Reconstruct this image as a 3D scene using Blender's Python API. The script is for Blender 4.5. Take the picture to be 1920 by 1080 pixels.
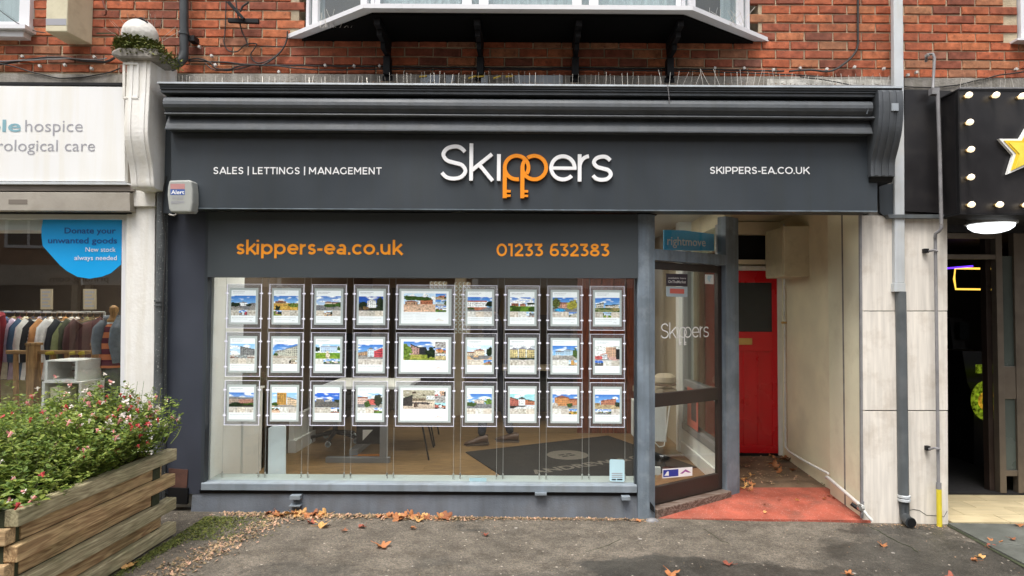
import bpy, math, random
import numpy as np
from mathutils import Vector, Matrix, noise as mnoise

random.seed(7)
for o in list(bpy.data.objects):
    bpy.data.objects.remove(o)
SC = bpy.context.scene
COL = SC.collection

# ------------------------------------------------------------------ camera, sky, sun, exposure
FPX, CXP, CYP = 1200.0, 990.0, 540.0
EYE = Vector((0.0, -5.2, 1.615))
PITCH, ROLL = 0.035, 0.0062
cam_d = bpy.data.cameras.new('camera')
cam_d.sensor_width = 36.0
cam_d.lens = FPX / 1920 * 36.0
cam_d.shift_x = -(CXP - 960) / 1920
cam_d.clip_start, cam_d.clip_end = 0.05, 600
cam = bpy.data.objects.new('camera', cam_d)
COL.objects.link(cam)
RC = Matrix.Rotation(math.pi / 2 + PITCH, 3, 'X') @ Matrix.Rotation(ROLL, 3, 'Z')
cam.matrix_world = Matrix.Translation(EYE) @ RC.to_4x4()
SC.camera = cam

world = bpy.data.worlds.new('World')
SC.world = world
world.use_nodes = True
wn = world.node_tree.nodes
wl = world.node_tree.links
bg = wn['Background']
sky = wn.new('ShaderNodeTexSky')
sky.sky_type = 'NISHITA'
sky.sun_disc = False
SUN_EL, SUN_AZ = math.radians(66), math.radians(200)   # azimuth clockwise from +Y: behind the camera, a little to the left
sky.sun_elevation = SUN_EL
sky.sun_rotation = SUN_AZ
sky.air_density = 1.0
sky.dust_density = 4.0
hs = wn.new('ShaderNodeHueSaturation')
hs.inputs['Saturation'].default_value = 0.22
wl.new(sky.outputs[0], hs.inputs['Color'])
wl.new(hs.outputs[0], bg.inputs['Color'])
bg.inputs['Strength'].default_value = 0.13
sun_d = bpy.data.lights.new('sun', 'SUN')
sun_d.energy = 1.5
sun_d.angle = math.radians(28)
sun_d.color = (1.0, 0.965, 0.92)
sun = bpy.data.objects.new('sun', sun_d)
COL.objects.link(sun)
sdir = Vector((math.sin(SUN_AZ) * math.cos(SUN_EL), math.cos(SUN_AZ) * math.cos(SUN_EL), math.sin(SUN_EL)))
sun.rotation_euler = sdir.to_track_quat('Z', 'Y').to_euler()
sun.location = (0, -8, 12)

vs = SC.view_settings
SC.display_settings.display_device = 'sRGB'
vs.view_transform = 'Standard'
vs.look = 'None'
vs.gamma = 1
vs.use_curve_mapping = False
vs.exposure = 1.08
SC.cycles.max_bounces = 8
SC.cycles.transparent_max_bounces = 16
SC.cycles.diffuse_bounces = 4
SC.cycles.use_denoising = True

# ------------------------------------------------------------------ helpers
def P(px, py, Y):
    """world point that the photograph's pixel (1920 wide) shows on the plane y = Y"""
    d = RC @ Vector(((px - CXP) / FPX, -(py - CYP) / FPX, -1.0))
    t = (Y - EYE.y) / d.y
    return EYE + d * t

def G(px, py, z=0.0):
    """world point on a level plane"""
    d = RC @ Vector(((px - CXP) / FPX, -(py - CYP) / FPX, -1.0))
    t = (z - EYE.z) / d.z
    return EYE + d * t

def gz(x, y=0):
    return -0.0115 * x

def lin(h):
    h = h.lstrip('#')
    r = [int(h[i:i + 2], 16) / 255 for i in (0, 2, 4)]
    return tuple(c / 12.92 if c <= .04045 else ((c + .055) / 1.055) ** 2.4 for c in r)

def empty(name, label, cat, loc=(0, 0, 0), group=None, kind=None):
    o = bpy.data.objects.new(name, None)
    o.empty_display_size = 0.05
    COL.objects.link(o)
    o.location = loc
    if label: o['label'] = label
    if cat: o['category'] = cat
    if group: o['group'] = group
    if kind: o['kind'] = kind
    return o

def tag(o, label=None, cat=None, group=None, kind=None):
    if label: o['label'] = label
    if cat: o['category'] = cat
    if group: o['group'] = group
    if kind: o['kind'] = kind
    return o

def wm(o):
    b = Matrix.LocRotScale(o.location, o.rotation_euler, o.scale)
    return (wm(o.parent) @ o.matrix_parent_inverse @ b) if o.parent else b

def link(name, me, parent=None, local=False):
    o = bpy.data.objects.new(name, me)
    COL.objects.link(o)
    if parent is not None:
        o.parent = parent
        if not local:
            o.matrix_parent_inverse = wm(parent).inverted()
    return o

class MB:
    def __init__(s):
        s.v, s.f, s.m, s.c = [], [], [], []
    def add(s, vs_, fs, mi=0, cols=None):
        b = len(s.v)
        s.v += [tuple(v) for v in vs_]
        s.f += [tuple(b + i for i in f) for f in fs]
        s.m += [mi] * len(fs)
        if cols is not None:
            s.c += cols if isinstance(cols, list) else [cols] * len(fs)
        return s
    def box(s, x0, y0, z0, x1, y1, z1, mi=0):
        return s.add([(x0, y0, z0), (x1, y0, z0), (x1, y1, z0), (x0, y1, z0), (x0, y0, z1), (x1, y0, z1), (x1, y1, z1), (x0, y1, z1)],
                     [(0, 3, 2, 1), (4, 5, 6, 7), (0, 1, 5, 4), (1, 2, 6, 5), (2, 3, 7, 6), (3, 0, 4, 7)], mi)
    def prism(s, pts, off, mi=0):
        """polygon (3D points, anticlockwise seen from the front) extruded by vector off"""
        n = len(pts)
        o = Vector(off)
        a = [Vector(p) for p in pts]
        b = [p + o for p in a]
        fs = [tuple(range(n)), tuple(range(2 * n - 1, n - 1, -1))]
        fs += [(i, i + n, (i + 1) % n + n, (i + 1) % n) for i in range(n)]
        return s.add(a + b, fs, mi)
    def px(s, pts, Y, depth, mi=0):
        """pixel polygon put on the plane y=Y (its front) with thickness depth going in"""
        w = [P(x, y, Y) for x, y in pts]
        ar = sum(w[i].x * w[(i + 1) % len(w)].z - w[(i + 1) % len(w)].x * w[i].z for i in range(len(w)))
        if ar < 0: w.reverse()
        return s.prism(w, (0, depth, 0), mi)
    def rect(s, x0, y0, x1, y1, Y, depth, mi=0):
        return s.px([(x0, y0), (x1, y0), (x1, y1), (x0, y1)], Y, depth, mi)
    def sweep(s, prof, a, b, mi=0):
        """profile of (y,z) offsets swept from point a to b (mostly along x); closed profile"""
        a, b = Vector(a), Vector(b)
        n = len(prof)
        va = [a + Vector((0, y, z)) for y, z in prof]
        vb = [b + Vector((0, y, z)) for y, z in prof]
        fs = [(i, (i + 1) % n, (i + 1) % n + n, i + n) for i in range(n)]
        fs += [tuple(range(n - 1, -1, -1)), tuple(range(n, 2 * n))]
        return s.add(va + vb, fs, mi)
    def tube(s, pts, r, n=8, mi=0, cap=True):
        pts = [Vector(p) for p in pts]
        rs = r if isinstance(r, (list, tuple)) else [r] * len(pts)
        rings = []
        up = None
        for i, p in enumerate(pts):
            t = (pts[min(i + 1, len(pts) - 1)] - pts[max(i - 1, 0)]).normalized()
            if up is None:
                up = t.orthogonal().normalized()
            up = (up - t * up.dot(t))
            up = up.normalized() if up.length > 1e-6 else t.orthogonal().normalized()
            w = t.cross(up)
            rings.append([p + (up * math.cos(k * 2 * math.pi / n) + w * math.sin(k * 2 * math.pi / n)) * rs[i] for k in range(n)])
        vs_ = [v for r_ in rings for v in r_]
        fs = []
        for i in range(len(pts) - 1):
            for k in range(n):
                fs.append((i * n + k, i * n + (k + 1) % n, (i + 1) * n + (k + 1) % n, (i + 1) * n + k))
        if cap:
            fs.append(tuple(range(n - 1, -1, -1)))
            fs.append(tuple((len(pts) - 1) * n + k for k in range(n)))
        return s.add(vs_, fs, mi)
    def lathe(s, prof, c=(0, 0, 0), n=20, mi=0, axis='Z', sx=1, sy=1):
        vs_ = []
        c = Vector(c)
        for r, h in prof:
            for k in range(n):
                a = k * 2 * math.pi / n
                q = (r * math.cos(a) * sx, r * math.sin(a) * sy, h)
                if axis == 'Y': q = (q[0], h, q[1])
                if axis == 'X': q = (h, q[0], q[1])
                vs_.append(c + Vector(q))
        fs = []
        for i in range(len(prof) - 1):
            for k in range(n):
                fs.append((i * n + k, i * n + (k + 1) % n, (i + 1) * n + (k + 1) % n, (i + 1) * n + k))
        fs.append(tuple(range(n - 1, -1, -1)))
        fs.append(tuple((len(prof) - 1) * n + k for k in range(n)))
        return s.add(vs_, fs, mi)
    def build(s, name, mat=None, parent=None, smooth=False, bevel=0, local=False, flip=False):
        me = s.mesh(name, mat, smooth)
        o = link(name, me, parent, local)
        if bevel:
            b = o.modifiers.new('bevel', 'BEVEL')
            b.width = bevel; b.segments = 2; b.limit_method = 'ANGLE'; b.angle_limit = math.radians(40)
        return o
    def mesh(s, name, mat=None, smooth=False):
        me = bpy.data.meshes.new(name)
        me.from_pydata(s.v, [], s.f)
        mats = mat if isinstance(mat, (list, tuple)) else [mat]
        for m in mats:
            if m: me.materials.append(m)
        if len(mats) > 1:
            me.polygons.foreach_set('material_index', s.m)
        if s.c:
            ca = me.color_attributes.new('Col', 'FLOAT_COLOR', 'CORNER')
            arr = []
            for f, c in zip(s.f, s.c):
                arr += [c[0], c[1], c[2], 1.0] * len(f)
            ca.data.foreach_set('color', arr)
        if smooth:
            me.polygons.foreach_set('use_smooth', [True] * len(me.polygons))
            try:
                me.set_sharp_from_angle(angle=math.radians(42))
            except Exception:
                pass
        me.update()
        return me

# ------------------------------------------------------------------ materials
def mat(name, col, rough=.6, var=.12, scale=6.0, bump=0.0, bscale=60.0, metal=0.0, streak=0.0, rand=0.0, dirt=None, dirt_amt=0.0,
        emit=0.0, emit_col=None, stretch=None, spec=.5, dirt_scale=3.0, island=0.0, speck=None, speck_amt=0.0, coat=0.0):
    if isinstance(col, str): col = lin(col)
    m = bpy.data.materials.new(name)
    m.use_nodes = True
    nt = m.node_tree
    N, L = nt.nodes, nt.links
    b = N['Principled BSDF']
    b.inputs['Roughness'].default_value = rough
    b.inputs['Metallic'].default_value = metal
    b.inputs['Specular IOR Level'].default_value = spec
    b.inputs['Coat Weight'].default_value = coat
    geo = N.new('ShaderNodeNewGeometry')
    mp = N.new('ShaderNodeMapping')
    L.new(geo.outputs['Position'], mp.inputs['Vector'])
    mp.inputs['Scale'].default_value = stretch or (1, 1, 1)
    vec = mp.outputs[0]
    if rand:
        oi = N.new('ShaderNodeObjectInfo')
        va = N.new('ShaderNodeVectorMath'); va.operation = 'ADD'
        vm = N.new('ShaderNodeMath'); vm.operation = 'MULTIPLY'; vm.inputs[1].default_value = 37.0
        L.new(oi.outputs['Random'], vm.inputs[0])
        L.new(vec, va.inputs[0]); L.new(vm.outputs[0], va.inputs[1])
        vec = va.outputs[0]
    no = N.new('ShaderNodeTexNoise')
    no.inputs['Scale'].default_value = scale
    no.inputs['Detail'].default_value = 6
    L.new(vec, no.inputs['Vector'])
    def mix(f, a, c, mode='MIX'):
        x = N.new('ShaderNodeMix'); x.data_type = 'RGBA'; x.blend_type = mode
        for k, q in ((0, f), (6, a), (7, c)):
            if hasattr(q, 'is_linked'): L.new(q, x.inputs[k])
            else: x.inputs[k].default_value = q if k == 0 else tuple(q)[:3] + (1,)
        return x.outputs[2]
    def ramp(fac, p0, p1, v0=0, v1=1):
        r = N.new('ShaderNodeMapRange')
        r.inputs[1].default_value = p0; r.inputs[2].default_value = p1
        r.inputs[3].default_value = v0; r.inputs[4].default_value = v1
        L.new(fac, r.inputs[0])
        return r.outputs[0]
    lo = tuple(c * (1 - var) for c in col); hi = tuple(min(1, c * (1 + var)) for c in col)
    c = mix(ramp(no.outputs['Fac'], .3, .7), lo, hi)
    if rand:
        c = mix(ramp(oi.outputs['Random'], 0, 1, 0, 1), mix(1.0, c, (1 - rand, 1 - rand, 1 - rand), 'MULTIPLY'), mix(1.0, c, (1 + rand, 1 + rand, 1 + rand), 'MULTIPLY'))
    if island:
        h = N.new('ShaderNodeHueSaturation')
        L.new(ramp(geo.outputs['Random Per Island'], 0, 1, 1 - island, 1 + island), h.inputs['Value'])
        L.new(ramp(geo.outputs['Random Per Island'], 0, 1, .53, .47), h.inputs['Hue'])
        L.new(c, h.inputs['Color'])
        c = h.outputs[0]
    if streak:
        n2 = N.new('ShaderNodeTexNoise'); n2.inputs['Scale'].default_value = 14; n2.inputs['Detail'].default_value = 5
        m2 = N.new('ShaderNodeMapping'); m2.inputs['Scale'].default_value = (1, 1, .07)
        L.new(geo.outputs['Position'], m2.inputs[0]); L.new(m2.outputs[0], n2.inputs['Vector'])
        k = 1 - streak
        c = mix(ramp(n2.outputs['Fac'], .42, .66), c, mix(1.0, c, (k, k * .98, k * .93), 'MULTIPLY'))
    if dirt_amt:
        n3 = N.new('ShaderNodeTexNoise'); n3.inputs['Scale'].default_value = dirt_scale; n3.inputs['Detail'].default_value = 9
        n3.inputs['Roughness'].default_value = .65
        L.new(geo.outputs['Position'], n3.inputs['Vector'])
        c = mix(ramp(n3.outputs['Fac'], .5, .72, 0, dirt_amt), c, dirt or (.1, .08, .06))
    if speck_amt:
        n4 = N.new('ShaderNodeTexNoise'); n4.inputs['Scale'].default_value = 90; n4.inputs['Detail'].default_value = 3
        L.new(geo.outputs['Position'], n4.inputs['Vector'])
        c = mix(ramp(n4.outputs['Fac'], .62, .68, 0, speck_amt), c, speck or (.8, .78, .74))
    L.new(c, b.inputs['Base Color'])
    r1 = ramp(no.outputs['Fac'], .3, .7, max(0, rough - .08), min(1, rough + .08))
    L.new(r1, b.inputs['Roughness'])
    if bump:
        nb = N.new('ShaderNodeTexNoise'); nb.inputs['Scale'].default_value = bscale; nb.inputs['Detail'].default_value = 5
        L.new(vec, nb.inputs['Vector'])
        bu = N.new('ShaderNodeBump'); bu.inputs['Strength'].default_value = bump; bu.inputs['Distance'].default_value = .01
        L.new(nb.outputs['Fac'], bu.inputs['Height'])
        L.new(bu.outputs[0], b.inputs['Normal'])
    if emit:
        b.inputs['Emission Strength'].default_value = emit
        if emit_col:
            b.inputs['Emission Color'].default_value = tuple(emit_col) + (1,)
        else:
            L.new(c, b.inputs['Emission Color'])
    return m

def attr_mat(name, emit=0.0, rough=.4, base=1.0):
    m = bpy.data.materials.new(name)
    m.use_nodes = True
    N, L = m.node_tree.nodes, m.node_tree.links
    b = N['Principled BSDF']
    a = N.new('ShaderNodeAttribute'); a.attribute_name = 'Col'
    L.new(a.outputs['Color'], b.inputs['Base Color'])
    b.inputs['Roughness'].default_value = rough
    b.inputs['Specular IOR Level'].default_value = .2
    if emit:
        L.new(a.outputs['Color'], b.inputs['Emission Color'])
        b.inputs['Emission Strength'].default_value = emit
    return m

def glass(name, tint=(1, 1, 1), ior=1.5, rough=0.0, maxr=.9):
    m = bpy.data.materials.new(name)
    m.use_nodes = True
    N, L = m.node_tree.nodes, m.node_tree.links
    N.remove(N['Principled BSDF'])
    out = N['Material Output']
    t = N.new('ShaderNodeBsdfTransparent'); t.inputs[0].default_value = tint + (1,)
    g = N.new('ShaderNodeBsdfGlossy'); g.inputs['Roughness'].default_value = rough
    f = N.new('ShaderNodeFresnel')
    gb_ = N.new('ShaderNodeNewGeometry'); mi_ = N.new('ShaderNodeMapRange')
    mi_.inputs[3].default_value = ior; mi_.inputs[4].default_value = 1 / ior
    L.new(gb_.outputs['Backfacing'], mi_.inputs[0]); L.new(mi_.outputs[0], f.inputs['IOR'])
    mx = N.new('ShaderNodeMixShader')
    nb = N.new('ShaderNodeTexNoise'); nb.inputs['Scale'].default_value = 1.1
    ge = N.new('ShaderNodeNewGeometry'); L.new(ge.outputs['Position'], nb.inputs['Vector'])
    bu = N.new('ShaderNodeBump'); bu.inputs['Strength'].default_value = .05; bu.inputs['Distance'].default_value = .02
    L.new(nb.outputs[0], bu.inputs['Height']); L.new(bu.outputs[0], g.inputs['Normal'])
    L.new(f.outputs[0], mx.inputs[0]); L.new(t.outputs[0], mx.inputs[1]); L.new(g.outputs[0], mx.inputs[2])
    L.new(mx.outputs[0], out.inputs['Surface'])
    return m

def wood_mat(name, c1, c2, axis='X', rand=.2, scale=1.0, rough=.75, green=0.0, seams=False):
    c1 = lin(c1) if isinstance(c1, str) else c1
    c2 = lin(c2) if isinstance(c2, str) else c2
    m = bpy.data.materials.new(name)
    m.use_nodes = True
    N, L = m.node_tree.nodes, m.node_tree.links
    b = N['Principled BSDF']; b.inputs['Roughness'].default_value = rough
    geo = N.new('ShaderNodeNewGeometry'); oi = N.new('ShaderNodeObjectInfo')
    va = N.new('ShaderNodeVectorMath'); va.operation = 'ADD'
    vm = N.new('ShaderNodeMath'); vm.operation = 'MULTIPLY'; vm.inputs[1].default_value = 23.0
    L.new(oi.outputs['Random'], vm.inputs[0]); L.new(geo.outputs['Position'], va.inputs[0]); L.new(vm.outputs[0], va.inputs[1])
    mp = N.new('ShaderNodeMapping')
    s_ = {'X': (.09, 1, 1), 'Y': (1, .09, 1), 'Z': (1, 1, .09)}[axis]
    mp.inputs['Scale'].default_value = tuple(q * scale for q in s_)
    L.new(va.outputs[0], mp.inputs[0])
    n1 = N.new('ShaderNodeTexNoise'); n1.inputs['Scale'].default_value = 9; n1.inputs['Detail'].default_value = 3
    n1.inputs['Distortion'].default_value = .6
    L.new(mp.outputs[0], n1.inputs['Vector'])
    mu = N.new('ShaderNodeMath'); mu.operation = 'MULTIPLY'; mu.inputs[1].default_value = 55
    L.new(n1.outputs[0], mu.inputs[0])
    si = N.new('ShaderNodeMath'); si.operation = 'SINE'; L.new(mu.outputs[0], si.inputs[0])
    n2 = N.new('ShaderNodeTexNoise'); n2.inputs['Scale'].default_value = 90; n2.inputs['Detail'].default_value = 4
    L.new(mp.outputs[0], n2.inputs['Vector'])
    def mr(f, a, b_, c=0, d=1):
        r = N.new('ShaderNodeMapRange'); L.new(f, r.inputs[0])
        for i, q in enumerate((a, b_, c, d)): r.inputs[i + 1].default_value = q
        return r.outputs[0]
    def mix(f, a, c, mode='MIX'):
        x = N.new('ShaderNodeMix'); x.data_type = 'RGBA'; x.blend_type = mode
        for k, q in ((0, f), (6, a), (7, c)):
            if hasattr(q, 'is_linked'): L.new(q, x.inputs[k])
            else: x.inputs[k].default_value = q if k == 0 else tuple(q)[:3] + (1,)
        return x.outputs[2]
    c = mix(mr(si.outputs[0], -1, 1), c1, c2)
    c = mix(mr(n2.outputs[0], .35, .7), c, mix(1.0, c, (.6, .58, .55), 'MULTIPLY'))
    c = mix(mr(oi.outputs['Random'], 0, 1), mix(1.0, c, (1 - rand,) * 3, 'MULTIPLY'), mix(1.0, c, (1 + rand,) * 3, 'MULTIPLY'))
    if green:
        n3 = N.new('ShaderNodeTexNoise'); n3.inputs['Scale'].default_value = 5; n3.inputs['Detail'].default_value = 6
        L.new(geo.outputs['Position'], n3.inputs['Vector'])
        c = mix(mr(n3.outputs[0], .45, .75, 0, green), c, (.11, .13, .05))
    L.new(c, b.inputs['Base Color'])
    bu = N.new('ShaderNodeBump'); bu.inputs['Strength'].default_value = .35; bu.inputs['Distance'].default_value = .004
    L.new(n2.outputs[0], bu.inputs['Height']); L.new(bu.outputs[0], b.inputs['Normal'])
    return m

M = {}
M['grey'] = mat('charcoal_paint', (.041, .050, .059), .40, .10, 1.6, .04, 40, spec=.45, streak=.02)
M['grey2'] = mat('blue_grey_pilaster_paint', (.046, .052, .070), .45, .12, 2.5, .05, 30, spec=.4)
M['panelgrey'] = mat('window_panel_vinyl', (.056, .066, .072), .38, .05, 1.2, spec=.4)
M['bluegrey'] = mat('weathered_blue_grey_paint', (.165, .205, .245), .6, .22, 5, .25, 70, streak=.3, dirt=(.36, .40, .42), dirt_amt=.35, dirt_scale=7)
M['sillgrey'] = mat('sill_blue_grey_paint', (.22, .26, .30), .5, .15, 4, .15, 60, streak=.15, dirt=(.2, .18, .15), dirt_amt=.3)
M['riser'] = mat('riser_grey_paint', (.125, .142, .168), .6, .2, 4, .25, 80, streak=.15, dirt=(.10, .09, .08), dirt_amt=.5, dirt_scale=2.5)
M['black'] = mat('black_paint', (.008, .008, .009), .6, .2, 6, spec=.25)
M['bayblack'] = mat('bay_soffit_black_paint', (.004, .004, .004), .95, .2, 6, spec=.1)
M['blackmetal'] = mat('black_plastic_pipe', (.035, .040, .043), .4, .2, 8, .05, 30)
M['darkpipe'] = mat('dark_grey_pipe_paint', (.075, .082, .085), .45, .25, 6, .15, 60, speck=(.6, .6, .58), speck_amt=.5)
M['white'] = mat('white_gloss_paint', (.72, .72, .69), .4, .05, 4, .05, 30, dirt=(.45, .42, .36), dirt_amt=.35)
M['whiteold'] = mat('weathered_white_masonry_paint', (.80, .785, .75), .65, .06, 5, .25, 50, streak=.10, dirt=(.45, .40, .34), dirt_amt=.35, dirt_scale=5)
M['signwhite'] = mat('white_sign_panel', (.80, .80, .79), .35, .03, 1.5, streak=.04)
M['upvc'] = mat('white_upvc', (.70, .70, .72), .35, .05, 3, dirt=(.5, .48, .46), dirt_amt=.3)
M['lettering_white'] = mat('white_acrylic_letters', (.88, .88, .88), .35, .01, 1)
M['lettering_orange'] = mat('orange_acrylic_letters', (.86, .28, .012), .35, .02, 1)
M['print_orange'] = mat('orange_vinyl_letters', (.90, .32, .018), .4, .02, 1)
M['mortar'] = mat('lime_mortar', (.44, .36, .245), .95, .25, 9, .6, 90, dirt=(.12, .10, .09), dirt_amt=.5)
M['concrete'] = mat('weathered_concrete_ledge', (.27, .25, .22), .9, .3, 5, .5, 60, streak=.3, dirt=(.08, .07, .06), dirt_amt=.7, dirt_scale=6)
M['lead'] = mat('lead_flashing', (.30, .33, .36), .5, .2, 5, .1, 30, streak=.2)
M['stone'] = mat('travertine_tile', (.74, .69, .615), .45, .13, 3, .08, 60, stretch=(12, 12, .8), dirt=(.42, .34, .25), dirt_amt=.45, dirt_scale=5, rand=.04)
M['passage'] = mat('cream_passage_render', (.80, .76, .56), .7, .06, 2.5, .1, 40, dirt=(.45, .38, .24), dirt_amt=.3, dirt_scale=3.2)
M['passage2'] = mat('beige_passage_render', (.77, .69, .50), .7, .10, 2.5, .1, 40, dirt=(.45, .34, .22), dirt_amt=.35, dirt_scale=1.6)
M['creambox'] = mat('cream_enamel_box', (.60, .55, .39), .5, .08, 4, dirt=(.30, .26, .15), dirt_amt=.35, dirt_scale=7)
M['red'] = mat('red_door_paint', (.62, .006, .014), .3, .06, 3, coat=.3)
M['brass'] = mat('brass', (.62, .42, .16), .35, .15, 10, metal=.8)
M['brown'] = mat('dark_brown_door_frame', (.028, .018, .014), .45, .2, 6, .08, 50)
M['redpaint'] = mat('red_floor_paint', (.36, .085, .052), .6, .3, 5, .5, 60, dirt=(.15, .07, .05), dirt_amt=1.0, dirt_scale=2.6, speck=(.6, .42, .36), speck_amt=.6)
M['passfloor'] = mat('brown_passage_floor', (.16, .105, .065), .7, .35, 6, .4, 50, dirt=(.05, .04, .03), dirt_amt=.6, dirt_scale=7)
M['pipe_white'] = mat('white_pipe_paint', (.66, .66, .63), .45, .08, 6, .05, 30, dirt=(.3, .27, .22), dirt_amt=.4, dirt_scale=14)
M['pipe_light'] = mat('pale_grey_downpipe', (.54, .57, .59), .45, .10, 5, streak=.12, dirt=(.55, .5, .4), dirt_amt=.4)
M['pipe_dark'] = mat('slate_grey_downpipe', (.105, .118, .125), .42, .15, 6, streak=.15, dirt=(.2, .19, .18), dirt_amt=.3)
M['conduit'] = mat('grey_conduit', (.22, .215, .22), .5, .2, 8, .1, 40, dirt=(.35, .33, .3), dirt_amt=.4, dirt_scale=12)
M['yellow'] = mat('yellow_plastic_sleeve', (.74, .60, .04), .45, .08, 12, dirt=(.3, .25, .08), dirt_amt=.3, dirt_scale=12)
M['cable'] = mat('black_cable', (.02, .019, .018), .6, .3, 20)
M['clipgrey'] = mat('white_cable_clip', (.5, .48, .45), .6, .2, 20)
M['spike'] = mat('steel_spike', (.55, .52, .46), .35, .2, 20, metal=.6)
M['alarm'] = mat('alarm_cover_plastic', (.36, .37, .345), .45, .05, 5, dirt=(.3, .28, .22), dirt_amt=.3)
M['shutter'] = mat('shutter_box_aluminium', (.33, .30, .255), .55, .14, 4, .08, 60, dirt=(.2, .17, .13), dirt_amt=.45, dirt_scale=5)
M['shutter_dark'] = mat('brown_aluminium_strip', (.17, .145, .12), .5, .15, 5)
M['glassm'] = glass('window_glass', (.97, .985, .98), 1.62)
M['glassl'] = glass('charity_window_glass', (.93, .95, .95), 1.75)
M['glassup'] = glass('upper_window_glass', (.8, .85, .85), 1.8)
M['acrylic'] = glass('clear_acrylic', (.86, .88, .92), 1.5)
N_ = M['acrylic'].node_tree.nodes; L_0 = M['acrylic'].node_tree.links
mxs = [n for n in N_ if n.type == 'MIX_SHADER'][0]; dif = N_.new('ShaderNodeBsdfTranslucent'); dif.inputs[0].default_value = (.75, .76, .82, 1)
m2_ = N_.new('ShaderNodeMixShader'); m2_.inputs[0].default_value = .10
L_0.new(mxs.outputs[0], m2_.inputs[1]); L_0.new(dif.outputs[0], m2_.inputs[2]); L_0.new(m2_.outputs[0], N_['Material Output'].inputs['Surface'])
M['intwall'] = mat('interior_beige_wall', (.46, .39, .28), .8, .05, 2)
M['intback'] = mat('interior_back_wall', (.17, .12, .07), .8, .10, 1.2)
M['intwhite'] = mat('interior_white_paint', (.80, .82, .79), .55, .05, 2, dirt=(.5, .46, .36), dirt_amt=.25)
M['shelf'] = mat('pale_window_board', (.31, .355, .34), .4, .06, 4, dirt=(.38, .42, .38), dirt_amt=.3)
M['ceil'] = mat('ceiling_white', (.62, .60, .55), .9, .04, 2)
M['oak'] = wood_mat('oak_laminate_floor', (.33, .215, .10), (.26, .16, .07), 'X', .10, 1.0, .45)
M['redwood'] = wood_mat('red_brown_panelling', (.22, .055, .02), (.14, .03, .012), 'Z', .1, 1.0, .4)
M['matdark'] = mat('charcoal_door_mat', (.022, .021, .020), .95, .2, 40, .3, 200)
M['matprint'] = mat('mat_lettering_grey', (.17, .155, .13), .95, .2, 60)
M['chrome'] = mat('steel_fitting', (.6, .6, .58), .3, .1, 20, metal=.9)
M['deskgrey'] = mat('grey_desk_frame', (.22, .23, .24), .45, .05, 5)
M['greywhite'] = mat('pale_glossy_board', (.80, .88, .90), .3, .03, 3)
M['orange'] = mat('orange_bar', (.7, .26, .05), .5, .05, 5)
M['jeans'] = mat('dark_denim', (.022, .028, .045), .9, .3, 30, .3, 200)
M['navy'] = mat('navy_jumper', (.018, .017, .022), .95, .3, 20, .3, 120)
M['skin'] = mat('skin', (.42, .23, .15), .55, .05, 10)
M['hair'] = mat('dark_hair', (.012, .009, .008), .6, .3, 60, .4, 200)
M['shoe'] = mat('brown_leather', (.10, .055, .035), .45, .2, 20)
M['sole'] = mat('shoe_sole', (.12, .09, .07), .8, .1, 20)
M['wood_new'] = wood_mat('tan_timber_post', (.40, .23, .085), (.28, .15, .055), 'Z', .12)
M['crate'] = mat('white_washed_crate', (.66, .65, .62), .7, .08, 10, dirt=(.4, .25, .14), dirt_amt=.5, dirt_scale=9)
M['plank_y'] = wood_mat('planter_side_timber', (.60, .42, .22), (.35, .215, .105), 'Y', .16, 1.3, .85, .28)
M['plank_yg'] = wood_mat('planter_weathered_timber', (.50, .44, .28), (.33, .28, .17), 'Y', .12, 1.3, .9, .5)
M['plank_x'] = wood_mat('planter_front_timber', (.56, .40, .22), (.38, .25, .13), 'X', .16, 1.3, .85, .12)
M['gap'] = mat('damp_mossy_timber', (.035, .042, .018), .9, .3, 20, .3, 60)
M['soil'] = mat('dark_soil', (.025, .018, .012), .95, .3, 20, .6, 60)
M['moss'] = mat('moss', (.12, .14, .03), .95, .4, 30, .5, 120, island=.35)
M['stem'] = mat('green_brown_stems', (.10, .11, .04), .7, .2, 20)
M['tilecream'] = mat('cream_sandstone_tile', (.52, .43, .26), .6, .16, 3, .15, 60, stretch=(1, 4, 1), rand=.08, dirt=(.35, .26, .14), dirt_amt=.4, dirt_scale=5)
M['slab'] = mat('damp_paving_slab', (.115, .12, .105), .55, .3, 4, .3, 80, rand=.06, dirt=(.05, .055, .045), dirt_amt=.6)
M['fasciablack'] = mat('glossy_black_fascia', (.013, .012, .013), .35, .3, 3, dirt=(.04, .035, .03), dirt_amt=.4)
M['bronze'] = mat('bronze_door_frame', (.17, .14, .11), .4, .12, 8, metal=.5)
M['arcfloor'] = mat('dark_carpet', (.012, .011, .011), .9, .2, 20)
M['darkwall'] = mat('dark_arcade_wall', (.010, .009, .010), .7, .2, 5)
M['ledgewhite'] = mat('flaking_white_ledge_paint', (.55, .53, .48), .8, .25, 9, .5, 60, streak=.4, dirt=(.16, .14, .12), dirt_amt=.8, dirt_scale=9)
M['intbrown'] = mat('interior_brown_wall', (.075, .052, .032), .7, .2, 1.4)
M['added_strip'] = mat('added_lit_strip', (.9, .9, .88), .4, 0, 1, emit=16, emit_col=(1, .95, .86))  # glow of the strip lamps added to brighten the charity shop
M['ballstone'] = mat('weathered_ball_stone', (.60, .58, .54), .8, .22, 7, .5, 40, dirt=(.20, .19, .16), dirt_amt=.8, dirt_scale=8)
M['wire'] = mat('pale_steel_wire', (.45, .45, .44), .4, .05, 5)
M['added_panel_dim'] = mat('added_lit_panel_dim', (.9, .9, .88), .4, 0, 1, emit=1.4, emit_col=(1, .9, .75))
M['added_panel'] = mat('added_lit_panel', (.9, .9, .88), .4, 0, 1, emit=10.0, emit_col=(1, .93, .82))  # glow of the ceiling panels added to brighten the interiors
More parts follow.
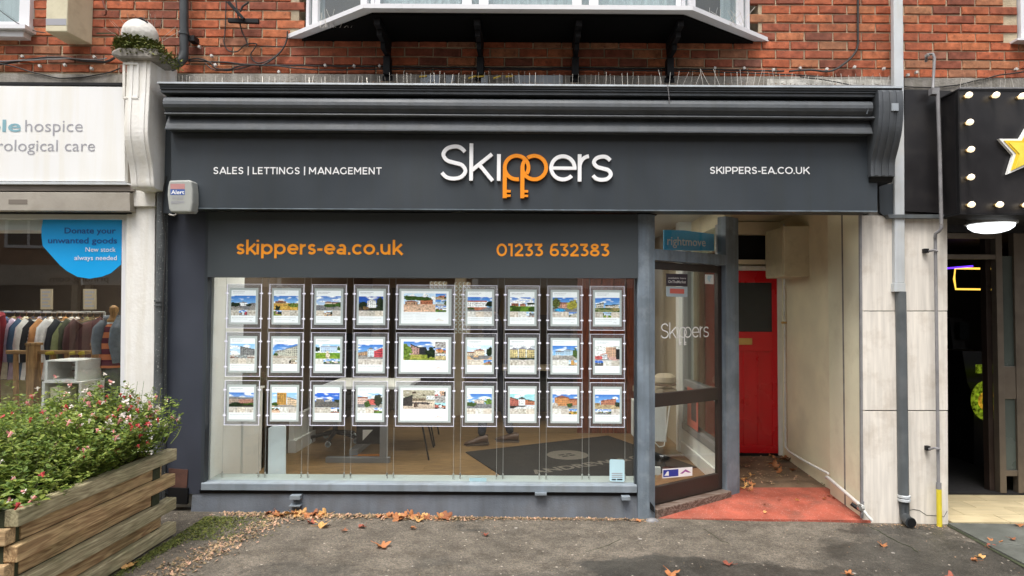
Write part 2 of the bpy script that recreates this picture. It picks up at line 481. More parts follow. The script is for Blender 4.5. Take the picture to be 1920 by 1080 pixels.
M['cornice'] = mat('weathered_cornice_paint', (.066, .074, .083), .55, .14, 3, .15, 50, streak=.12, dirt=(.12, .125, .13), dirt_amt=.35, dirt_scale=5)
M['bulb'] = mat('lit_warm_bulb', (1, .9, .75), .3, 0, 1, emit=.6, emit_col=(1, .80, .50))
M['lampglow'] = mat('lit_lamp_diffuser', (1, 1, 1), .3, 0, 1, emit=1.1, emit_col=(.95, .98, 1))
M['lampring'] = mat('lamp_grey_ring', (.45, .46, .46), .4, .05, 5)
M['staryellow'] = mat('star_yellow', (.85, .55, .03), .4, .10, 10)
M['starwhite'] = mat('star_white_edge', (.85, .85, .82), .4, .02, 10)
M['neonblue'] = mat('neon_violet', (.2, .1, 1), .3, 0, 1, emit=1.2, emit_col=(.12, .03, .9))
M['neonyellow'] = mat('neon_amber', (1, .6, .1), .3, 0, 1, emit=.75, emit_col=(1, .60, .08))
M['neongreen'] = mat('glowing_green_yellow', (.13, .18, .01), .3, .98, 34, emit=.4)
M['decal'] = mat('blue_window_decal', (.005, .36, .80), .35, .03, 2)
M['decaltext'] = mat('dark_blue_print', (.01, .075, .29), .4, .02, 2)
M['texgrey'] = mat('grey_sign_print', (.34, .34, .37), .4, .03, 2)
M['textteal'] = mat('teal_sign_print', (.22, .40, .46), .4, .03, 2)
M['led'] = mat('led_edge_line', (.75, .72, .80), .3, .02, 5, emit=.35, emit_col=(.9, .86, 1))
M['ledborder'] = mat('backlit_border', (.42, .44, .43), .4, .03, 5, emit=.18, emit_col=(.8, .88, .88))
M['paper'] = mat('backlit_paper', (.75, .76, .76), .5, .01, 5, emit=.34, emit_col=(.93, .97, 1))
M['print'] = attr_mat('backlit_colour_print', .36)
M['flatprint'] = attr_mat('colour_print', 0.0)
M['etch'] = mat('etched_white_vinyl', (.72, .72, .70), .6, .05, 5)
M['stickerblue'] = mat('pale_blue_sticker', (.50, .70, .76), .45, .04, 5)
M['blueboard'] = mat('blue_portal_board', (.03, .46, .86), .4, .08, 3)
M['plum'] = mat('dark_plum_sticker', (.03, .018, .032), .4, .05, 3)
M['ltgrey'] = mat('light_grey_sticker', (.38, .46, .50), .4, .05, 3)
M['coral'] = mat('coral_print', (.62, .13, .10), .4, .05, 3)
M['royal'] = mat('royal_blue_print', (.02, .04, .30), .4, .05, 3)
M['curtain'] = mat('net_curtain', (.74, .75, .76), .9, .12, 3, stretch=(14, 14, .6))
M['fluor'] = mat('opposite_wall_brick', (.21, .12, .08), .9, .25, 4)
M['oppdark'] = mat('opposite_window_dark', (.03, .035, .04), .2, .2, 3)
M['oppsign'] = mat('opposite_sign_grey', (.5, .49, .46), .5, .05, 3)
M['opptext'] = mat('opposite_sign_text', (.05, .04, .04), .5, .05, 3)
M['opptile'] = mat('opposite_roof_tile', (.12, .07, .05), .9, .25, 6)

# brick: orange-red to brown, one tone per brick
def brick_mat():
    m = bpy.data.materials.new('orange_red_brick'); m.use_nodes = True
    N, L = m.node_tree.nodes, m.node_tree.links
    b = N['Principled BSDF']; b.inputs['Roughness'].default_value = .9; b.inputs['Specular IOR Level'].default_value = .2
    geo = N.new('ShaderNodeNewGeometry'); oi = N.new('ShaderNodeObjectInfo')
    r = N.new('ShaderNodeValToRGB')
    cr = r.color_ramp
    cols = [(0, (.20, .072, .048)), (.2, (.33, .095, .052)), (.4, (.46, .135, .064)), (.6, (.37, .102, .050)), (.8, (.49, .165, .075)), (.92, (.37, .17, .09)), (1, (.24, .10, .07))]
    cr.elements[0].position = 0; cr.elements[0].color = cols[0][1] + (1,)
    cr.elements[1].position = 1; cr.elements[1].color = cols[-1][1] + (1,)
    for p, c in cols[1:-1]:
        e = cr.elements.new(p); e.color = c + (1,)
    add = N.new('ShaderNodeMath'); add.operation = 'ADD'
    fr = N.new('ShaderNodeMath'); fr.operation = 'FRACT'
    L.new(oi.outputs['Random'], add.inputs[0]); L.new(geo.outputs['Random Per Island'], add.inputs[1])
    L.new(add.outputs[0], fr.inputs[0]); L.new(fr.outputs[0], r.inputs[0])
    n = N.new('ShaderNodeTexNoise'); n.inputs['Scale'].default_value = 16; n.inputs['Detail'].default_value = 8; n.inputs['Roughness'].default_value = .65
    L.new(geo.outputs['Position'], n.inputs['Vector'])
    mr = N.new('ShaderNodeMapRange'); L.new(n.outputs[0], mr.inputs[0])
    for i, q in enumerate((.3, .7, .55, 1.35)): mr.inputs[i + 1].default_value = q
    mx = N.new('ShaderNodeMix'); mx.data_type = 'RGBA'; mx.blend_type = 'MULTIPLY'; mx.inputs[0].default_value = 1
    L.new(r.outputs[0], mx.inputs[6]); L.new(mr.outputs[0], mx.inputs[7])
    n2 = N.new('ShaderNodeTexNoise'); n2.inputs['Scale'].default_value = 45; n2.inputs['Detail'].default_value = 4
    L.new(geo.outputs['Position'], n2.inputs['Vector'])
    m2 = N.new('ShaderNodeMapRange'); L.new(n2.outputs[0], m2.inputs[0])
    for i, q in enumerate((.6, .7, 0, .55)): m2.inputs[i + 1].default_value = q
    mx2 = N.new('ShaderNodeMix'); mx2.data_type = 'RGBA'
    L.new(m2.outputs[0], mx2.inputs[0]); L.new(mx.outputs[2], mx2.inputs[6]); mx2.inputs[7].default_value = (.10, .05, .04, 1)
    # grime low on the wall where the cables and ledge are, sooty blotches
    n3 = N.new('ShaderNodeTexNoise'); n3.inputs['Scale'].default_value = 2.2; n3.inputs['Detail'].default_value = 6
    L.new(geo.outputs['Position'], n3.inputs['Vector'])
    m3 = N.new('ShaderNodeMapRange'); L.new(n3.outputs[0], m3.inputs[0])
    for i, q in enumerate((.48, .75, 0, .55)): m3.inputs[i + 1].default_value = q
    mx3 = N.new('ShaderNodeMix'); mx3.data_type = 'RGBA'
    L.new(m3.outputs[0], mx3.inputs[0]); L.new(mx2.outputs[2], mx3.inputs[6]); mx3.inputs[7].default_value = (.17, .075, .05, 1)
    L.new(mx3.outputs[2], b.inputs['Base Color'])
    bu = N.new('ShaderNodeBump'); bu.inputs['Strength'].default_value = .6; bu.inputs['Distance'].default_value = .006
    L.new(n2.outputs[0], bu.inputs['Height']); L.new(bu.outputs[0], b.inputs['Normal'])
    return m
M['brick'] = brick_mat()

def leaf_mat(name, c, isl=.35, trans=.35):
    m = mat(name, c, .5, .25, 3, island=isl, spec=.35)
    N, L = m.node_tree.nodes, m.node_tree.links
    b = N['Principled BSDF']; out = N['Material Output']
    t = N.new('ShaderNodeBsdfTranslucent')
    src = b.inputs['Base Color'].links[0].from_socket
    L.new(src, t.inputs[0])
    mx = N.new('ShaderNodeMixShader'); mx.inputs[0].default_value = trans
    L.new(b.outputs[0], mx.inputs[1]); L.new(t.outputs[0], mx.inputs[2]); L.new(mx.outputs[0], out.inputs['Surface'])
    return m
M['leafgreen'] = leaf_mat('salvia_leaf', (.19, .26, .05))
M['fl_red'] = leaf_mat('petal_red', (.58, .075, .08), .1)
M['fl_pink'] = leaf_mat('petal_pink', (.76, .34, .32), .1)
M['fl_white'] = leaf_mat('petal_white', (.80, .74, .68), .05)
M['lf_orange'] = leaf_mat('autumn_leaf_orange', (.46, .20, .075), .25, .2)
M['lf_yellow'] = leaf_mat('autumn_leaf_yellow', (.62, .37, .13), .2, .2)
M['lf_brown'] = leaf_mat('autumn_leaf_brown', (.26, .105, .045), .35, .1)
M['lf_red'] = leaf_mat('autumn_leaf_red', (.30, .095, .055), .25, .2)
M['litter'] = leaf_mat('leaf_litter', (.34, .235, .135), .65, .1)

def asphalt():
    m = bpy.data.materials.new('worn_asphalt'); m.use_nodes = True
    N, L = m.node_tree.nodes, m.node_tree.links
    b = N['Principled BSDF']
    geo = N.new('ShaderNodeNewGeometry')
    pos = geo.outputs['Position']
    def nz(scale, det=4, rough=.5):
        n = N.new('ShaderNodeTexNoise'); n.inputs['Scale'].default_value = scale; n.inputs['Detail'].default_value = det
        n.inputs['Roughness'].default_value = rough
        L.new(pos, n.inputs['Vector']); return n
    def mr(f, a, b_, c=0, d=1, smooth=False):
        r = N.new('ShaderNodeMapRange'); L.new(f, r.inputs[0])
        if smooth: r.interpolation_type = 'SMOOTHSTEP'
        for i, q in enumerate((a, b_, c, d)): r.inputs[i + 1].default_value = q
        return r.outputs[0]
    def mix(f, a, c, mode='MIX'):
        x = N.new('ShaderNodeMix'); x.data_type = 'RGBA'; x.blend_type = mode
        for k, q in ((0, f), (6, a), (7, c)):
            if hasattr(q, 'is_linked'): L.new(q, x.inputs[k])
            else: x.inputs[k].default_value = q if k == 0 else tuple(q)[:3] + (1,)
        return x.outputs[2]
    def mth(op, a, b_):
        x = N.new('ShaderNodeMath'); x.operation = op
        for k, q in enumerate((a, b_)):
            if hasattr(q, 'is_linked'): L.new(q, x.inputs[k])
            else: x.inputs[k].default_value = q
        return x.outputs[0]
    # distorted position for the damp patches
    nd = N.new('ShaderNodeTexNoise'); nd.inputs['Scale'].default_value = 2.6; nd.inputs['Detail'].default_value = 9; nd.inputs['Roughness'].default_value = .62
    L.new(pos, nd.inputs['Vector'])
    sub = N.new('ShaderNodeVectorMath'); sub.operation = 'SUBTRACT'; L.new(nd.outputs['Color'], sub.inputs[0]); sub.inputs[1].default_value = (.5, .5, .5)
    sc = N.new('ShaderNodeVectorMath'); sc.operation = 'SCALE'; L.new(sub.outputs[0], sc.inputs[0]); sc.inputs['Scale'].default_value = .75
    ad = N.new('ShaderNodeVectorMath'); ad.operation = 'ADD'; L.new(pos, ad.inputs[0]); L.new(sc.outputs[0], ad.inputs[1])
    mask = None
    for (cx, cy, rx, ry, soft, amt) in WET:
        v = N.new('ShaderNodeVectorMath'); v.operation = 'SUBTRACT'; L.new(ad.outputs[0], v.inputs[0]); v.inputs[1].default_value = (cx, cy, 0)
        d = N.new('ShaderNodeVectorMath'); d.operation = 'MULTIPLY'; L.new(v.outputs[0], d.inputs[0]); d.inputs[1].default_value = (1 / rx, 1 / ry, 0)
        le = N.new('ShaderNodeVectorMath'); le.operation = 'LENGTH'; L.new(d.outputs[0], le.inputs[0])
        k = mr(le.outputs['Value'], 1.0, 1.0 - soft, 0, amt, True)
        mask = k if mask is None else mth('MAXIMUM', mask, k)
    dry = mix(mr(nz(3.0, 7).outputs[0], .3, .7), (.112, .097, .078), (.205, .178, .146))
    wet = mix(mr(nz(4.0, 7).outputs[0], .3, .7), (.046, .042, .035), (.082, .075, .064))
    c = mix(mask, dry, wet)
    # aggregate
    vo = N.new('ShaderNodeTexVoronoi'); vo.inputs['Scale'].default_value = 170; L.new(pos, vo.inputs['Vector'])
    sep = N.new('ShaderNodeSeparateColor'); L.new(vo.outputs['Color'], sep.inputs[0])
    c = mix(mr(sep.outputs[0], 0, 1, 0, 1), mix(1.0, c, (.62, .62, .62), 'MULTIPLY'), mix(1.0, c, (1.42, 1.39, 1.34), 'MULTIPLY'))
    c = mix(mr(nz(38, 5, .7).outputs[0], .35, .7, 0, .8), c, mix(1.0, c, (.50, .50, .47), 'MULTIPLY'))
    c = mix(mr(nz(7, 9, .75).outputs[0], .44, .62, 0, .85), c, mix(1.0, c, (.56, .54, .51), 'MULTIPLY'))
    c = mix(mr(nz(75, 3, .6).outputs[0], .56, .66, 0, .6), c, mix(1.0, c, (1.7, 1.62, 1.5), 'MULTIPLY'))
    # trodden gum spots
    v2 = N.new('ShaderNodeTexVoronoi'); v2.inputs['Scale'].default_value = 5.5; L.new(pos, v2.inputs['Vector'])
    s2 = N.new('ShaderNodeSeparateColor'); L.new(v2.outputs['Color'], s2.inputs[0])
    thr = mth('MULTIPLY', mr(s2.outputs[1], .5, 1), .085)
    gum = mth('LESS_THAN', v2.outputs['Distance'], thr)
    c = mix(mth('MULTIPLY', gum, .75), c, (.42, .39, .35))
    v3 = N.new('ShaderNodeTexVoronoi'); v3.inputs['Scale'].default_value = 26; L.new(pos, v3.inputs['Vector'])
    s3 = N.new('ShaderNodeSeparateColor'); L.new(v3.outputs['Color'], s3.inputs[0])
    g3 = mth('LESS_THAN', v3.outputs['Distance'], mth('MULTIPLY', mr(s3.outputs[0], .75, 1), .22))
    c = mix(mth('MULTIPLY', g3, .7), c, (.50, .44, .36))
    L.new(c, b.inputs['Base Color'])
    L.new(mr(mask, 0, 1, .9, .5), b.inputs['Roughness'])
    bu = N.new('ShaderNodeBump'); bu.inputs['Strength'].default_value = .7; bu.inputs['Distance'].default_value = .006
    L.new(mth('ADD', vo.outputs['Distance'], nz(60, 4).outputs[0]), bu.inputs['Height'])
    L.new(bu.outputs[0], b.inputs['Normal'])
    return m
WET = []
for (px, py, rx, ry, so, am) in [(1290, 1070, .74, .36, .22, 1), (1500, 1090, .9, .34, .25, .95), (1780, 1040, .95, .46, .25, .95), (1700, 992, .5, .17, .4, 1),
                                 (560, 1075, .65, .16, .8, .5), (880, 985, .22, .07, .8, .7), (830, 1060, .35, .10, .9, .55), (340, 1010, .5, .12, .8, .6), (1000, 1090, .7, .25, .7, .6)]:
    g = G(px, py)
    WET.append((g.x, g.y, rx, ry, so, am))
M['asphalt'] = asphalt()

# ------------------------------------------------------------------ lettering
def cr_spline(pts, n=6, closed=False):
    out = []
    m = len(pts)
    rng = range(m if closed else m - 1)
    for i in rng:
        p0 = pts[(i - 1) % m] if (closed or i > 0) else pts[0]
        p1 = pts[i]; p2 = pts[(i + 1) % m]
        p3 = pts[(i + 2) % m] if (closed or i + 2 < m) else pts[-1]
        for k in range(n):
            t = k / n
            out.append(tuple(.5 * ((2 * p1[a]) + (-p0[a] + p2[a]) * t + (2 * p0[a] - 5 * p1[a] + 4 * p2[a] - p3[a]) * t * t + (-p0[a] + 3 * p1[a] - 3 * p2[a] + p3[a]) * t ** 3) for a in (0, 1)))
    if not closed: out.append(pts[-1])
    return out

def arc(cx, cy, rx, ry, a0, a1, n=20):
    return [(cx + rx * math.cos(math.radians(a0 + (a1 - a0) * i / n)), cy + ry * math.sin(math.radians(a0 + (a1 - a0) * i / n))) for i in range(n + 1)]

def glyph(ch, w):
    """centre-line strokes of a round geometric sans; cap height .70, x height .53; returns strokes, advance"""
    h = w / 2; T = .70 - h; X = .53 - h; B = h
    def ring(cx, cy, rx, ry): return ('c', arc(cx, cy, rx, ry, 0, 360, 32)[:-1])
    def s(*p): return ('o', list(p))
    Sp = [(.93, .84), (.74, .97), (.5, 1), (.2, .93), (.07, .75), (.2, .57), (.5, .495), (.82, .42), (.94, .24), (.8, .06), (.5, 0), (.2, .04), (.02, .16)]
    def S(wd, top): return ('o', cr_spline([(h + x * wd, B + y * (top - B)) for x, y in Sp], 5))
    if ch == 'S': return [S(.52 - w, T)], .57
    if ch == 's': return [S(.42 - w, X)], .46
    if ch == 'A': return [s((h * .6, 0), (.34, .70)), s((.34, .70), (.68 - h * .6, 0)), s((.13, .20), (.55, .20))], .69
    if ch == 'L': return [s((h, .70), (h, 0)), s((h, B), (.42, B))], .47
    if ch == 'E': return [s((h, .70), (h, 0)), s((h, B), (.47, B)), s((h, T), (.46, T)), s((h, .36), (.42, .36))], .54
    if ch == 'T': return [s((0, T), (.54, T)), s((.27, T), (.27, 0))], .57
    if ch == 'I': return [s((h, .70), (h, 0))], w + .09
    if ch == 'N': return [s((h, 0), (h, .70)), s((.60 - h, 0), (.60 - h, .70)), s((h, .68), (.60 - h, .02))], .69
    if ch == 'G': return [('o', arc(.36, .35, .36 - h, .35 - h, 45, 325, 26)), s((.66 - h, .36), (.66 - h, .10))], .75
    if ch == 'M': return [s((h, 0), (h, .70)), s((.70 - h, 0), (.70 - h, .70)), s((h, .68), (.35, .22)), s((.35, .22), (.70 - h, .68))], .80
    if ch == 'K': return [s((h, 0), (h, .70)), s((h, .26), (.56, .70)), s((.24, .42), (.60, 0))], .61
    if ch == 'P': return [s((h, 0), (h, .70)), ('o', [(h, T)] + arc(.32, .46, .24 - h, .24 - h, 90, -90, 14) + [(h, .22 + h)])], .60
    if ch == 'R': return [s((h, 0), (h, .70)), ('o', [(h, T)] + arc(.32, .46, .24 - h, .24 - h, 90, -90, 14) + [(h, .22 + h)]), s((.36, .24), (.53, 0))], .62
    if ch == 'C': return [('o', arc(.36, .35, .36 - h, .35 - h, 45, 315, 26))], .68
    if ch == 'O': return [ring(.37, .35, .37 - h, .35 - h)], .78
    if ch == 'U': return [('o', [(h, .70)] + arc(.30, .28, .30 - h, .28 - h, 180, 360, 16) + [(.60 - h, .70)])], .68
    if ch == '|': return [s((h, .76), (h, -.10))], w + .02
    if ch == '-': return [s((0, .25), (.25, .25))], .31
    if ch == '.': return [s((0, .055), (.11, .055))], .17
    if ch == ' ': return [], .26
    if ch == 'k': return [s((h, 0), (h, .74)), s((h, .16), (.44, .53)), s((.19, .29), (.48, 0))], .49
    if ch == 'i': return [s((h, 0), (h, .53)), s((h, .63), (h, .73))], w + .09
    if ch == 'p': return [s((h, -.19), (h, .53)), ring(.28, .265, .28 - h, .265 - h)], .62
    if ch == 'e': return [('o', arc(.275, .265, .275 - h, .265 - h, 0, 318, 28)), s((h, .265), (.55 - h * .4, .265))], .59
    if ch == 'r': return [s((h, 0), (h, .53)), ('o', arc(.30, .27, .30 - h, .26 - h, 172, 92, 8))], .36
    if ch == 'a': return [s((.46 - h, 0), (.46 - h, .34)), ('o', [(.46 - h, .33)] + arc(.26, .33, .20 - h, .20 - h, 0, 145, 12)), ring(.22, .155, .22 - h, .155 - h)], .55
    if ch == 'c': return [('o', arc(.275, .265, .275 - h, .265 - h, 42, 318, 24))], .54
    if ch == 'o': return [ring(.285, .265, .285 - h, .265 - h)], .62
    if ch == 'u': return [('o', [(h, .53)] + arc(.245, .235, .245 - h, .235 - h, 180, 360, 14) + [(.49 - h, .53)]), s((.49 - h, .3), (.49 - h, 0))], .58
    if ch == '0': return [ring(.31, .35, .31 - h, .35 - h)], .66
    if ch == '1': return [s((.20, .70), (.20, 0)), s((0, T), (.20, T))], .34
    if ch == '2': return [('o', [(.03, .56)] + arc(.26, .47, .24 - h, .23 - h, 145, -30, 14) + [(.06, B)]), s((.03, B), (.52, B))], .56
    if ch == '3': return [s((.02, T), (.46, T)), s((.45, T), (.22, .42)), ('o', [(.20, .41)] + arc(.25, .21, .26 - h, .21 - h, 80, -145, 16))], .56
    if ch == '6': return [ring(.30, .215, .27 - h, .215 - h), ('o', cr_spline([(.03 + h, .23), (.07 + h, .47), (.2, .62), (.36, T), (.50, .64)], 5))], .60
    if ch == '8': return [ring(.29, .195, .28 - h, .195 - h), ring(.29, .535, .23 - h, .165 - h)], .61
    return [], .3

def ribbon(pts, w, closed):
    n = len(pts)
    L_, R_ = [], []
    for i in range(n):
        p = Vector(pts[i])
        a = Vector(pts[(i - 1) % n]) if (closed or i > 0) else None
        b = Vector(pts[(i + 1) % n]) if (closed or i < n - 1) else None
        d1 = (p - a).normalized() if a is not None else (b - p).normalized()
        d2 = (b - p).normalized() if b is not None else d1
        n1 = Vector((-d1.y, d1.x)); n2 = Vector((-d2.y, d2.x))
        nn = (n1 + n2)
        nn = nn.normalized() if nn.length > 1e-4 else n1
        k = min(1.4, 1 / max(.3, nn.dot(n1)))
        L_.append(p + nn * w / 2 * k); R_.append(p - nn * w / 2 * k)
    return L_, R_

def stroke_text(text, w=.1, track=0.0):
    """list of (left,right,closed) ribbons in em units and total width"""
    out, x = [], 0.0
    for ch in text:
        g, adv = glyph(ch, w)
        for kind, pts in g:
            L_, R_ = ribbon([(a + x, b) for a, b in pts], w, kind == 'c')
            out.append((L_, R_, kind == 'c'))
        x += adv + track
    return out, x - track

class Frame:
    """a plane in the world: origin, unit x, unit y (up), normal towards the viewer"""
    def __init__(s, o, ux, uy):
        s.o, s.ux, s.uy = Vector(o), Vector(ux).normalized(), Vector(uy).normalized()
        s.n = s.ux.cross(s.uy)
    def p(s, x, y, d=0):
        return s.o + s.ux * x + s.uy * y + s.n * d

def ribbons_to(mb, ribs, fr, x0, y0, sx, sy, thick, lift=0.0):
    for i, (L_, R_, closed) in enumerate(ribs):
        n = len(L_)
        dz = lift + thick + (i % 7) * .00012
        vs_ = []
        for l, r in zip(L_, R_):
            for q, d in ((l, dz), (r, dz), (l, lift), (r, lift)):
                vs_.append(fr.p(x0 + q.x * sx, y0 + q.y * sy, d))
        fs = []
        for k in range(n if closed else n - 1):
            a, b = 4 * k, 4 * ((k + 1) % n)
            fs += [(a + 1, b + 1, b, a), (a, b, b + 2, a + 2), (b + 1, a + 1, a + 3, b + 3)]
        if not closed:
            fs += [(0, 2, 3, 1), (4 * (n - 1) + 1, 4 * (n - 1) + 3, 4 * (n - 1) + 2, 4 * (n - 1))]
        mb.add(vs_, fs)

def px_frame(x0, y0, x1, y1, Y):
    """frame on plane y=Y: origin at pixel (x0,y0), x towards (x1,y1); returns frame, width"""
    a, b = P(x0, y0, Y), P(x1, y1, Y)
    ux = (b - a)
    uy = Vector((0, -1, 0)).cross(ux.normalized())
    if uy.z < 0: uy = -uy
    return Frame(a, ux, uy), ux.length

def sign_text(name, text, x0, x1, base, cap_px, Y, w, mt, parent, track=.03, thick=.001, slope=.006, capunit=.70):
    fr, W = px_frame(x0, base, x1, base + slope * (x1 - x0), Y)
    ribs, tw = stroke_text(text, w, track)
    mpp = (5.2 + Y) / FPX
    mb = MB()
    ribbons_to(mb, ribs, fr, 0, 0, W / tw, cap_px * mpp / capunit, thick, .0006)
    return mb.build(name, mt, parent)

def font_text(text, offset=0.0):
    c = bpy.data.curves.new('t', 'FONT'); c.body = text; c.resolution_u = 3; c.offset = offset
    o = bpy.data.objects.new('t', c); COL.objects.link(o)
    me = bpy.data.meshes.new_from_object(o)
    vs_ = [v.co.copy() for v in me.vertices]
    fs = [tuple(p.vertices) for p in me.polygons]
    bpy.data.objects.remove(o); bpy.data.curves.remove(c); bpy.data.meshes.remove(me)
    return vs_, fs

def flat_text(name, text, fr, x0, x1, base, height, mt, parent, offset=0.0, lift=.0012, mirror=False, local=False, ref='H'):
    """built-in font laid flat on a frame: spans x0..x1, capital height `height`"""
    vs_, fs = font_text(text, offset)
    if not vs_: return None
    a, b = min(v.x for v in vs_), max(v.x for v in vs_)
    rv, _ = font_text(ref, 0)
    ch = max(v.y for v in rv)
    mb = MB()
    sx = (x1 - x0) / (b - a)
    mb.add([fr.p(x0 + (v.x - a) * sx, base + v.y / ch * height, lift) for v in vs_], fs)
    return mb.build(name, mt, parent, local=local)

def px_text(name, text, x0, x1, base, cap_px, Y, mt, parent, offset=0.0, slope=.006, lift=.0012, ref='H'):
    fr, W = px_frame(x0, base, x1, base + slope * (x1 - x0), Y)
    return flat_text(name, text, fr, 0, W, 0, cap_px * (5.2 + Y) / FPX, mt, parent, offset, lift, ref=ref)

# ------------------------------------------------------------------ small geometry helpers
def Z(y, Y, x=990): return P(x, y, Y).z
def X(x, Y, y=560): return P(x, y, Y).x
BB = lambda mb, x0, x1, Y0, Y1, z0, z1, mi=0: mb.box(x0, Y0, z0, x1, Y1, z1, mi)

def simple(name, parent, m, *boxes, bevel=0):
    mb = MB()
    for b in boxes: mb.box(*b)
    return mb.build(name, m, parent, bevel=bevel)

def fbox(mb, fr, x0, y0, x1, y1, d0, d1, mi=0):
    c = [fr.p(x, y, d) for d in (d0, d1) for x, y in ((x0, y0), (x1, y0), (x1, y1), (x0, y1))]
    return mb.add(c, [(3, 2, 1, 0), (4, 5, 6, 7), (0, 1, 5, 4), (1, 2, 6, 5), (2, 3, 7, 6), (3, 0, 4, 7)], mi)

def frame_hit(fr, px, py, off=0):
    d = RC @ Vector(((px - CXP) / FPX, -(py - CYP) / FPX, -1.0))
    o = fr.o + fr.n * off
    t = (o - EYE).dot(fr.n) / d.dot(fr.n)
    w = EYE + d * t - fr.o
    return w.dot(fr.ux), w.dot(fr.uy)

# ------------------------------------------------------------------ ground
mb = MB()
xs = [-80, -30, -12] + [-6 + .5 * i for i in range(25)] + [12, 30, 80]
ys = [-80, -40, -20, -14, -9.0]
def ground_strip(y0, y1, dz, name, mt, x0=-80, x1=80):
    m_ = MB()
    xx = [x0, x1]
    v = [(x, y, gz(max(-8, min(8, x))) + dz) for x in (x0, -8, 8, x1) for y in (y0, y1)]
    m_.add(v, [(0, 2, 3, 1), (2, 4, 5, 3), (4, 6, 7, 5)])
    o = m_.build(name, mt)
    o['kind'] = 'structure'
    return o
# pavement with gentle unevenness in front of the shops
m_ = MB()
nx, ny = 90, 40
gx = np.linspace(-9, 9, nx); gy = np.linspace(-6.6, .3, ny)
for j in range(ny):
    for i in range(nx):
        n_ = mnoise.noise(Vector((gx[i] * .9, gy[j] * .9, 0))) * .008 + mnoise.noise(Vector((gx[i] * 3, gy[j] * 3, 4))) * .003
        m_.v.append((gx[i], gy[j], gz(gx[i]) + n_ - .004))
for j in range(ny - 1):
    for i in range(nx - 1):
        m_.f.append((j * nx + i, j * nx + i + 1, (j + 1) * nx + i + 1, (j + 1) * nx + i)); m_.m.append(0)
pav = m_.build('pavement', M['asphalt'], smooth=True); pav['kind'] = 'structure'
ground_strip(-200, 60, -.16, 'ground', M['asphalt'], -200, 200)
simple('kerb', None, M['concrete'], (-30, -6.75, -.2, 30, -6.6, .02))['kind'] = 'structure'
simple('far_pavement', None, M['asphalt'], (-40, -14.4, -.12, 40, -12.4, -.02))['kind'] = 'structure'

def crack_line(pts, r=.003):
    q = []
    for i in range(len(pts) - 1):
        for k in range(4):
            t = k / 4; q.append((pts[i][0] * (1 - t) + pts[i + 1][0] * t + random.uniform(-2, 2), pts[i][1] * (1 - t) + pts[i + 1][1] * t + random.uniform(-1, 1)))
    w = []
    for x, y in q:
        g = G(x, y, gz(1)); w.append(Vector((g.x, g.y, gz(g.x) + mnoise.noise(Vector((g.x * .9, g.y * .9, 0))) * .008 + mnoise.noise(Vector((g.x * 3, g.y * 3, 4))) * .003 - .0035)))
    MB().tube(w, r, 4).build('crack', M['gap'], pav)
crack_line([(1318, 990), (1335, 998), (1350, 1010), (1372, 1020)], .0025)
crack_line([(1628, 980), (1650, 992), (1668, 1003), (1700, 1018), (1730, 1034)], .0035)
crack_line([(1100, 1035), (1125, 1028), (1180, 1004)], .002)

# ------------------------------------------------------------------ brick building above the shops
building = empty('brick_building', 'orange red brick upper storey running above all three shopfronts, black cables pinned along it', 'building', (0, 0, 3.45))
ZB = P(1600, 146, 0).z
ROW = .0755
BAYX0, BAYX1, BAYZ = X(560, 0, 60), X(1422, 0, 60), Z(72, 0)
LWX, LWZ = X(64, 0, 40), Z(70, 0)
mb = MB()
mb.box(-4.9, .0, 2.75, 5.2, .22, BAYZ)
mb.box(-4.9, .0, BAYZ, LWX - .6, .22, 5.4)
mb.box(LWX, .0, BAYZ, BAYX0, .22, 5.4)
mb.box(BAYX1, .0, BAYZ, 4.02, .22, 5.4)
mb.box(4.5, .0, BAYZ, 5.2, .22, 5.4)
mb.build('mortar_wall', M['mortar'], building)
def brick_mesh(w, h, seed):
    r = random.Random(seed)
    b = MB()
    w2, h2 = w / 2, h / 2
    fr_ = []
    for sx, sz in ((-1, -1), (1, -1), (1, 1), (-1, 1)):
        ch = r.uniform(.002, .007)
        fr_.append((sx * (w2 - ch), -.009 - r.uniform(0, .003), sz * (h2 - ch)))
    mid = [(sx * w2 * r.uniform(.985, 1.0), -.004, sz * h2 * r.uniform(.94, 1.0)) for sx, sz in ((-1, -1), (1, -1), (1, 1), (-1, 1))]
    back = [(sx * w2, .02, sz * h2) for sx, sz in ((-1, -1), (1, -1), (1, 1), (-1, 1))]
    fs = [(0, 1, 2, 3)]
    for a in (0, 4):
        for i in range(4):
            j = (i + 1) % 4
            fs.append((a + i, a + 4 + i, a + 4 + j, a + j))
    b.add(fr_ + mid + back, fs)
    return b.mesh('brick', M['brick'])
LEN = .235
variants = [brick_mesh(LEN - .0095, ROW - .0095, s) for s in range(7)]
half = [brick_mesh(LEN / 2 - .011, ROW - .011, s + 40) for s in range(3)]
far_ = MB()
nb = 0
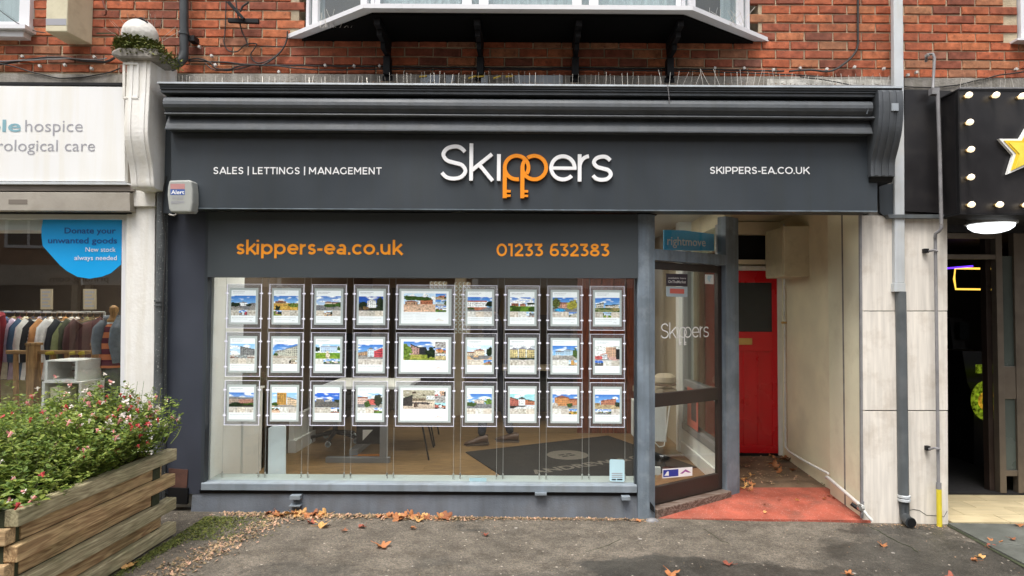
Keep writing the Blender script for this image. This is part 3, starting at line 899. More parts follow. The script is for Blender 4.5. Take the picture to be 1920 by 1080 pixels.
for r in range(26):
    zc = ZB + ROW * (r + .5)
    off = (LEN / 2 if r % 2 else 0)
    for k in range(-21, 22):
        xc = k * LEN + off + .03
        if xc < -4.85 or xc > 5.1: continue
        hit = None
        if zc > BAYZ - .02 and BAYX0 - LEN / 2 < xc < BAYX1 + LEN / 2:
            if BAYX0 + .02 < xc < BAYX1 - .02: continue
        if zc > LWZ - .03 and LWX - .62 < xc < LWX: continue
        if zc > LWZ and 4.02 < xc < 4.5: continue
        vis = -4.25 < xc < 4.12 and r < 10
        if vis:
            me = variants[random.randrange(7)]
            o = bpy.data.objects.new('brick', me); COL.objects.link(o)
            o.location = (xc + random.uniform(-.002, .002), random.uniform(-.002, .0015), zc + random.uniform(-.0015, .0015))
            o.rotation_euler = (0, random.uniform(-.006, .006), 0)
            o.parent = building; o.matrix_parent_inverse = wm(building).inverted()
            nb += 1
        else:
            mm = variants[random.randrange(7)]
            far_.add([v.co + Vector((xc, 0, zc)) for v in mm.vertices], [tuple(p.vertices) for p in mm.polygons])
o = far_.build('brickwork', M['brick'], building); o['kind'] = 'stuff'
print('bricks', nb)
# ledge of old render between brickwork and shopfronts
mb = MB(); 
def ledge(xa, xb, y0, y1, Yf):
    m2 = MB()
    n = 24
    pts = []
    for i in range(n + 1):
        t = i / n
        x = xa + (xb - xa) * t
        pts.append((x, y0 + .005 * (x - 990) + random.uniform(-.8, .8)))
    for i in range(n, -1, -1):
        t = i / n
        x = xa + (xb - xa) * t
        pts.append((x, y1 + .005 * (x - 990)))
    m2.px(pts, Yf, -Yf + .02)
    return m2
ledge(-40, 236, 143, 160, -.05).build('render_ledge', M['concrete'], building)
ledge(296, 1682, 141, 176, -.05).build('render_ledge', M['concrete'], building)
ledge(1438, 1680, 146, 170, -.056).build('painted_ledge', M['ledgewhite'], building)
ledge(1696, 1990, 142, 168, -.05).build('render_ledge', M['concrete'], building)

# ---- bay window
bay = MB()
Yb = -.52
bx0, bx1 = X(688, Yb, 15), X(1292, Yb, 15)
wx0, wx1 = X(541, 0, 70), X(1438, 0, 70)
zs = Z(13, Yb)
plan = [(wx0, 0), (bx0, Yb), (bx1, Yb), (wx1, 0)]
def slab(pl, z0, z1, name, m, parent):
    b = MB(); b.prism([(x, y, z0) for x, y in pl], (0, 0, z1 - z0))
    return b.build(name, m, parent)
bayroot = MB(); 
bay_sill = slab([(wx0 - .02, .0), (bx0 - .02, Yb - .03), (bx1 + .02, Yb - .03), (wx1 + .02, .0)], zs - .030, zs + .004, 'bay_window', M['upvc'], building)
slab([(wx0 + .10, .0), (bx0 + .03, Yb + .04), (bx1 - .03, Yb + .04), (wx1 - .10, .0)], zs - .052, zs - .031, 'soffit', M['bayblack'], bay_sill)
def seg_frame(a, b):
    ux = Vector((b[0] - a[0], b[1] - a[1], 0))
    return Frame((a[0], a[1], zs), ux, (0, 0, 1)), ux.length
ins = [(wx0 + .16, -.01), (bx0 + .05, Yb + .06), (bx1 - .05, Yb + .06), (wx1 - .16, -.01)]
fr_mb, pane_mb, cur = MB(), MB(), MB()
for (a, b), muls in zip(zip(ins, ins[1:]), (([0, 1.0], .05), ([0, .09, .345, .40, .655, .71, .925, 1.0], .05), ([0, 1.0], .05))):
    fr, Ln = seg_frame(a, b)
    fbox(fr_mb, fr, 0, .004, Ln, .032 if Ln > 1.2 else .03, -.03, .02)
    for mu in ([0, .30, .355, .66, .715, 1.0] if Ln > 1.2 else [0, .14, .86, 1.0] if True else []):
        fbox(fr_mb, fr, max(0, Ln * mu - .035), .03, min(Ln, Ln * mu + .035), 1.4, -.028, .018)
    fbox(pane_mb, fr, .01, .03, Ln - .01, 1.4, -.008, -.003)
    fbox(fr_mb, fr, 0, 1.4, Ln, 1.5, -.03, .02)
    nseg = int(Ln / .02)
    vs_, fs = [], []
    for i in range(nseg + 1):
        t = i / nseg
        d = -.09 + .012 * math.sin(i * 1.9) 
        vs_ += [fr.p(Ln * t, .02, d), fr.p(Ln * t, 1.4, d)]
    for i in range(nseg):
        if Ln > 1.2 or (i / nseg < .12 or i / nseg > .72):
            fs.append((2 * i, 2 * i + 2, 2 * i + 3, 2 * i + 1))
    cur.add(vs_, fs)
fr_mb.build('frame', M['upvc'], bay_sill)
pane_mb.build('pane', M['glassup'], bay_sill)
cur.build('net_curtain', M['curtain'], bay_sill)
slab([(wx0, 0), (bx0, Yb), (bx1, Yb), (wx1, 0)], zs + 1.5, zs + 1.7, 'canopy', M['upvc'], bay_sill)
simple('reveal', bay_sill, M['intback'], (BAYX0, .2, BAYZ, BAYX1, .24, 5.4), (BAYX0, 0.005, zs + .01, BAYX1, .24, zs + .03))
for xp in (706, 894, 1086, 1277):
    xb = X(xp, -.45, 40)
    b = MB()
    zt = zs - .053
    b.box(xb - .024, -.44, zt - .05, xb + .024, -.02, zt)
    b.box(xb - .020, -.36, zt - .10, xb + .020, -.02, zt - .05)
    b.box(xb - .018, -.24, zt - .15, xb + .018, -.02, zt - .10)
    b.box(xb - .028, -.10, zt - .30, xb + .028, -.011, zt - .15)
    b.box(xb - .04, -.06, zt - .34, xb + .04, -.011, zt - .30)
    b.build('bracket', M['black'], bay_sill, bevel=.004)
# ---- left sash window (only its corner shows) and right window edge
zl = Z(58, -.08, 40)
lw = simple('window', building, M['upvc'], (-4.85, -.05, zl + .035, LWX + .0, .10, zl + .09), (LWX - .085, -.05, zl + .09, LWX + .0, .1, 5.3))
simple('sill', lw, M['upvc'], (-4.9, -.13, zl, LWX + .03, .0, zl + .033), (-4.9, -.09, zl - .05, X(44, -.09, 60), -.0, zl - .002))
simple('pane', lw, M['glassup'], (-4.85, .0, zl + .09, LWX - .085, .01, 5.3))
simple('net_curtain', lw, M['curtain'], (-4.85, .10, zl, LWX, .12, 5.3))
rw = simple('window', building, M['upvc'], (4.03, -.03, LWZ - .03, 4.12, .1, 5.3))
simple('sill', rw, M['upvc'], (X(1906, -.08, 70), -.09, Z(76, -.08, 1910), 4.6, .0, Z(72, -.08, 1910) ))
simple('pane', rw, M['glassup'], (4.12, .0, LWZ, 4.5, .01, 5.3))

# ------------------------------------------------------------------ structure hidden behind: party walls, ceilings, floors
def structure(name, m, *boxes):
    o = simple(name, None, m, *boxes); o['kind'] = 'structure'; return o
structure('party_wall', M['intwhite'], (-3.02, -.02, -.1, -2.62, 5.3, 2.74))
structure('ceiling', M['ceil'], (-2.62, .0, 2.60, 1.80, 5.3, 2.74))
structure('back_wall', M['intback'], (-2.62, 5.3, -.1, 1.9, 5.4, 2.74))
structure('sky_block_slab', M['darkwall'], (-8.5, .22, 2.75, 8, 6.5, 2.85))  # unseen slab put in to keep sky light out of the rooms

# ------------------------------------------------------------------ estate agent shopfront
shop = empty('estate_agent_shopfront', 'charcoal painted estate agent shopfront with white and orange lettering and a wide display window', 'shopfront', (0, -.1, 0))
XL, XR = X(321, -.22, 320), X(1645, -.22, 320)
def prof_strip(name, prof, x0, x1, m, back=-.06, parent=shop, bevel=0):
    """front outline [(Y, pixel row)] swept along x, closed at the back"""
    pr = [(Y, Z(y, Y)) for Y, y in prof]
    pr = pr + [(back, pr[-1][1]), (back, pr[0][1])]
    b = MB()
    b.sweep([(y, z) for y, z in pr][::-1], (x0, 0, 0), (x1, 0, 0))
    return b.build(name, m, parent, bevel=bevel)
XCL, XCR = X(300, -.42, 170), X(1690, -.42, 170)
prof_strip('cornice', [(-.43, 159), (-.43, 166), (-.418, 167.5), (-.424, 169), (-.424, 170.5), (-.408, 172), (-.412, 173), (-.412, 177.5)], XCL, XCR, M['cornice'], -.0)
prof_strip('lead_flashing', [(-.443, 157.4), (-.447, 160.5)], XCL - .01, XCR + .0, M['lead'], -.02)
prof_strip('awning_recess', [(-.27, 178), (-.27, 187)], XCL, XCR - .17, M['black'], -.02)
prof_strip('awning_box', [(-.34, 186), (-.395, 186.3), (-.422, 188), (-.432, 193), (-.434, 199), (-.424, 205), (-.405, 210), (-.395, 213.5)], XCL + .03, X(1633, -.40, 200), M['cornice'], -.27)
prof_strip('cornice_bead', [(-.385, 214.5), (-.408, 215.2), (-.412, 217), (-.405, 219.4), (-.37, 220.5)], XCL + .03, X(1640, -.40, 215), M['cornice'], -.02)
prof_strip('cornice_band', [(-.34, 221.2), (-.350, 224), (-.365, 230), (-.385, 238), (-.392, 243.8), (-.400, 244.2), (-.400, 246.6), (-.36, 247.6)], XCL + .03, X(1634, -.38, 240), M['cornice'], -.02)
fascia = MB().px([(321, 249), (1645, 256), (1645, 395), (360, 389.5), (321, 389.5)], -.30, .24).build('fascia_board', M['grey'], shop)
MB().px([(360, 389.7), (1645, 395.2), (1645, 397), (360, 391.2)], -.304, .03).build('fascia_bottom_trim', M['bluegrey'], shop)
mb = MB()   # returned left end of the cornice
mb.px([(300, 162), (318, 170), (322, 250), (322, 400), (300, 400), (297, 250)], -.2, .12)
mb.build('end_post', M['grey'], shop)
MB().px([(316, 878), (352, 881), (350, 914), (338, 920), (318, 915)], -.118, .005).build('rusted_plate', mat('rusty_brown_plate', (.09, .04, .028), .8, .3, 12, .3, 60), shop)
MB().px([(314, 914), (352, 916), (350, 946), (314, 944)], -.13, .03).build('base_void', M['black'], shop)
# small awning hook and latch
MB().tube([P(1252, 160, -.46), P(1254, 178, -.45), P(1255, 194, -.43)], .0035, 6).build('awning_hook', M['conduit'], shop)
MB().tube([P(1633, 199, -.425), P(1628, 205, -.425), P(1625, 214, -.425)], .006, 6).build('awning_latch', M['grey'], shop)
# right console bracket
def console(name, xl, xr, prof, m, parent, Yback, flutes=3, bevel=.004):
    b = MB()
    prof = cr_spline(prof, 4)
    n = len(prof)
    ring = [(Y, z) for Y, z in prof] + [(Yback, prof[-1][1]), (Yback, prof[0][1])]
    b.sweep(ring[::-1], (xl, 0, 0), (xr, 0, 0))
    o = b.build(name, m, parent, bevel=bevel)
    b = MB()
    wd = xr - xl
    for k in range(flutes):
        c = xl + wd * (.22 + .56 * k / max(1, flutes - 1))
        b.sweep([(Y - (.007 if 0 < i < n - 1 else .002), z) for i, (Y, z) in enumerate(prof)][::-1] + [(Y + .02, z) for Y, z in prof], (c - wd * .07, 0, 0), (c + wd * .07, 0, 0))
    b.build('fluting', m, o, bevel=.002)
    return o
cp = [(-.46, 169), (-.47, 190), (-.465, 215), (-.445, 245), (-.40, 275), (-.355, 300), (-.345, 318), (-.345, 331)]
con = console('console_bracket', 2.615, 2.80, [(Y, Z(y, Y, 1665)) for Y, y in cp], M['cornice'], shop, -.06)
mb = MB()
mb.sweep([(-.31, Z(342, -.3, 1650)), (-.33, Z(332, -.33, 1650)), (-.06, Z(332, -.33, 1650)), (-.06, Z(342, -.3, 1650))], (2.62, 0, 0), (2.795, 0, 0))
mb.build('console_base', M['black'], con)
simple('junction_plate', con, M['lead'], (X(1671, -.475, 200), -.482, Z(208, -.475, 1676), X(1684, -.475, 200), -.46, Z(194, -.475, 1676)))
MB().px([(1648, 345), (1690, 345), (1690, 408), (1662, 408), (1650, 398)], -.13, .05).build('side_panel', M['grey'], shop)
# pilaster, window panel, frame, sill, riser
MB().px([(315, 396), (388, 396), (378, 926), (312, 926)], -.11, .1).build('pilaster', M['grey2'], shop)
mb = MB()
mb.px([(386, 396), (392, 396), (382, 908), (376, 908)], -.125, .05)
mb.px([(1191, 520), (1198, 520), (1198, 912), (1190, 912)], -.09, .06)
mb.build('window_frame', M['grey'], shop)
MB().px([(391, 397), (1196, 402), (1196, 521.5), (389, 519.5)], -.15, .09).build('window_panel', M['panelgrey'], shop)
MB().px([(388, 388), (1232, 391), (1232, 403), (388, 399.5)], -.065, .06).build('painted_head_shadow', M['black'], shop)  # black strip paints in the shadow gap under the fascia
prof_strip('sill', [(-.075, 906), (-.105, 907), (-.130, 909), (-.134, 911), (-.134, 922.5)], X(377, -.134, 915), X(1195, -.15, 915), M['sillgrey'], -.03)
prof_strip('sill_recess_strip', [(-.13, 923), (-.112, 924), (-.112, 928.5)], X(372, -.134, 915), X(1195, -.15, 915), M['black'], -.03)  # black strip stands for the dark recess under the sill
gl, gr = X(360, -.11, 940), X(1196, -.11, 940)
mb = MB(); mb.add([(gl, -.128, gz(gl) - .05), (gr, -.128, gz(gr) - .05), (gr, -.105, Z(928, -.11)), (gl, -.105, Z(928, -.11)), (gl, .0, gz(gl) - .05), (gr, 0, gz(gr) - .05), (gr, 0, Z(928, -.11)), (gl, 0, Z(928, -.11))],
                  [(0, 1, 2, 3), (5, 4, 7, 6), (3, 2, 6, 7), (1, 5, 6, 2), (4, 0, 3, 7)])
riser = mb.build('stall_riser', M['riser'], shop)
for x0, x1, y0, y1 in ((543, 562, 930, 937), (541, 562, 948.5, 950.5), (1166, 1182, 932, 938), (1003, 1025, 925, 929)):
    MB().rect(x0, y0, x1, y1, -.175 if y0 > 926 else -.165, .06).build('riser_bracket', M['sillgrey'], riser)
pane = MB().px([(386, 519), (1194, 519), (1194, 909), (378, 909)], -.045, .004).build('window_pane', M['glassm'], shop)
# weathered post between window and door
pa, pb_, pc = Vector((X(1196, -.14), -.14, 0)), Vector((X(1217, -.14), -.14, 0)), Vector((X(1228, -.10), -.10, 0))
zt, zb = Z(400, -.14), gz(1.0) + .0
mb = MB(); mb.prism([(pa.x, pa.y, zb), (pb_.x, pb_.y, zb), (pc.x, pc.y, zb), (pc.x - .02, .02, zb), (pa.x, .02, zb)], (0, 0, zt - zb))
post = mb.build('corner_post', M['bluegrey'], shop, bevel=.003)
MB().px([(1217, 938), (1219, 955), (1228, 962), (1226, 950)], -.135, .01).build('rot_hole', M['black'], post)
# angled entrance
A = Vector((X(1226, -.08), -.08, 0)); B_ = Vector((X(1374, .50), .50, 0))
fd = Frame(A, B_ - A, (0, 0, 1))
LD = (B_ - A).length
def fd_h(px, py, off=0): return frame_hit(fd, px, py, off)
s0 = 0.0
sR0 = fd_h(1362, 700)[0]; sR1 = fd_h(1386, 700)[0]
tz0 = fd_h(1230, 488)[1]; tz1 = fd_h(1230, 467)[1]
mb = MB(); fbox(mb, fd, sR0, .0, sR1, 2.46, -.09, .0); mb.build('door_post', M['bluegrey'], shop, bevel=.003)
mb = MB(); fbox(mb, fd, s0, tz0, sR0, tz1, -.08, .012); mb.build('transom_bar', M['bluegrey'], shop, bevel=.003)
mb = MB(); fbox(mb, fd, s0, tz1, sR0, 2.46, -.050, -.045); mb.build('transom_pane', M['glassm'], shop)
mb = MB(); fbox(mb, fd, s0, -.02, sR0 + .02, .055, -.10, .035); mb.build('threshold', wood_mat('worn_threshold_timber', (.22, .17, .14), (.11, .07, .05), 'X', .1), shop, bevel=.006)
door = empty('door', None, None, tuple(fd.p(.02, .06, -.06)))
door.parent = shop; door.matrix_parent_inverse = wm(shop).inverted()
dx0, dx1 = .0, sR0
dz0, dz1 = .062, tz0 - .005
zr0, zr1 = fd_h(1300, 755, -.06)[1], fd_h(1300, 731, -.06)[1]
dj = fd_h(1344, 700, -.06)[0]
zbr = fd_h(1300, 897, -.06)[1]
ztr = fd_h(1300, 509, -.06)[1]
for nm, b in (('stile', (dx0, dz0, dx0 + .03, dz1)), ('stile', (dj, dz0, dx1 - .002, dz1)), ('top_rail', (dx0 + .03, ztr, dj, dz1)), ('lock_rail', (dx0 + .03, zr0, dj, zr1)), ('bottom_rail', (dx0 + .03, dz0, dj, zbr))):
    mb = MB(); fbox(mb, fd, *b, -.085, -.045); mb.build(nm, M['brown'], door, bevel=.003)
mb = MB(); fbox(mb, fd, dx0 + .03, zbr, dj, zr0, -.068, -.063); fbox(mb, fd, dx0 + .03, zr1, dj, ztr, -.068, -.063); mb.build('door_glass', M['glassm'], door)
# window into the passage (the shop's own side screen, seen through the door)
# lettering
sign_text('lettering', 'SALES | LETTINGS | MANAGEMENT', 400, 716, 326.5, 13.4, -.30, .108, M['lettering_white'], shop, .055, .002, .002)
sign_text('lettering', 'SKIPPERS-EA.CO.UK', 1331, 1518, 326, 13.4, -.30, .108, M['lettering_white'], shop, .045, .002, .002)
sign_text('lettering', 'skippers-ea.co.uk', 443, 755, 477, 20, -.15, .122, M['print_orange'], shop, .02, .001, .002, .53)
sign_text('lettering', '01233 632383', 931, 1144, 480.5, 24, -.15, .122, M['print_orange'], shop, .03, .001, .002)

def logo(fr, s, thick, lift, m1, m2, parent, wk=7.0):
    """the keys logo in photograph pixels of the fascia: origin (988,340) is the baseline centre; s = metres per pixel"""
    def T(p): return ((p[0] - 988) , (340 - p[1]))
    def rb(pts, w, closed=False): return (*ribbon([T(p) for p in pts], w, closed), closed)
    def circ(cx, cy, r, a0=0, a1=360, n=36):
        pts = arc(cx, cy, r, -r, a0, a1, n)
        return pts[:-1] if a1 - a0 == 360 else pts
    w = wk
    Sp = [(.93, .84), (.74, .97), (.5, 1), (.2, .93), (.05, .75), (.2, .57), (.5, .495), (.82, .42), (.96, .24), (.8, .06), (.5, 0), (.2, .04), (.0, .18)]
    S = cr_spline([(828 + x * 46, 337 - y * 61) for x, y in Sp], 6)
    sp = cr_spline([(1112 + x * 35, 337 - y * 44) for x, y in Sp], 6)
    white = [rb(S, w), rb([(883, 270), (883, 340.5)], w), rb([(883, 322), (922, 290)], w), rb([(899, 311), (923.5, 340.5)], w), rb([(935, 290), (935, 340.5)], w),
             rb(circ(1055.5, 315, 22, 0, 318), w), rb([(1034, 315.5), (1081, 315.5)], w * .85), rb([(1087, 289), (1087, 340.5)], w), rb(arc(1106, 313, 19, -20.5, 175, 95, 10), w), rb(sp, w)]
    mb = MB()
    ribbons_to(mb, white, fr, 0, 0, s, s, thick, lift)
    mb.build('lettering', m1, parent)
    mb = MB()
    g1 = [rb(circ(968.5, 315, 22.3, -31, 282, 44), w), rb([(946.4, 318), (946.4, 373)], w + .6)]
    g2 = [rb(circ(1001.7, 315, 22.3, 147 - 360, 125, 48), w), rb([(979.5, 312), (979.5, 373)], w + .6)]
    for st in (949.5, 982.5):
        g1 += [rb([(st, 360), (st + 8, 360)], 4.6), rb([(st, 368.5), (st + 8, 368.5)], 4.4)]
    ribbons_to(mb, g1, fr, 0, 0, s, s, thick, lift)
    ribbons_to(mb, g2, fr, 0, 0, s, s, thick * 1.1, lift)
    mb.build('key_emblem', m2, parent)
o_ = P(988, 340, -.30)
logo(Frame(o_, (1, 0, -.002), (0, 0, 1)), (5.2 - .30) / FPX, .020, .004, M['lettering_white'], M['lettering_orange'], shop)
sx, sy = fd_h(1286, 633.5, -.06)
sA = fd_h(1240, 633, -.06)[0]; sB = fd_h(1331, 634, -.06)[0]
logo(Frame(fd.p(sx, sy, -.062), fd.ux, fd.uy), (sB - sA) / 327, .0004, .0008, M['etch'], M['etch'], door, 5.5)

# ------------------------------------------------------------------ passage beside the shop with the red door
YD = 1.86
XW0, XW1 = 2.69, 2.80
structure('passage_ceiling', M['creambox'], (1.80, -.05, 2.62, 2.95, 2.2, 2.74))
m_ = MB()
def pz(y): return gz(2.2) + .012 + (y + .12) * .030
fl = [(1.02, -.10), (2.70, -.12), (2.78, .72), (1.80, .70), (1.78, .50)]
m_.add([(x, y, pz(y)) for x, y in fl] + [(x, y, pz(y) - .1) for x, y in fl], [(0, 1, 2, 3, 4), (0, 5, 6, 1)])
o = m_.build('red_painted_ramp', M['redpaint']); o['kind'] = 'structure'
m_ = MB(); fl = [(1.80, .70), (2.78, .72), (2.9, YD + .1), (1.80, YD + .1)]
m_.add([(x, y, pz(y) - .004) for x, y in fl], [(0, 1, 2, 3)])
o = m_.build('passage_floor', M['passfloor']); o['kind'] = 'structure'
mb = MB()   # right passage wall: thicker towards the street
mb.prism([(2.668, -.10, -.1), (2.72, -.10, -.1), (2.86, YD + .2, -.1), (2.80, YD + .2, -.1), (2.745, .54, -.1), (2.705, .54, -.1)], (0, 0, 2.74))
o = mb.build('passage_wall', [M['passage2']]); o['kind'] = 'structure'
mb = MB(); mb.prism([(2.66, -.085, -.1), (2.70, -.085, -.1), (2.73, .53, -.1), (2.69, .53, -.1)], (0, 0, 2.74))
o = mb.build('passage_wall_panel', M['passage']); o['kind'] = 'structure'
structure('passage_wall', M['passage2'], (1.80, .66, -.1, 1.86, YD + .2, .30), (1.80, .66, 2.2, 1.86, YD + .2, 2.74), (1.80, 1.75, .3, 1.86, YD + .2, 2.2))
# frames around the red door, seen straight on
rd = empty('red_front_door', 'red panelled front door with brass letterbox at the end of the passage', 'door', (2.35, YD, .04))
def dp(px, py, Y=YD): return P(px, py, Y)
xA, xB = dp(1323, 700).x, dp(1457, 700).x
zA, zB_ = dp(1420, 849).z, dp(1420, 508).z
simple('door_leaf', rd, M['red'], (xA, YD, zA, xB, YD + .04, zB_))
# raised frame pieces leave panels recessed
mb = MB()
zw0, zw1 = dp(1410, 622).z, dp(1410, 530).z
zp0, zp1 = dp(1410, 835).z, dp(1410, 658).z
st = .105
mb.box(xA, YD - .016, zA, xA + st, YD - .001, zB_); mb.box(xB - .055, YD - .016, zA, xB, YD - .001, zB_)
mb.box(xA + st, YD - .016, zA, xB - .055, YD - .001, zp0); mb.box(xA + st, YD - .016, zp1, xB - .055, YD - .001, zw0); mb.box(xA + st, YD - .016, zw1, xB - .055, YD - .001, zB_)
w_ = (xB - .055 - xA - st)
for k in (1, 2, 3):
    c = xA + st + w_ * k / 4
    mb.box(c - .009, YD - .011, zp0, c + .009, YD - .001, zp1)
mb.build('panel_frame', M['red'], rd, bevel=.003)
simple('door_window', rd, M['oppdark'], (xA + st, YD - .006, zw0, xB - .055, YD - .001, zw1))
lb = MB(); p0, p1 = dp(1366, 646), dp(1409, 634)
lb.box(p0.x, YD - .026, p0.z, p1.x, YD - .0165, p1.z)
lbo = lb.build('letterbox', M['brass'], rd, bevel=.003)
simple('flap', lbo, M['brass'], (p0.x + .02, YD - .032, p0.z + .015, p1.x - .02, YD - .0265, p1.z - .015))
# surround, transom light and boarded top
xR = dp(1466, 700).x
simple('door_surround', rd, M['whiteold'], (xB + .002, YD - .03, zA - .02, xR, YD + .06, dp(1470, 500).z), (1.86, YD - .03, zB_ + .003, xR, YD + .06, dp(1400, 499).z))
simple('sill_step', rd, M['black'], (1.86, YD - .012, zA - .06, xB, YD + .05, zA - .003))
rdt = structure('passage_end_wall', M['passage2'], (1.86, YD + .06, -.1, 2.95, YD + .2, 2.62))
simple('transom_light', rd, M['black'], (1.86, YD + .03, dp(1400, 486).z, dp(1437, 480).x, YD + .059, dp(1400, 441).z))
simple('transom_frame', rd, M['passage2'], (1.86, YD - .02, dp(1400, 496).z, xR + .3, YD + .059, dp(1400, 487).z), (1.86, YD + .0, dp(1400, 440).z, xR + .3, YD + .059, dp(1400, 416).z))
# meter box high on the passage wall
mbx = empty('meter_box', 'beige enamelled meter box high on the cream passage wall beside the red door', 'meter box', (2.6, 1.2, 2.2))
mb = MB()
p0 = P(1470, 518, 1.08); p1 = P(1514, 424, 1.08)
mb.box(p0.x, 1.08, p0.z, p1.x + .06, 1.56, p1.z)
mb.build('box_body', M['creambox'], mbx, bevel=.008)
simple('box_door', mbx, M['creambox'], (p0.x - .008, 1.10, p0.z + .02, p0.x - .001, 1.54, p1.z - .03))
def on_wall(px, py, off=.03):
    """point on the right passage wall face"""
    fr = Frame((2.668, -.1, 0), Vector((2.69 - 2.66, .62, 0)), (0, 0, 1))
    n = Vector((-1, .05, 0)).normalized()
    d = RC @ Vector(((px - CXP) / FPX, -(py - CYP) / FPX, -1.0))
    o = Vector((2.66, -.085, 0)) + n * off
    t = (o - EYE).dot(n) / d.dot(n)
    return EYE + d * t
# passage pipes
mb = MB()
pth = [P(1470, 420, 1.70), P(1471, 600, 1.70), P(1473, 838, 1.70), on_wall(1480, 847), on_wall(1515, 868), on_wall(1553, 888)]
mb.tube(pth, .011, 8)
o = mb.build('passage_pipe', M['pipe_white'], None, True); tag(o, 'thin cream pipe beside the red door, running down and along the wall foot', 'pipe')
q = MB().tube([P(1466, 605, 1.68), P(1479, 605, 1.72)], .013, 6).build('pipe_clip', M['brass'], o)
lowpipe = empty('waste_pipe', 'white waste pipe running down along the foot of the cream wall to the pavement', 'pipe', tuple(P(1600, 940, .2)))
mb = MB().tube([on_wall(1549, 896), on_wall(1551, 894), on_wall(1612, 946), on_wall(1619, 951)], .014, 8)
mb.build('upper_run', M['pipe_white'], lowpipe, True)
MB().tube([P(1618, 955, -.13), P(1626, 967, -.16), P(1635, 976, -.17)], .012, 8).build('lower_run', M['pipe_white'], lowpipe, True)
MB().tube([P(1596, 944, -.06), P(1604, 950, -.08), P(1614, 956, -.12)], .016, 8).build('black_elbow', M['black'], lowpipe, True)
MB().lathe([(.0, -.02), (.024, -.015), (.026, .012), (.014, .02)], P(1614, 952, -.13), 12, axis='Y').build('valve', M['chrome'], lowpipe, True)
MB().tube([P(1619, 940, -.13), P(1616, 965, -.14)], .006, 6).build('valve_stem', M['conduit'], lowpipe, True)

# ------------------------------------------------------------------ stone clad pier at the right
pier = empty('stone_pier', 'pale travertine clad pier between the passage and the amusement arcade entrance', 'pier', (3.0, -.1, 0))
Yp = -.115
simple('pier_core', pier, M['concrete'], (2.675, -.10, -.2, 3.32, .25, 2.74))
cols_ = [(1616, 1690), (1691.5, 1777)]
rows_ = [(404, 582.5), (584, 769), (771, 984)]
for a, b in cols_:
    for c, d in rows_:
        MB().px([(a + (d < 600) * -1.2, c), (b - (c < 600) * 1, c), (b + (d - 700) * .004, d), (a + (d - 580) * .006, d)], Yp, .012).build('stone_tile', M['stone'], pier, bevel=.0015)
MB().px([(1612, 398), (1616, 398), (1619, 972), (1615, 972)], -.122, .02).build('metal_bead', M['conduit'], pier)
mb = MB().tube([P(1703, 957, Yp - .001), P(1713, 955, Yp - .001), P(1724, 957, Yp - .001), P(1737, 966, Yp - .001), P(1757, 967, Yp - .001), P(1770, 969, Yp - .001), P(1776, 958, Yp - .001)], .0018, 5)
mb.build('crack', M['black'], pier)

# downpipe on the pier
dpz = empty('downpipe', 'downpipe on the pale pier, light grey above, slate grey below, with open elbow foot', 'downpipe', tuple(P(1690, 985, -.17)))
Ypipe = -.155
MB().px([(1675.5, -40), (1693, -40), (1696, 262), (1697, 531), (1678, 531), (1677.5, 262)], Ypipe, .05).build('upper_pipe', M['pipe_light'], dpz, bevel=.006)
MB().px([(1677, 531), (1698, 531), (1698, 547), (1677, 547)], Ypipe - .008, .06).build('socket', M['pipe_light'], dpz, bevel=.003)
MB().tube([P(1688.5, 547, Ypipe + .025), P(1691, 700, Ypipe + .025), P(1694, 940, Ypipe + .025)], .040, 16).build('lower_pipe', M['pipe_dark'], dpz, True)
for y0, y1 in ((929, 934.5), (936, 941.5)):
    MB().lathe([(.043, Z(y1, Ypipe, 1694)), (.046, Z(y1, Ypipe, 1694) + .003), (.046, Z(y0, Ypipe, 1694) - .003), (.043, Z(y0, Ypipe, 1694))], (P(1695, 935, Ypipe + .025).x, Ypipe + .025, 0), 18).build('pipe_band', M['pipe_light'], dpz, True)
MB().tube([P(1695.5, 941, Ypipe + .025), P(1696, 962, Ypipe + .02), P(1697, 970, Ypipe - .0), P(1703, 977, Ypipe - .05), P(1708, 980, Ypipe - .09)], [.036, .036, .037, .038, .040], 16, cap=True).build('elbow', M['blackmetal'], dpz, True)
MB().lathe([(.034, 0), (.034, .002)], P(1710, 980.5, Ypipe - .098), 14, axis='Y').build('elbow_mouth', M['black'], dpz, True)

# thin conduit with yellow sleeve
cd = empty('conduit', 'thin grey conduit with bright yellow sleeve at its foot on the pale pier', 'conduit', tuple(P(1761, 985, -.17)))
MB().tube([P(1736, 116, -.10), P(1737, 107, -.12), P(1742, 101.5, -.14), P(1749, 101, -.15), P(1752, 108, -.16), P(1751, 130, -.16), P(1749, 165, -.18), P(1756, 174, -.22), P(1759, 178, -.24)], .011, 8).build('swan_neck', M['conduit'], cd, True)
MB().tube([P(1736, 106, -.13), P(1741, 102, -.15)], .017, 8).build('swan_mouth', M['chrome'], cd, True)
MB().tube([P(1758, 172, -.24), P(1762, 290, -.24), P(1765, 420, -.24)], .014, 10).build('upper_tube', M['conduit'], cd, True)
MB().tube([P(1765, 421, -.24), P(1765, 428, -.24), P(1760, 434, -.22), P(1754, 438, -.20), P(1753.5, 446, -.19)], .013, 10).build('offset_bend', M['conduit'], cd, True)
MB().tube([P(1753.5, 440, -.18), P(1757, 700, -.18), P(1759.5, 905, -.18)], .012, 10).build('lower_tube', M['conduit'], cd, True)
MB().tube([P(1760, 905, -.18), P(1760, 917, -.18)], .019, 10).build('coupler', M['conduit'], cd, True)
MB().tube([P(1760.5, 917, -.18), P(1761.5, 987, -.18)], .0195, 12).build('yellow_sleeve', M['yellow'], cd, True)
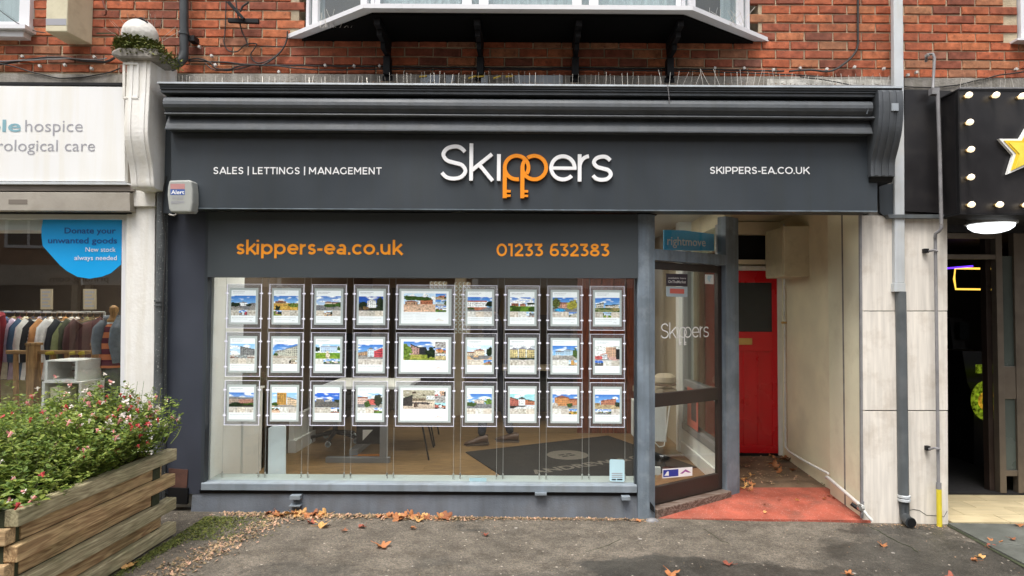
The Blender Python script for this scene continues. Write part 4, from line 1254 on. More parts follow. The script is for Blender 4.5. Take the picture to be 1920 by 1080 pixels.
for yy in (470, 841):
    MB().rect(1734 if yy < 500 else 1738, yy - 4, 1742 if yy < 500 else 1745, yy + 4, -.15, .05).build('clamp_block', M['black'], cd)
    MB().tube([P(1742, yy + 1, -.15), P(1752, yy - 1, -.20), P(1758 if yy < 500 else 1762, yy + 1, -.20)], .009, 6).build('clamp_arm', M['conduit'], cd)
MB().rect(1748, 164, 1762, 176, -.25, .05).build('clamp_block', M['conduit'], cd)

# ------------------------------------------------------------------ amusement arcade front
arc_ = empty('arcade_shopfront', 'glossy black amusement arcade front with dark open doorway and bronze door frames', 'shopfront', (4.0, 0, 0))
MB().px([(1697, 168), (1782, 170), (1782, 400), (1697, 396)], -.16, .1).build('fascia_return', M['fasciablack'], arc_)
MB().px([(1664, 402), (1784, 402), (1784, 409), (1668, 409)], -.17, .1).build('fascia_trim', M['pipe_dark'], arc_)
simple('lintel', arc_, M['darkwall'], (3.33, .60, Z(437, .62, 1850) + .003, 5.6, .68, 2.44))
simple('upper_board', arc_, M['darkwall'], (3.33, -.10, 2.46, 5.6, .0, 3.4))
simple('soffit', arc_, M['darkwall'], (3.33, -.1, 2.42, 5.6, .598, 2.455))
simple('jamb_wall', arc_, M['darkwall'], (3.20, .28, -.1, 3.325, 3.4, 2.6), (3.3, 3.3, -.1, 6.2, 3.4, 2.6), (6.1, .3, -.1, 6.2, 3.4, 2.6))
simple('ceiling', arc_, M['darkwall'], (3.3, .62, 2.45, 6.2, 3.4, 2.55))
Yt = .62
def ap(px, py): return P(px, py, Yt)
fr_b = MB()
x0, x1 = ap(1772, 500).x, ap(1872, 500).x
for ya, yb in ((437, 447), (477, 486)):
    fr_b.box(x0, Yt, ap(1850, yb).z, x1 + .02, Yt + .06, ap(1850, ya).z)
for xa, xb in ((1871, 1883), (1905, 1912)):
    fr_b.box(ap(xa, 700).x, Yt - .004, .0, ap(xb, 700).x, Yt + .064, ap(1870, 437).z)
fr_b.box(ap(1883, 700).x, Yt + .002, ap(1890, 748).z, ap(1905, 700).x, Yt + .05, ap(1890, 687).z)
fr_b.box(ap(1883, 700).x, Yt + .002, ap(1890, 893).z, ap(1905, 700).x, Yt + .05, ap(1890, 882).z)
fr_b.box(ap(1912, 700).x, Yt + .01, .0, 5.6, Yt + .05, ap(1890, 437).z)
fr_b.build('door_frame', M['bronze'], arc_, bevel=.003)
simple('side_pane', arc_, mat('frosted_green_glass', (.07, .085, .075), .25, .3, 2), (ap(1883, 700).x, Yt + .02, ap(1890, 882).z, ap(1905, 700).x, Yt + .03, ap(1890, 748).z), (ap(1883, 700).x, Yt + .02, ap(1890, 687).z, ap(1905, 700).x, Yt + .03, ap(1890, 480).z))
simple('door_jamb', arc_, M['brown'], (ap(1862, 700).x, Yt + .07, .0, ap(1872, 700).x, Yt + .14, 2.4))
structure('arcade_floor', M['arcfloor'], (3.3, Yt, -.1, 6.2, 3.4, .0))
# tiles in the entrance
tile0 = MB().box(-.5, -.5, -.5, .5, .5, .5).mesh('tile', M['tilecream'])
ent = MB().box(3.33, -.13, -.2, 6.0, Yt + .02, -.045).build('entrance_step', M['concrete']); ent['kind'] = 'structure'
ty = [-.13, .06, .25, .44, .63]
for j in range(4):
    for i in range(6):
        xo = 3.33 + i * .46 - (.23 if j % 2 else 0)
        xa, xb = max(3.333, xo), min(6, xo + .455)
        if xb - xa < .04: continue
        o = bpy.data.objects.new('tile', tile0); COL.objects.link(o)
        o.location = ((xa + xb) / 2, (ty[j] + ty[j + 1]) / 2, -.035 + random.uniform(-.001, .001))
        o.scale = (xb - xa, ty[j + 1] - ty[j] - .005, .03)
        o.parent = ent
# paving slabs in front of the arcade
slabs = MB().add([(3.27, -.14, gz(3.3) + .004), (3.19, -1.9, gz(3.2) + .004), (8, -1.9, gz(8) + .004), (8, -.14, gz(8) + .004)], [(0, 1, 2, 3)]).build('slab_bed', M['gap']); slabs['kind'] = 'structure'
for j, (y0, y1) in enumerate(((-.145, -.60), (-.61, -1.19), (-1.20, -1.80))):
    for i in range(5):
        xa = 3.285 + i * .76 - (j * .02); xb = xa + .75
        if i: xa -= .19 * (j % 2)
        xb -= .19 * (j % 2)
        b_ = MB(); t = random.uniform(-.002, .002)
        b_.prism([(xa, y1, gz(xa) + .018 + t), (xb, y1, gz(xb) + .018 + t), (xb, y0, gz(xb) + .018), (xa, y0, gz(xa) + .018)], (0, 0, -.05))
        b_.build('paving_slab', M['slab'], slabs, bevel=.004)

# marquee sign
mq = empty('marquee_sign', 'black illuminated marquee sign edged with round bulbs and carrying a yellow star', 'sign', (4.2, -.35, 2.9))
Ym = -.36
MB().px([(1797, 168), (2100, 171), (2100, 403), (1801, 400)], Ym, .24).build('sign_box', M['fasciablack'], mq)
mb = MB()
mb.px([(1796, 166.5), (2100, 169), (2100, 172), (1796, 169.5)], Ym - .006, .25)
mb.px([(1800, 398.5), (2100, 402), (2100, 406), (1800, 402)], Ym - .006, .25)
mb.px([(1796, 170), (1799, 170), (1803, 398), (1800, 398)], Ym - .006, .03)
mb.build('sign_trim', M['black'], mq)
for bxp, byp in ((1817, 178), (1868, 178), (1917, 180), (1819, 229), (1821, 280), (1821, 332), (1822, 383.5), (1875, 383.5), (1925, 384)):
    c = P(bxp, byp, Ym - .05)
    n = MB().lathe([(.0, -.025), (.015, -.021), (.023, -.007), (.023, .006), (.016, .022), (.011, .034)], c, 14, axis='Y')
    bo = n.build('bulb', M['bulb'], mq, True)
    MB().lathe([(.014, .0), (.015, .02)], c + Vector((0, .032, 0)), 10, axis='Y').build('socket', M['brass'], bo, True)
def star(r1, r2, c, Y, depth, rot=0):
    pts = []
    for k in range(10):
        a = math.radians(90 + k * 36 + rot); r = r1 if k % 2 == 0 else r2
        pts.append((c[0] + r * math.cos(a), Y, c[1] + r * math.sin(a)))
    pts.reverse()
    b = MB(); b.prism([pts[i] for i in range(10)][::-1], (0, depth, 0)); return b
sc_ = P(1927, 284, Ym - .03)
star(.235, .112, (sc_.x, sc_.z), Ym - .03, .025, -6).build('star_edge', M['starwhite'], mq)
star(.200, .092, (sc_.x, sc_.z), Ym - .036, .005, -6).build('star', M['staryellow'], mq)
star(.175, .080, (sc_.x + .01, sc_.z - .005), Ym - .040, .003, -6).build('star_face', mat('star_bright_yellow', (.9, .70, .08), .4, .15, 8), mq)
# bulkhead lamp
bl = empty('bulkhead_lamp', 'round lit bulkhead lamp under the black soffit of the arcade entrance', 'lamp', tuple(P(1860, 425, .12)))
c = P(1858, 419, .12)
MB().lathe([(.09, .045), (.170, .040), (.185, .015), (.185, -.005), (.172, -.010)], c, 28).build('lamp_ring', M['lampring'], bl, True)
MB().lathe([(.168, -.008), (.160, -.035), (.125, -.062), (.07, -.078), (.001, -.084)], c, 28).build('lamp_diffuser', M['lampglow'], bl, True)
# inside the arcade
am = empty('neon_light', 'amber glowing rectangular neon frame on the wall inside the dark arcade doorway', 'neon light', tuple(P(1825, 523, 2.4)))
Yn = 2.4
MB().tube([P(1870, 504, Yn), P(1791, 503, Yn), P(1789, 523, Yn), P(1792, 542, Yn), P(1868, 543, Yn)], .012, 6).build('neon_tube', M['neonyellow'], am, True)
o = MB().tube([P(1766, 504, 2.3), P(1800, 501, 2.3), P(1824, 499, 2.3)], .010, 6).build('neon_strip', M['neonblue'], None, True)
tag(o, 'short violet neon strip near the ceiling inside the arcade doorway', 'neon light')
for i, (xa, xb, ya, lab) in enumerate(((1822, 1874, 660, 'dark arcade machine with glowing green and yellow rings inside the doorway'), (1796, 1820, 596, 'dark arcade cabinet standing behind the glowing machine in the doorway'))):
    Ya = 1.7 + i * .6
    r_ = empty('arcade_machine', lab, 'arcade machine', (P(xa, 800, Ya).x, Ya, 0))
    a, b = P(xa, ya, Ya), P(xb, ya, Ya)
    b2 = MB(); b2.prism([(a.x, Ya, 0), (a.x, Ya + .6, 0), (a.x, Ya + .6, a.z), (a.x, Ya + .15, a.z), (a.x, Ya + .08, a.z * .72), (a.x, Ya - .02, a.z * .6)], (b.x - a.x, 0, 0))
    b2.build('cabinet', M['fasciablack'], r_)
    if i == 0:
        MB().lathe([(.12, 0), (.145, -.01), (.17, 0)], P(1850, 751, Ya - .06), 24, axis='Y', sy=1.25).build('light_ring', M['neongreen'], r_, True)
        MB().lathe([(.0, 0), (.105, -.015), (.125, 0)], P(1852, 752, Ya - .05), 16, axis='Y').build('wheel', mat('amber_glow', (.5, .28, .02), .4, .7, 18, emit=.5), r_, True)
        MB().rect(1833, 684, 1866, 700, Ya - .03, .03).build('light_panel', M['neongreen'], r_)
    else:
        MB().rect(xa + 4, ya + 8, xb - 3, ya + 40, Ya + .06, .03).build('screen', M['oppdark'], r_)

# ------------------------------------------------------------------ ceiling lamps added to brighten the two shop interiors
def added_ceiling_lamp(x, y, z, w, d, lab, m='added_panel'):
    r_ = empty('added_ceiling_lamp', lab, 'added lamp', (x, y, z))
    MB().box(-w / 2 - .02, -d / 2 - .02, -.012, w / 2 + .02, d / 2 + .02, 0).build('lamp_frame', M['upvc'], r_, local=True)
    MB().box(-w / 2, -d / 2, -.018, w / 2, d / 2, -.013).build('diffuser', M[m], r_, local=True)
for x, w_ in ((-1.7, 'left'), (-.4, 'middle'), (.55, 'right')):
    for y, d_ in ((.95, 'front'), (3.2, 'rear')):
        added_ceiling_lamp(x, y, 2.598, .6, .6, 'square lit panel added to the estate agent ceiling, %s one of the %s row' % (w_, d_), 'added_panel' if d_ == 'front' else 'added_panel_dim')
for x, w_ in ((-4.1, 'right'), (-6.0, 'left')):
    added_ceiling_lamp(x, 1.0, 2.648, 1.3, .20, 'long lit strip lamp added to the charity shop ceiling, %s front' % w_, 'added_strip')
added_ceiling_lamp(-4.8, 2.6, 2.648, 1.3, .20, 'long lit strip lamp added at the back of the charity shop ceiling')

# ------------------------------------------------------------------ inside the estate agent's
FZ = .08
flo = MB().box(-2.62, .66, -.1, 1.80, 5.3, FZ - .02).add([(-2.62, .22, FZ - .02), (1.20, .22, FZ - .02), (1.74, .659, FZ - .02), (-2.62, .659, FZ - .02)], [(0, 1, 2, 3)]).add([(.95, .0, FZ - .02), (1.20, .22, FZ - .02), (-2.62, .22, FZ - .02), (-2.62, .0, FZ - .02)], [(0, 1, 2, 3)]).build('interior_floor', M['oak']); flo['kind'] = 'structure'
bd = [MB().box(-.5, -.5, -.02, .5, .5, 0).mesh('floor_board', M['oak'])]
xlim = lambda y: min(1.8, .98 + (y + .05) * 1.33 - .05)
yy = .03
r_ = 0
while yy < 5.2:
    xo = -2.62 - random.uniform(0, 1.2)
    while xo < 1.8:
        a, b = max(xo, -2.62), min(xo + 1.25, xlim(yy))
        if b - a > .03:
            o = bpy.data.objects.new('floor_board', bd[0]); COL.objects.link(o)
            o.location = ((a + b) / 2, yy + .095, FZ + random.uniform(-.0006, 0)); o.scale = (b - a - .002, .188, 1); o.parent = flo
        xo += 1.25
    yy += .19
wl_ = structure('interior_wall', M['intwhite'], (-2.62, .0, -.1, -2.55, .55, 2.6))
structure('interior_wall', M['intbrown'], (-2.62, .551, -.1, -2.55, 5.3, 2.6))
structure('side_wall', M['intwall'], (1.72, 2.0, -.1, 1.799, 5.3, 2.6))
structure('window_board', M['shelf'], (-2.55, -.04, .16, 1.02, .17, Z(898, .06, 990)))
structure('end_reveal', M['brown'], (.955, -.03, Z(898, .06, 990), 1.0, .16, 2.5))
# side screen between shop and passage, seen through the door
sc_r = empty('side_screen', 'white framed side window of the shop seen through the glazed door', 'window', (1.75, 1.2, FZ))
xs_ = 1.70
simple('screen_post', sc_r, M['intwhite'], (xs_ - .04, 1.84, FZ, 1.80, 1.98, 2.6), (xs_, .52, FZ, 1.80, 1.84, .34))
simple('skirting', sc_r, M['intwhite'], (xs_ - .02, .62, FZ, xs_, 1.98, FZ + .12))
simple('screen_frame', sc_r, M['deskgrey'], (xs_ + .0, 1.78, .34, 1.80, 1.84, 2.4), (xs_ - .01, .52, .34, 1.80, 1.84, .41), (xs_ + .0, .60, .80, 1.80, 1.78, .88), (xs_, .52, .34, 1.8, .60, 2.4))
simple('screen_pane', sc_r, M['glassup'], (xs_ + .04, .60, .4, xs_ + .045, 1.8, 2.4))
pst = empty('window_poster', 'dark red poster on the side screen low behind the glazed door', 'poster', (1.69, .9, .8))
fr_ = Frame((xs_ - .002, 1.62, .40), (0, -1, 0), (0, 0, 1))
mb = MB(); fbox(mb, fr_, .0, .02, .42, .42, 0, .002); mb.build('poster_sheet', M['coral'], pst)
mb = MB(); fbox(mb, fr_, .16, .10, .36, .34, .0025, .003); mb.build('poster_panel', M['plum'], pst)
# wood panelling on the right of the window
pan = empty('wood_partition', 'red brown wooden partition at the right side of the display window', 'partition', (.8, 2.9, FZ))
for i in range(5):
    x0 = X(1083 + i * 23, 2.9, 600)
    simple('panel_board', pan, M['redwood'], (x0, 2.9, FZ, X(1083 + (i + 1) * 23, 2.9, 600) - .012, 2.94, 2.6))
# back wall features
bwf = structure('wall_column', M['intwall'], (X(853, 4.2), 4.2, FZ, X(872, 4.2), 4.5, 2.6))
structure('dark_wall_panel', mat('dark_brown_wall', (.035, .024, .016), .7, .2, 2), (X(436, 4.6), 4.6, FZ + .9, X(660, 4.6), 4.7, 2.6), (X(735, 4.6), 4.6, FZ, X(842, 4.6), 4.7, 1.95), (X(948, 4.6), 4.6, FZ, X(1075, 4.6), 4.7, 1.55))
for i, (xa, xb, ya, yb, lab) in enumerate(((805, 838, 528, 541, 'pale carved screen panel with a scroll pattern, upper left of the pair inside the shop'), (851, 882, 529, 625, 'tall pale carved screen panel with scroll pattern standing inside the shop between display cards'))):
    Yc = 3.6 - i * .2
    r_ = empty('carved_screen', lab, 'screen', tuple(P((xa + xb) / 2, yb, Yc)))
    a, b = P(xa, yb, Yc), P(xb, ya, Yc)
    n, mz = 4, max(2, int((b.z - a.z) / .055))
    mb = MB()
    for k in range(n):
        for j in range(mz):
            cx = a.x + (b.x - a.x) * (k + .5) / n; cz = a.z + (b.z - a.z) * (j + .5) / mz
            p = arc(cx, cz, (b.x - a.x) / n * .36, (b.z - a.z) / mz * .42, 20 + 60 * (j % 2), 320, 9)
            mb.tube([(x, Yc, z) for x, z in p], .006, 5)
    mb.build('scrollwork', M['greywhite'], r_, True)
    simple('screen_back', r_, M['intwall'], (a.x, Yc + .02, a.z, b.x, Yc + .03, b.z))
# low white cupboard, radiator, glossy board, wall stub at the left
wc = empty('white_cupboard', 'low white boxed-in cupboard against the left wall of the display window', 'cupboard', (-2.3, .5, FZ))
a, b = P(418, 892, .55), P(458, 733, .55)
simple('cupboard_body', wc, M['intwhite'], (-2.55, .55, FZ, b.x, .95, b.z - .02))
simple('cupboard_top', wc, M['intwhite'], (-2.55, .53, b.z - .02, b.x + .015, .96, b.z))
rad = empty('radiator', 'flat cream radiator on the side wall behind the white cupboard', 'radiator', (-2.35, 1.5, .5))
fr_ = Frame(P(468, 878, 1.15), Vector((.045, .55, 0)), (0, 0, 1))
structure('wall_stub', M['intwhite'], (-2.55, 1.0, FZ, P(470, 800, 1.15).x + .10, 1.05, P(470, 735, 1.0).z))
mb = MB(); fbox(mb, fr_, .0, .0, .75, .46, 0, .05); mb.build('radiator_panel', M['creambox'], rad, bevel=.01)
mb = MB()
for k in range(12): fbox(mb, fr_, .03 + k * .058, .03, .06 + k * .058, .43, .051, .058)
mb.build('radiator_rib', M['creambox'], rad)
gb = empty('display_board', 'white glossy display board with black back leaning behind the window', 'board', tuple(P(515, 892, .55)))
MB().px([(503, 803), (510, 799), (532, 798), (535, 800), (535, 893), (502, 893)], .25, .02).build('board_face', M['greywhite'], gb, bevel=.004)
MB().px([(495, 802), (504, 798), (530, 797), (503, 803), (502, 893), (495, 893)], .275, .03).build('board_back', M['black'], gb, bevel=.004)
stw = structure('room_divider', M['intwhite'], (P(500, 800, 1.7).x, 1.7, FZ, P(551, 800, 1.7).x, 2.3, P(540, 798, 1.7).z + .10))
simple('skirting', stw, M['intwhite'], (P(500, 800, 1.7).x, 1.68, FZ, P(555, 800, 1.68).x, 2.32, FZ + .13))
# desk
dk = empty('desk', 'office desk with grey steel leg, black side screen and orange bar, behind the lower cards', 'desk', (-1.7, 1.3, FZ))
a = G(610, 868, FZ); b = G(732, 866, FZ); yd = a.y
zt_ = FZ + .74
simple('foot', dk, M['deskgrey'], (a.x, yd, FZ, b.x, yd + .07, FZ + .055), (P(655, 850, yd + .08).x, yd + .07, FZ + .06, P(671, 850, yd + .08).x, yd + .6, FZ + .12), bevel=.004)
cx_ = P(718, 850, yd).x
simple('leg', dk, M['deskgrey'], (cx_ - .035, yd, FZ + .055, cx_ + .035, yd + .07, zt_), bevel=.004)
simple('side_screen', dk, M['black'], (P(668, 820, yd + .1).x, yd + .1, FZ + .17, cx_ - .036, yd + .12, zt_))
MB().px([(680, 806), (699, 806), (680, 826)], yd + .09, .005).build('white_label', M['intwhite'], dk)
MB().px([(664, 852), (712, 852), (712, 858), (660, 858)], yd + .085, .02).build('orange_bar', M['orange'], dk)
simple('desktop', dk, M['intwhite'], (P(600, 740, yd).x, yd - .05, zt_, P(765, 740, yd).x, yd + .75, zt_ + .03), bevel=.004)
# office chair: only its base and casters show below the cards
och = empty('office_chair', 'black office swivel chair with pale ringed casters beside the desk', 'chair', tuple(G(628, 830, FZ)))
cxy = G(628, 829, FZ)
mb = MB()
for k in range(5):
    an = math.radians(200 + 72 * k)
    e = Vector((cxy.x + .28 * math.cos(an), cxy.y + .28 * math.sin(an), FZ + .07))
    mb.tube([(cxy.x, cxy.y, FZ + .12), e], [.028, .018], 6)
mb.tube([(cxy.x, cxy.y, FZ + .1), (cxy.x, cxy.y, FZ + .44)], .03, 8)
mb.build('star_base', M['black'], och, True)
for k in range(5):
    an = math.radians(200 + 72 * k)
    e = Vector((cxy.x + .28 * math.cos(an), cxy.y + .28 * math.sin(an), FZ + .035))
    MB().lathe([(.034, -.015), (.034, .015)], e, 12, axis='Y').build('caster', M['black'], och, True)
    MB().lathe([(.022, 0), (.032, -.004), (.034, 0)], e - Vector((0, .017, 0)), 12, axis='Y').build('caster_ring', M['greywhite'], och, True)
simple('seat', och, M['black'], (cxy.x - .24, cxy.y - .24, FZ + .44, cxy.x + .24, cxy.y + .24, FZ + .52), bevel=.02)
simple('backrest', och, M['black'], (cxy.x - .21, cxy.y + .22, FZ + .60, cxy.x + .21, cxy.y + .28, FZ + 1.05), bevel=.02)
# side chair with thin dark legs
sch = empty('visitor_chair', 'visitor chair with thin splayed dark metal legs under the wide cards', 'chair', tuple(G(800, 850, FZ)))
def legpx(x0, y0, x1, y1, z1=FZ):
    e = G(x1, y1, FZ); return [P(x0, y0, e.y + .02), e + Vector((0, 0, .0))]
for q in ((792, 798, 804, 863), (803, 797, 813, 839), (808, 797, 815, 836), (820, 797, 823, 815)):
    MB().tube(legpx(*q), .009, 6).build('leg', M['black'], sch, True)
g0 = G(800, 850, FZ)
simple('seat', sch, M['black'], (g0.x - .30, g0.y - .02, FZ + .43, g0.x + .14, g0.y + .46, FZ + .49), bevel=.02)
simple('backrest', sch, M['black'], (g0.x - .30, g0.y + .40, FZ + .55, g0.x + .12, g0.y + .46, FZ + .86), bevel=.02)
# dark desks further back: two computers
for i, (px_, lab) in enumerate(((640, 'dark desk at the back of the shop behind the left cards'), (985, 'dark desk at the back of the shop behind the person'))):
    d = empty('back_desk', lab, 'desk', (X(px_, 3.6), 3.6, FZ))
    simple('modesty_panel', d, M['black'], (X(px_ - 60, 3.6), 3.6, FZ + .15, X(px_ + 50, 3.6), 3.63, FZ + .72))
    simple('desktop', d, M['intwall'], (X(px_ - 66, 3.6), 3.5, FZ + .72, X(px_ + 56, 3.6), 4.2, FZ + .75))
    simple('monitor', d, M['black'], (X(px_ - 20, 3.7), 3.7, FZ + .86, X(px_ + 24, 3.7), 3.73, FZ + 1.2))
    simple('monitor_stand', d, M['black'], (X(px_, 3.72), 3.72, FZ + .75, X(px_ + 5, 3.72), 3.75, FZ + .86))
# door mat
mt_ = empty('entrance_mat', 'charcoal entrance mat with pale round emblem and pale lettering on the wooden floor', 'mat', tuple(G(1060, 870, FZ)))
mA, mB_, mC = G(873, 849, FZ), G(1140, 818, FZ), G(1307, 877, FZ)
mD = mA + mC - mB_
mb = MB(); mb.prism([p + Vector((0, 0, .010)) for p in (mD, mC, mB_, mA)], (0, 0, -.009)); mb.build('mat_body', M['matdark'], mt_)
ux = (mC - mD).normalized()
mfr = Frame(mD + Vector((0, 0, .0105)), ux, Vector((-ux.y, ux.x, 0)))
def mat_xy(px, py):
    g = G(px, py, FZ + .01) - mfr.o; return g.dot(mfr.ux), g.dot(mfr.uy)
t0 = mat_xy(1003, 889); t1 = mat_xy(1146, 864)
flat_text('lettering', 'ANDREW', mfr, t0[0], t1[0], t0[1] + .0, .135, M['matprint'], mt_, .03, .0005)
flat_text('lettering', '& CO', mfr, t1[0] + .08, t1[0] + .50, t0[1] + .0, .135, M['matprint'], mt_, .03, .0005)
c_ = mat_xy(1064, 853)
mb = MB(); n = 40
ringv = [mfr.p(c_[0] + .22 * math.cos(k * 2 * math.pi / n), c_[1] + .22 * math.sin(k * 2 * math.pi / n), .0004) for k in range(n)]
mb.add(ringv, [tuple(range(n))]); mb.build('emblem_disc', M['matprint'], mt_)
mb = MB()
for (x0, y0, x1, y1) in ((-.09, .01, -.02, .05), (.0, .01, .07, .05), (-.09, -.06, -.02, -.02), (.0, -.06, .07, -.02)):
    mb.add([mfr.p(c_[0] + a, c_[1] + b, .0009) for a, b in ((x0, y0), (x1, y0), (x1, y1), (x0, y1))], [(0, 1, 2, 3)])
mb.build('emblem_mark', M['matdark'], mt_)
# things seen through the door glass
cab = empty('printer_cabinet', 'small white cabinet with a trailing white cable behind the glazed door', 'cabinet', tuple(G(1238, 828, FZ)))
Yk = 1.35
a, b = P(1195, 828, Yk), P(1250, 757, Yk)
simple('cabinet_body', cab, M['intwhite'], (a.x, Yk, a.z, b.x, Yk + .4, b.z), bevel=.006)
MB().tube([P(1256, 757, Yk - .01), P(1253, 780, Yk - .02), P(1249, 812, Yk - .02), P(1245, 836, Yk - .02), P(1236, 838, Yk - .02), P(1228, 830, Yk - .02)], .006, 6).build('cable', M['intwhite'], cab, True)
hl = empty('folded_bag', 'beige soft bag lying on the counter behind the glazed door', 'bag', tuple(P(1245, 722, 1.5)))
c = P(1246, 712, 1.5)
mb = MB().lathe([(.001, -.07), (.08, -.06), (.125, -.02), (.12, .03), (.07, .065), (.001, .07)], c, 16, sy=.8); mb.build('bag_body', M['intwall'], hl, True)
MB().tube([c + Vector((-.11, -.06, -.045)), c + Vector((0, -.12, -.05)), c + Vector((.1, -.07, -.04))], .012, 6).build('bag_trim', M['passfloor'], hl, True)
ctr = simple('counter', None, M['intwall'], (P(1195, 740, 1.45).x, 1.42, P(1250, 735, 1.45).z - .03, P(1268, 735, 1.45).x, 1.75, P(1250, 735, 1.45).z + .03), bevel=.005)
tag(ctr, 'pale counter shelf that carries the beige bag behind the door', 'counter')
skt = empty('wall_socket', 'white plug unit on the floor just behind the glazed door', 'plug', tuple(P(1233, 890, .3)))
MB().rect(1226, 876, 1239, 891, .35, .03).build('socket_body', M['intwhite'], skt, bevel=.004)

# person walking behind the cards
per = empty('person', 'person in dark navy top, dark jeans and brown shoes walking left behind the cards', 'person', tuple(G(930, 833, FZ)))
pf = G(925, 832, FZ)
def skin_mesh(verts, edges, radii, root, mt, name, parent, sub=2):
    me = bpy.data.meshes.new(name); me.from_pydata(verts, edges, []); 
    o = bpy.data.objects.new(name, me); COL.objects.link(o)
    m = o.modifiers.new('skin', 'SKIN'); m.use_smooth_shade = True
    sv = me.skin_vertices[0].data
    for i, r in enumerate(radii): sv[i].radius = (r, r) if not isinstance(r, tuple) else r
    for i in range(len(verts)): sv[i].use_root = (i == root)
    s = o.modifiers.new('sub', 'SUBSURF'); s.levels = sub; s.render_levels = sub
    dg = bpy.context.evaluated_depsgraph_get()
    me2 = bpy.data.meshes.new_from_object(o.evaluated_get(dg))
    bpy.data.objects.remove(o)
    for m_ in (mt if isinstance(mt, list) else [mt]): me2.materials.append(m_)
    me2.name = name
    me2.polygons.foreach_set('use_smooth', [True] * len(me2.polygons))
    return link(name, me2, parent)
px_, py_ = pf.x, pf.y
V = [(px_, py_, FZ + .95), (px_ - .01, py_, FZ + 1.12), (px_ - .02, py_, FZ + 1.32), (px_ - .03, py_, FZ + 1.46), (px_ - .05, py_, FZ + 1.53), (px_ - .07, py_, FZ + 1.64), (px_ - .07, py_, FZ + 1.72),
     (px_ - .02, py_ - .17, FZ + 1.40), (px_ + .05, py_ - .22, FZ + 1.14), (px_ - .02, py_ - .24, FZ + .92), (px_ - .05, py_ - .24, FZ + .84),
     (px_ - .02, py_ + .17, FZ + 1.40), (px_ - .05, py_ + .22, FZ + 1.14), (px_ - .20, py_ + .22, FZ + .97), (px_ - .26, py_ + .21, FZ + .93),
     (px_ + .00, py_ - .09, FZ + .88), (px_ - .10, py_ - .10, FZ + .50), (px_ - .13, py_ - .10, FZ + .10),
     (px_ + .00, py_ + .09, FZ + .88), (px_ + .09, py_ + .10, FZ + .50), (px_ + .20, py_ + .10, FZ + .09)]
Ed = [(0, 1), (1, 2), (2, 3), (3, 4), (4, 5), (5, 6), (3, 7), (7, 8), (8, 9), (9, 10), (3, 11), (11, 12), (12, 13), (13, 14), (0, 15), (15, 16), (16, 17), (0, 18), (18, 19), (19, 20)]
Rd = [.13, .12, .14, .10, .055, .085, .07, .06, .045, .032, .035, .06, .045, .032, .035, .095, .065, .05, .095, .065, .05]
body = skin_mesh(V, Ed, Rd, 0, [M['navy'], M['jeans'], M['skin']], 'body', per)
for p in body.data.polygons:
    c = p.center
    z = c.z - FZ
    p.material_index = 1 if z < .93 and abs(c.x - px_) < .3 and not (abs(c.y - py_) > .2) else (2 if z > 1.50 or (abs(c.y - py_) > .2 and z < .95) else 0)
MB().lathe([(.001, .13), (.07, .11), (.105, .04), (.108, -.03), (.10, -.10), (.08, -.20), (.05, -.26), (.001, -.27)], (px_ - .035, py_, FZ + 1.68), 14, sy=.95).build('hair', M['hair'], per, True)
def shoe(x, y, z, yaw, pitch):
    b = MB()
    prof = [(-.10, .0, .09, .04), (-.06, .0, .10, .045), (.0, 0, .085, .043), (.06, 0, .06, .045), (.12, 0, .045, .042), (.165, 0, .03, .03), (.18, 0, .015, .01)]
    rings = []
    for (l, _, h, w) in prof:
        rings.append([(l, w * math.cos(a), max(.0, h * .5 + h * .5 * math.sin(a))) for a in [k * math.pi / 5 for k in range(10)]])
    vs_ = [v for r in rings for v in r]
    n = 10
    fs = [(i * n + k, i * n + (k + 1) % n, (i + 1) * n + (k + 1) % n, (i + 1) * n + k) for i in range(len(prof) - 1) for k in range(n)]
    fs += [tuple(range(n - 1, -1, -1)), tuple((len(prof) - 1) * n + k for k in range(n))]
    R_ = Matrix.Rotation(yaw, 3, 'Z') @ Matrix.Rotation(pitch, 3, 'Y')
    b.add([R_ @ Vector(v) + Vector((x, y, z)) for v in vs_], fs)
    o = b.build('shoe', M['shoe'], per, True)
    s = MB(); s.add([R_ @ Vector(v) + Vector((x, y, z)) for v in [(-.105, -.042, -.015), (.16, -.035, -.012), (.16, .035, -.012), (-.105, .042, -.015), (-.105, -.042, .002), (.16, -.035, .002), (.16, .035, .002), (-.105, .042, .002)]],
                    [(0, 3, 2, 1), (4, 5, 6, 7), (0, 1, 5, 4), (1, 2, 6, 5), (2, 3, 7, 6), (3, 0, 4, 7)])
    s.build('sole', M['sole'], o)
shoe(px_ - .15, py_ - .10, FZ + .025, math.pi + .12, .10)
shoe(px_ + .19, py_ + .10, FZ + .018, math.pi - .1, 0)

# ------------------------------------------------------------------ property cards in the window
YC = .055
mpp = (5.2 + YC) / FPX
colX = [(425.5, 489.5), (505, 569.5), (584.5, 649), (664, 728.5), (743.5, 852), (867.5, 932), (947, 1011.5), (1027, 1091), (1106.5, 1170.5)]
rowY = [(532.5, 615), (622.5, 705.5), (713, 797)]
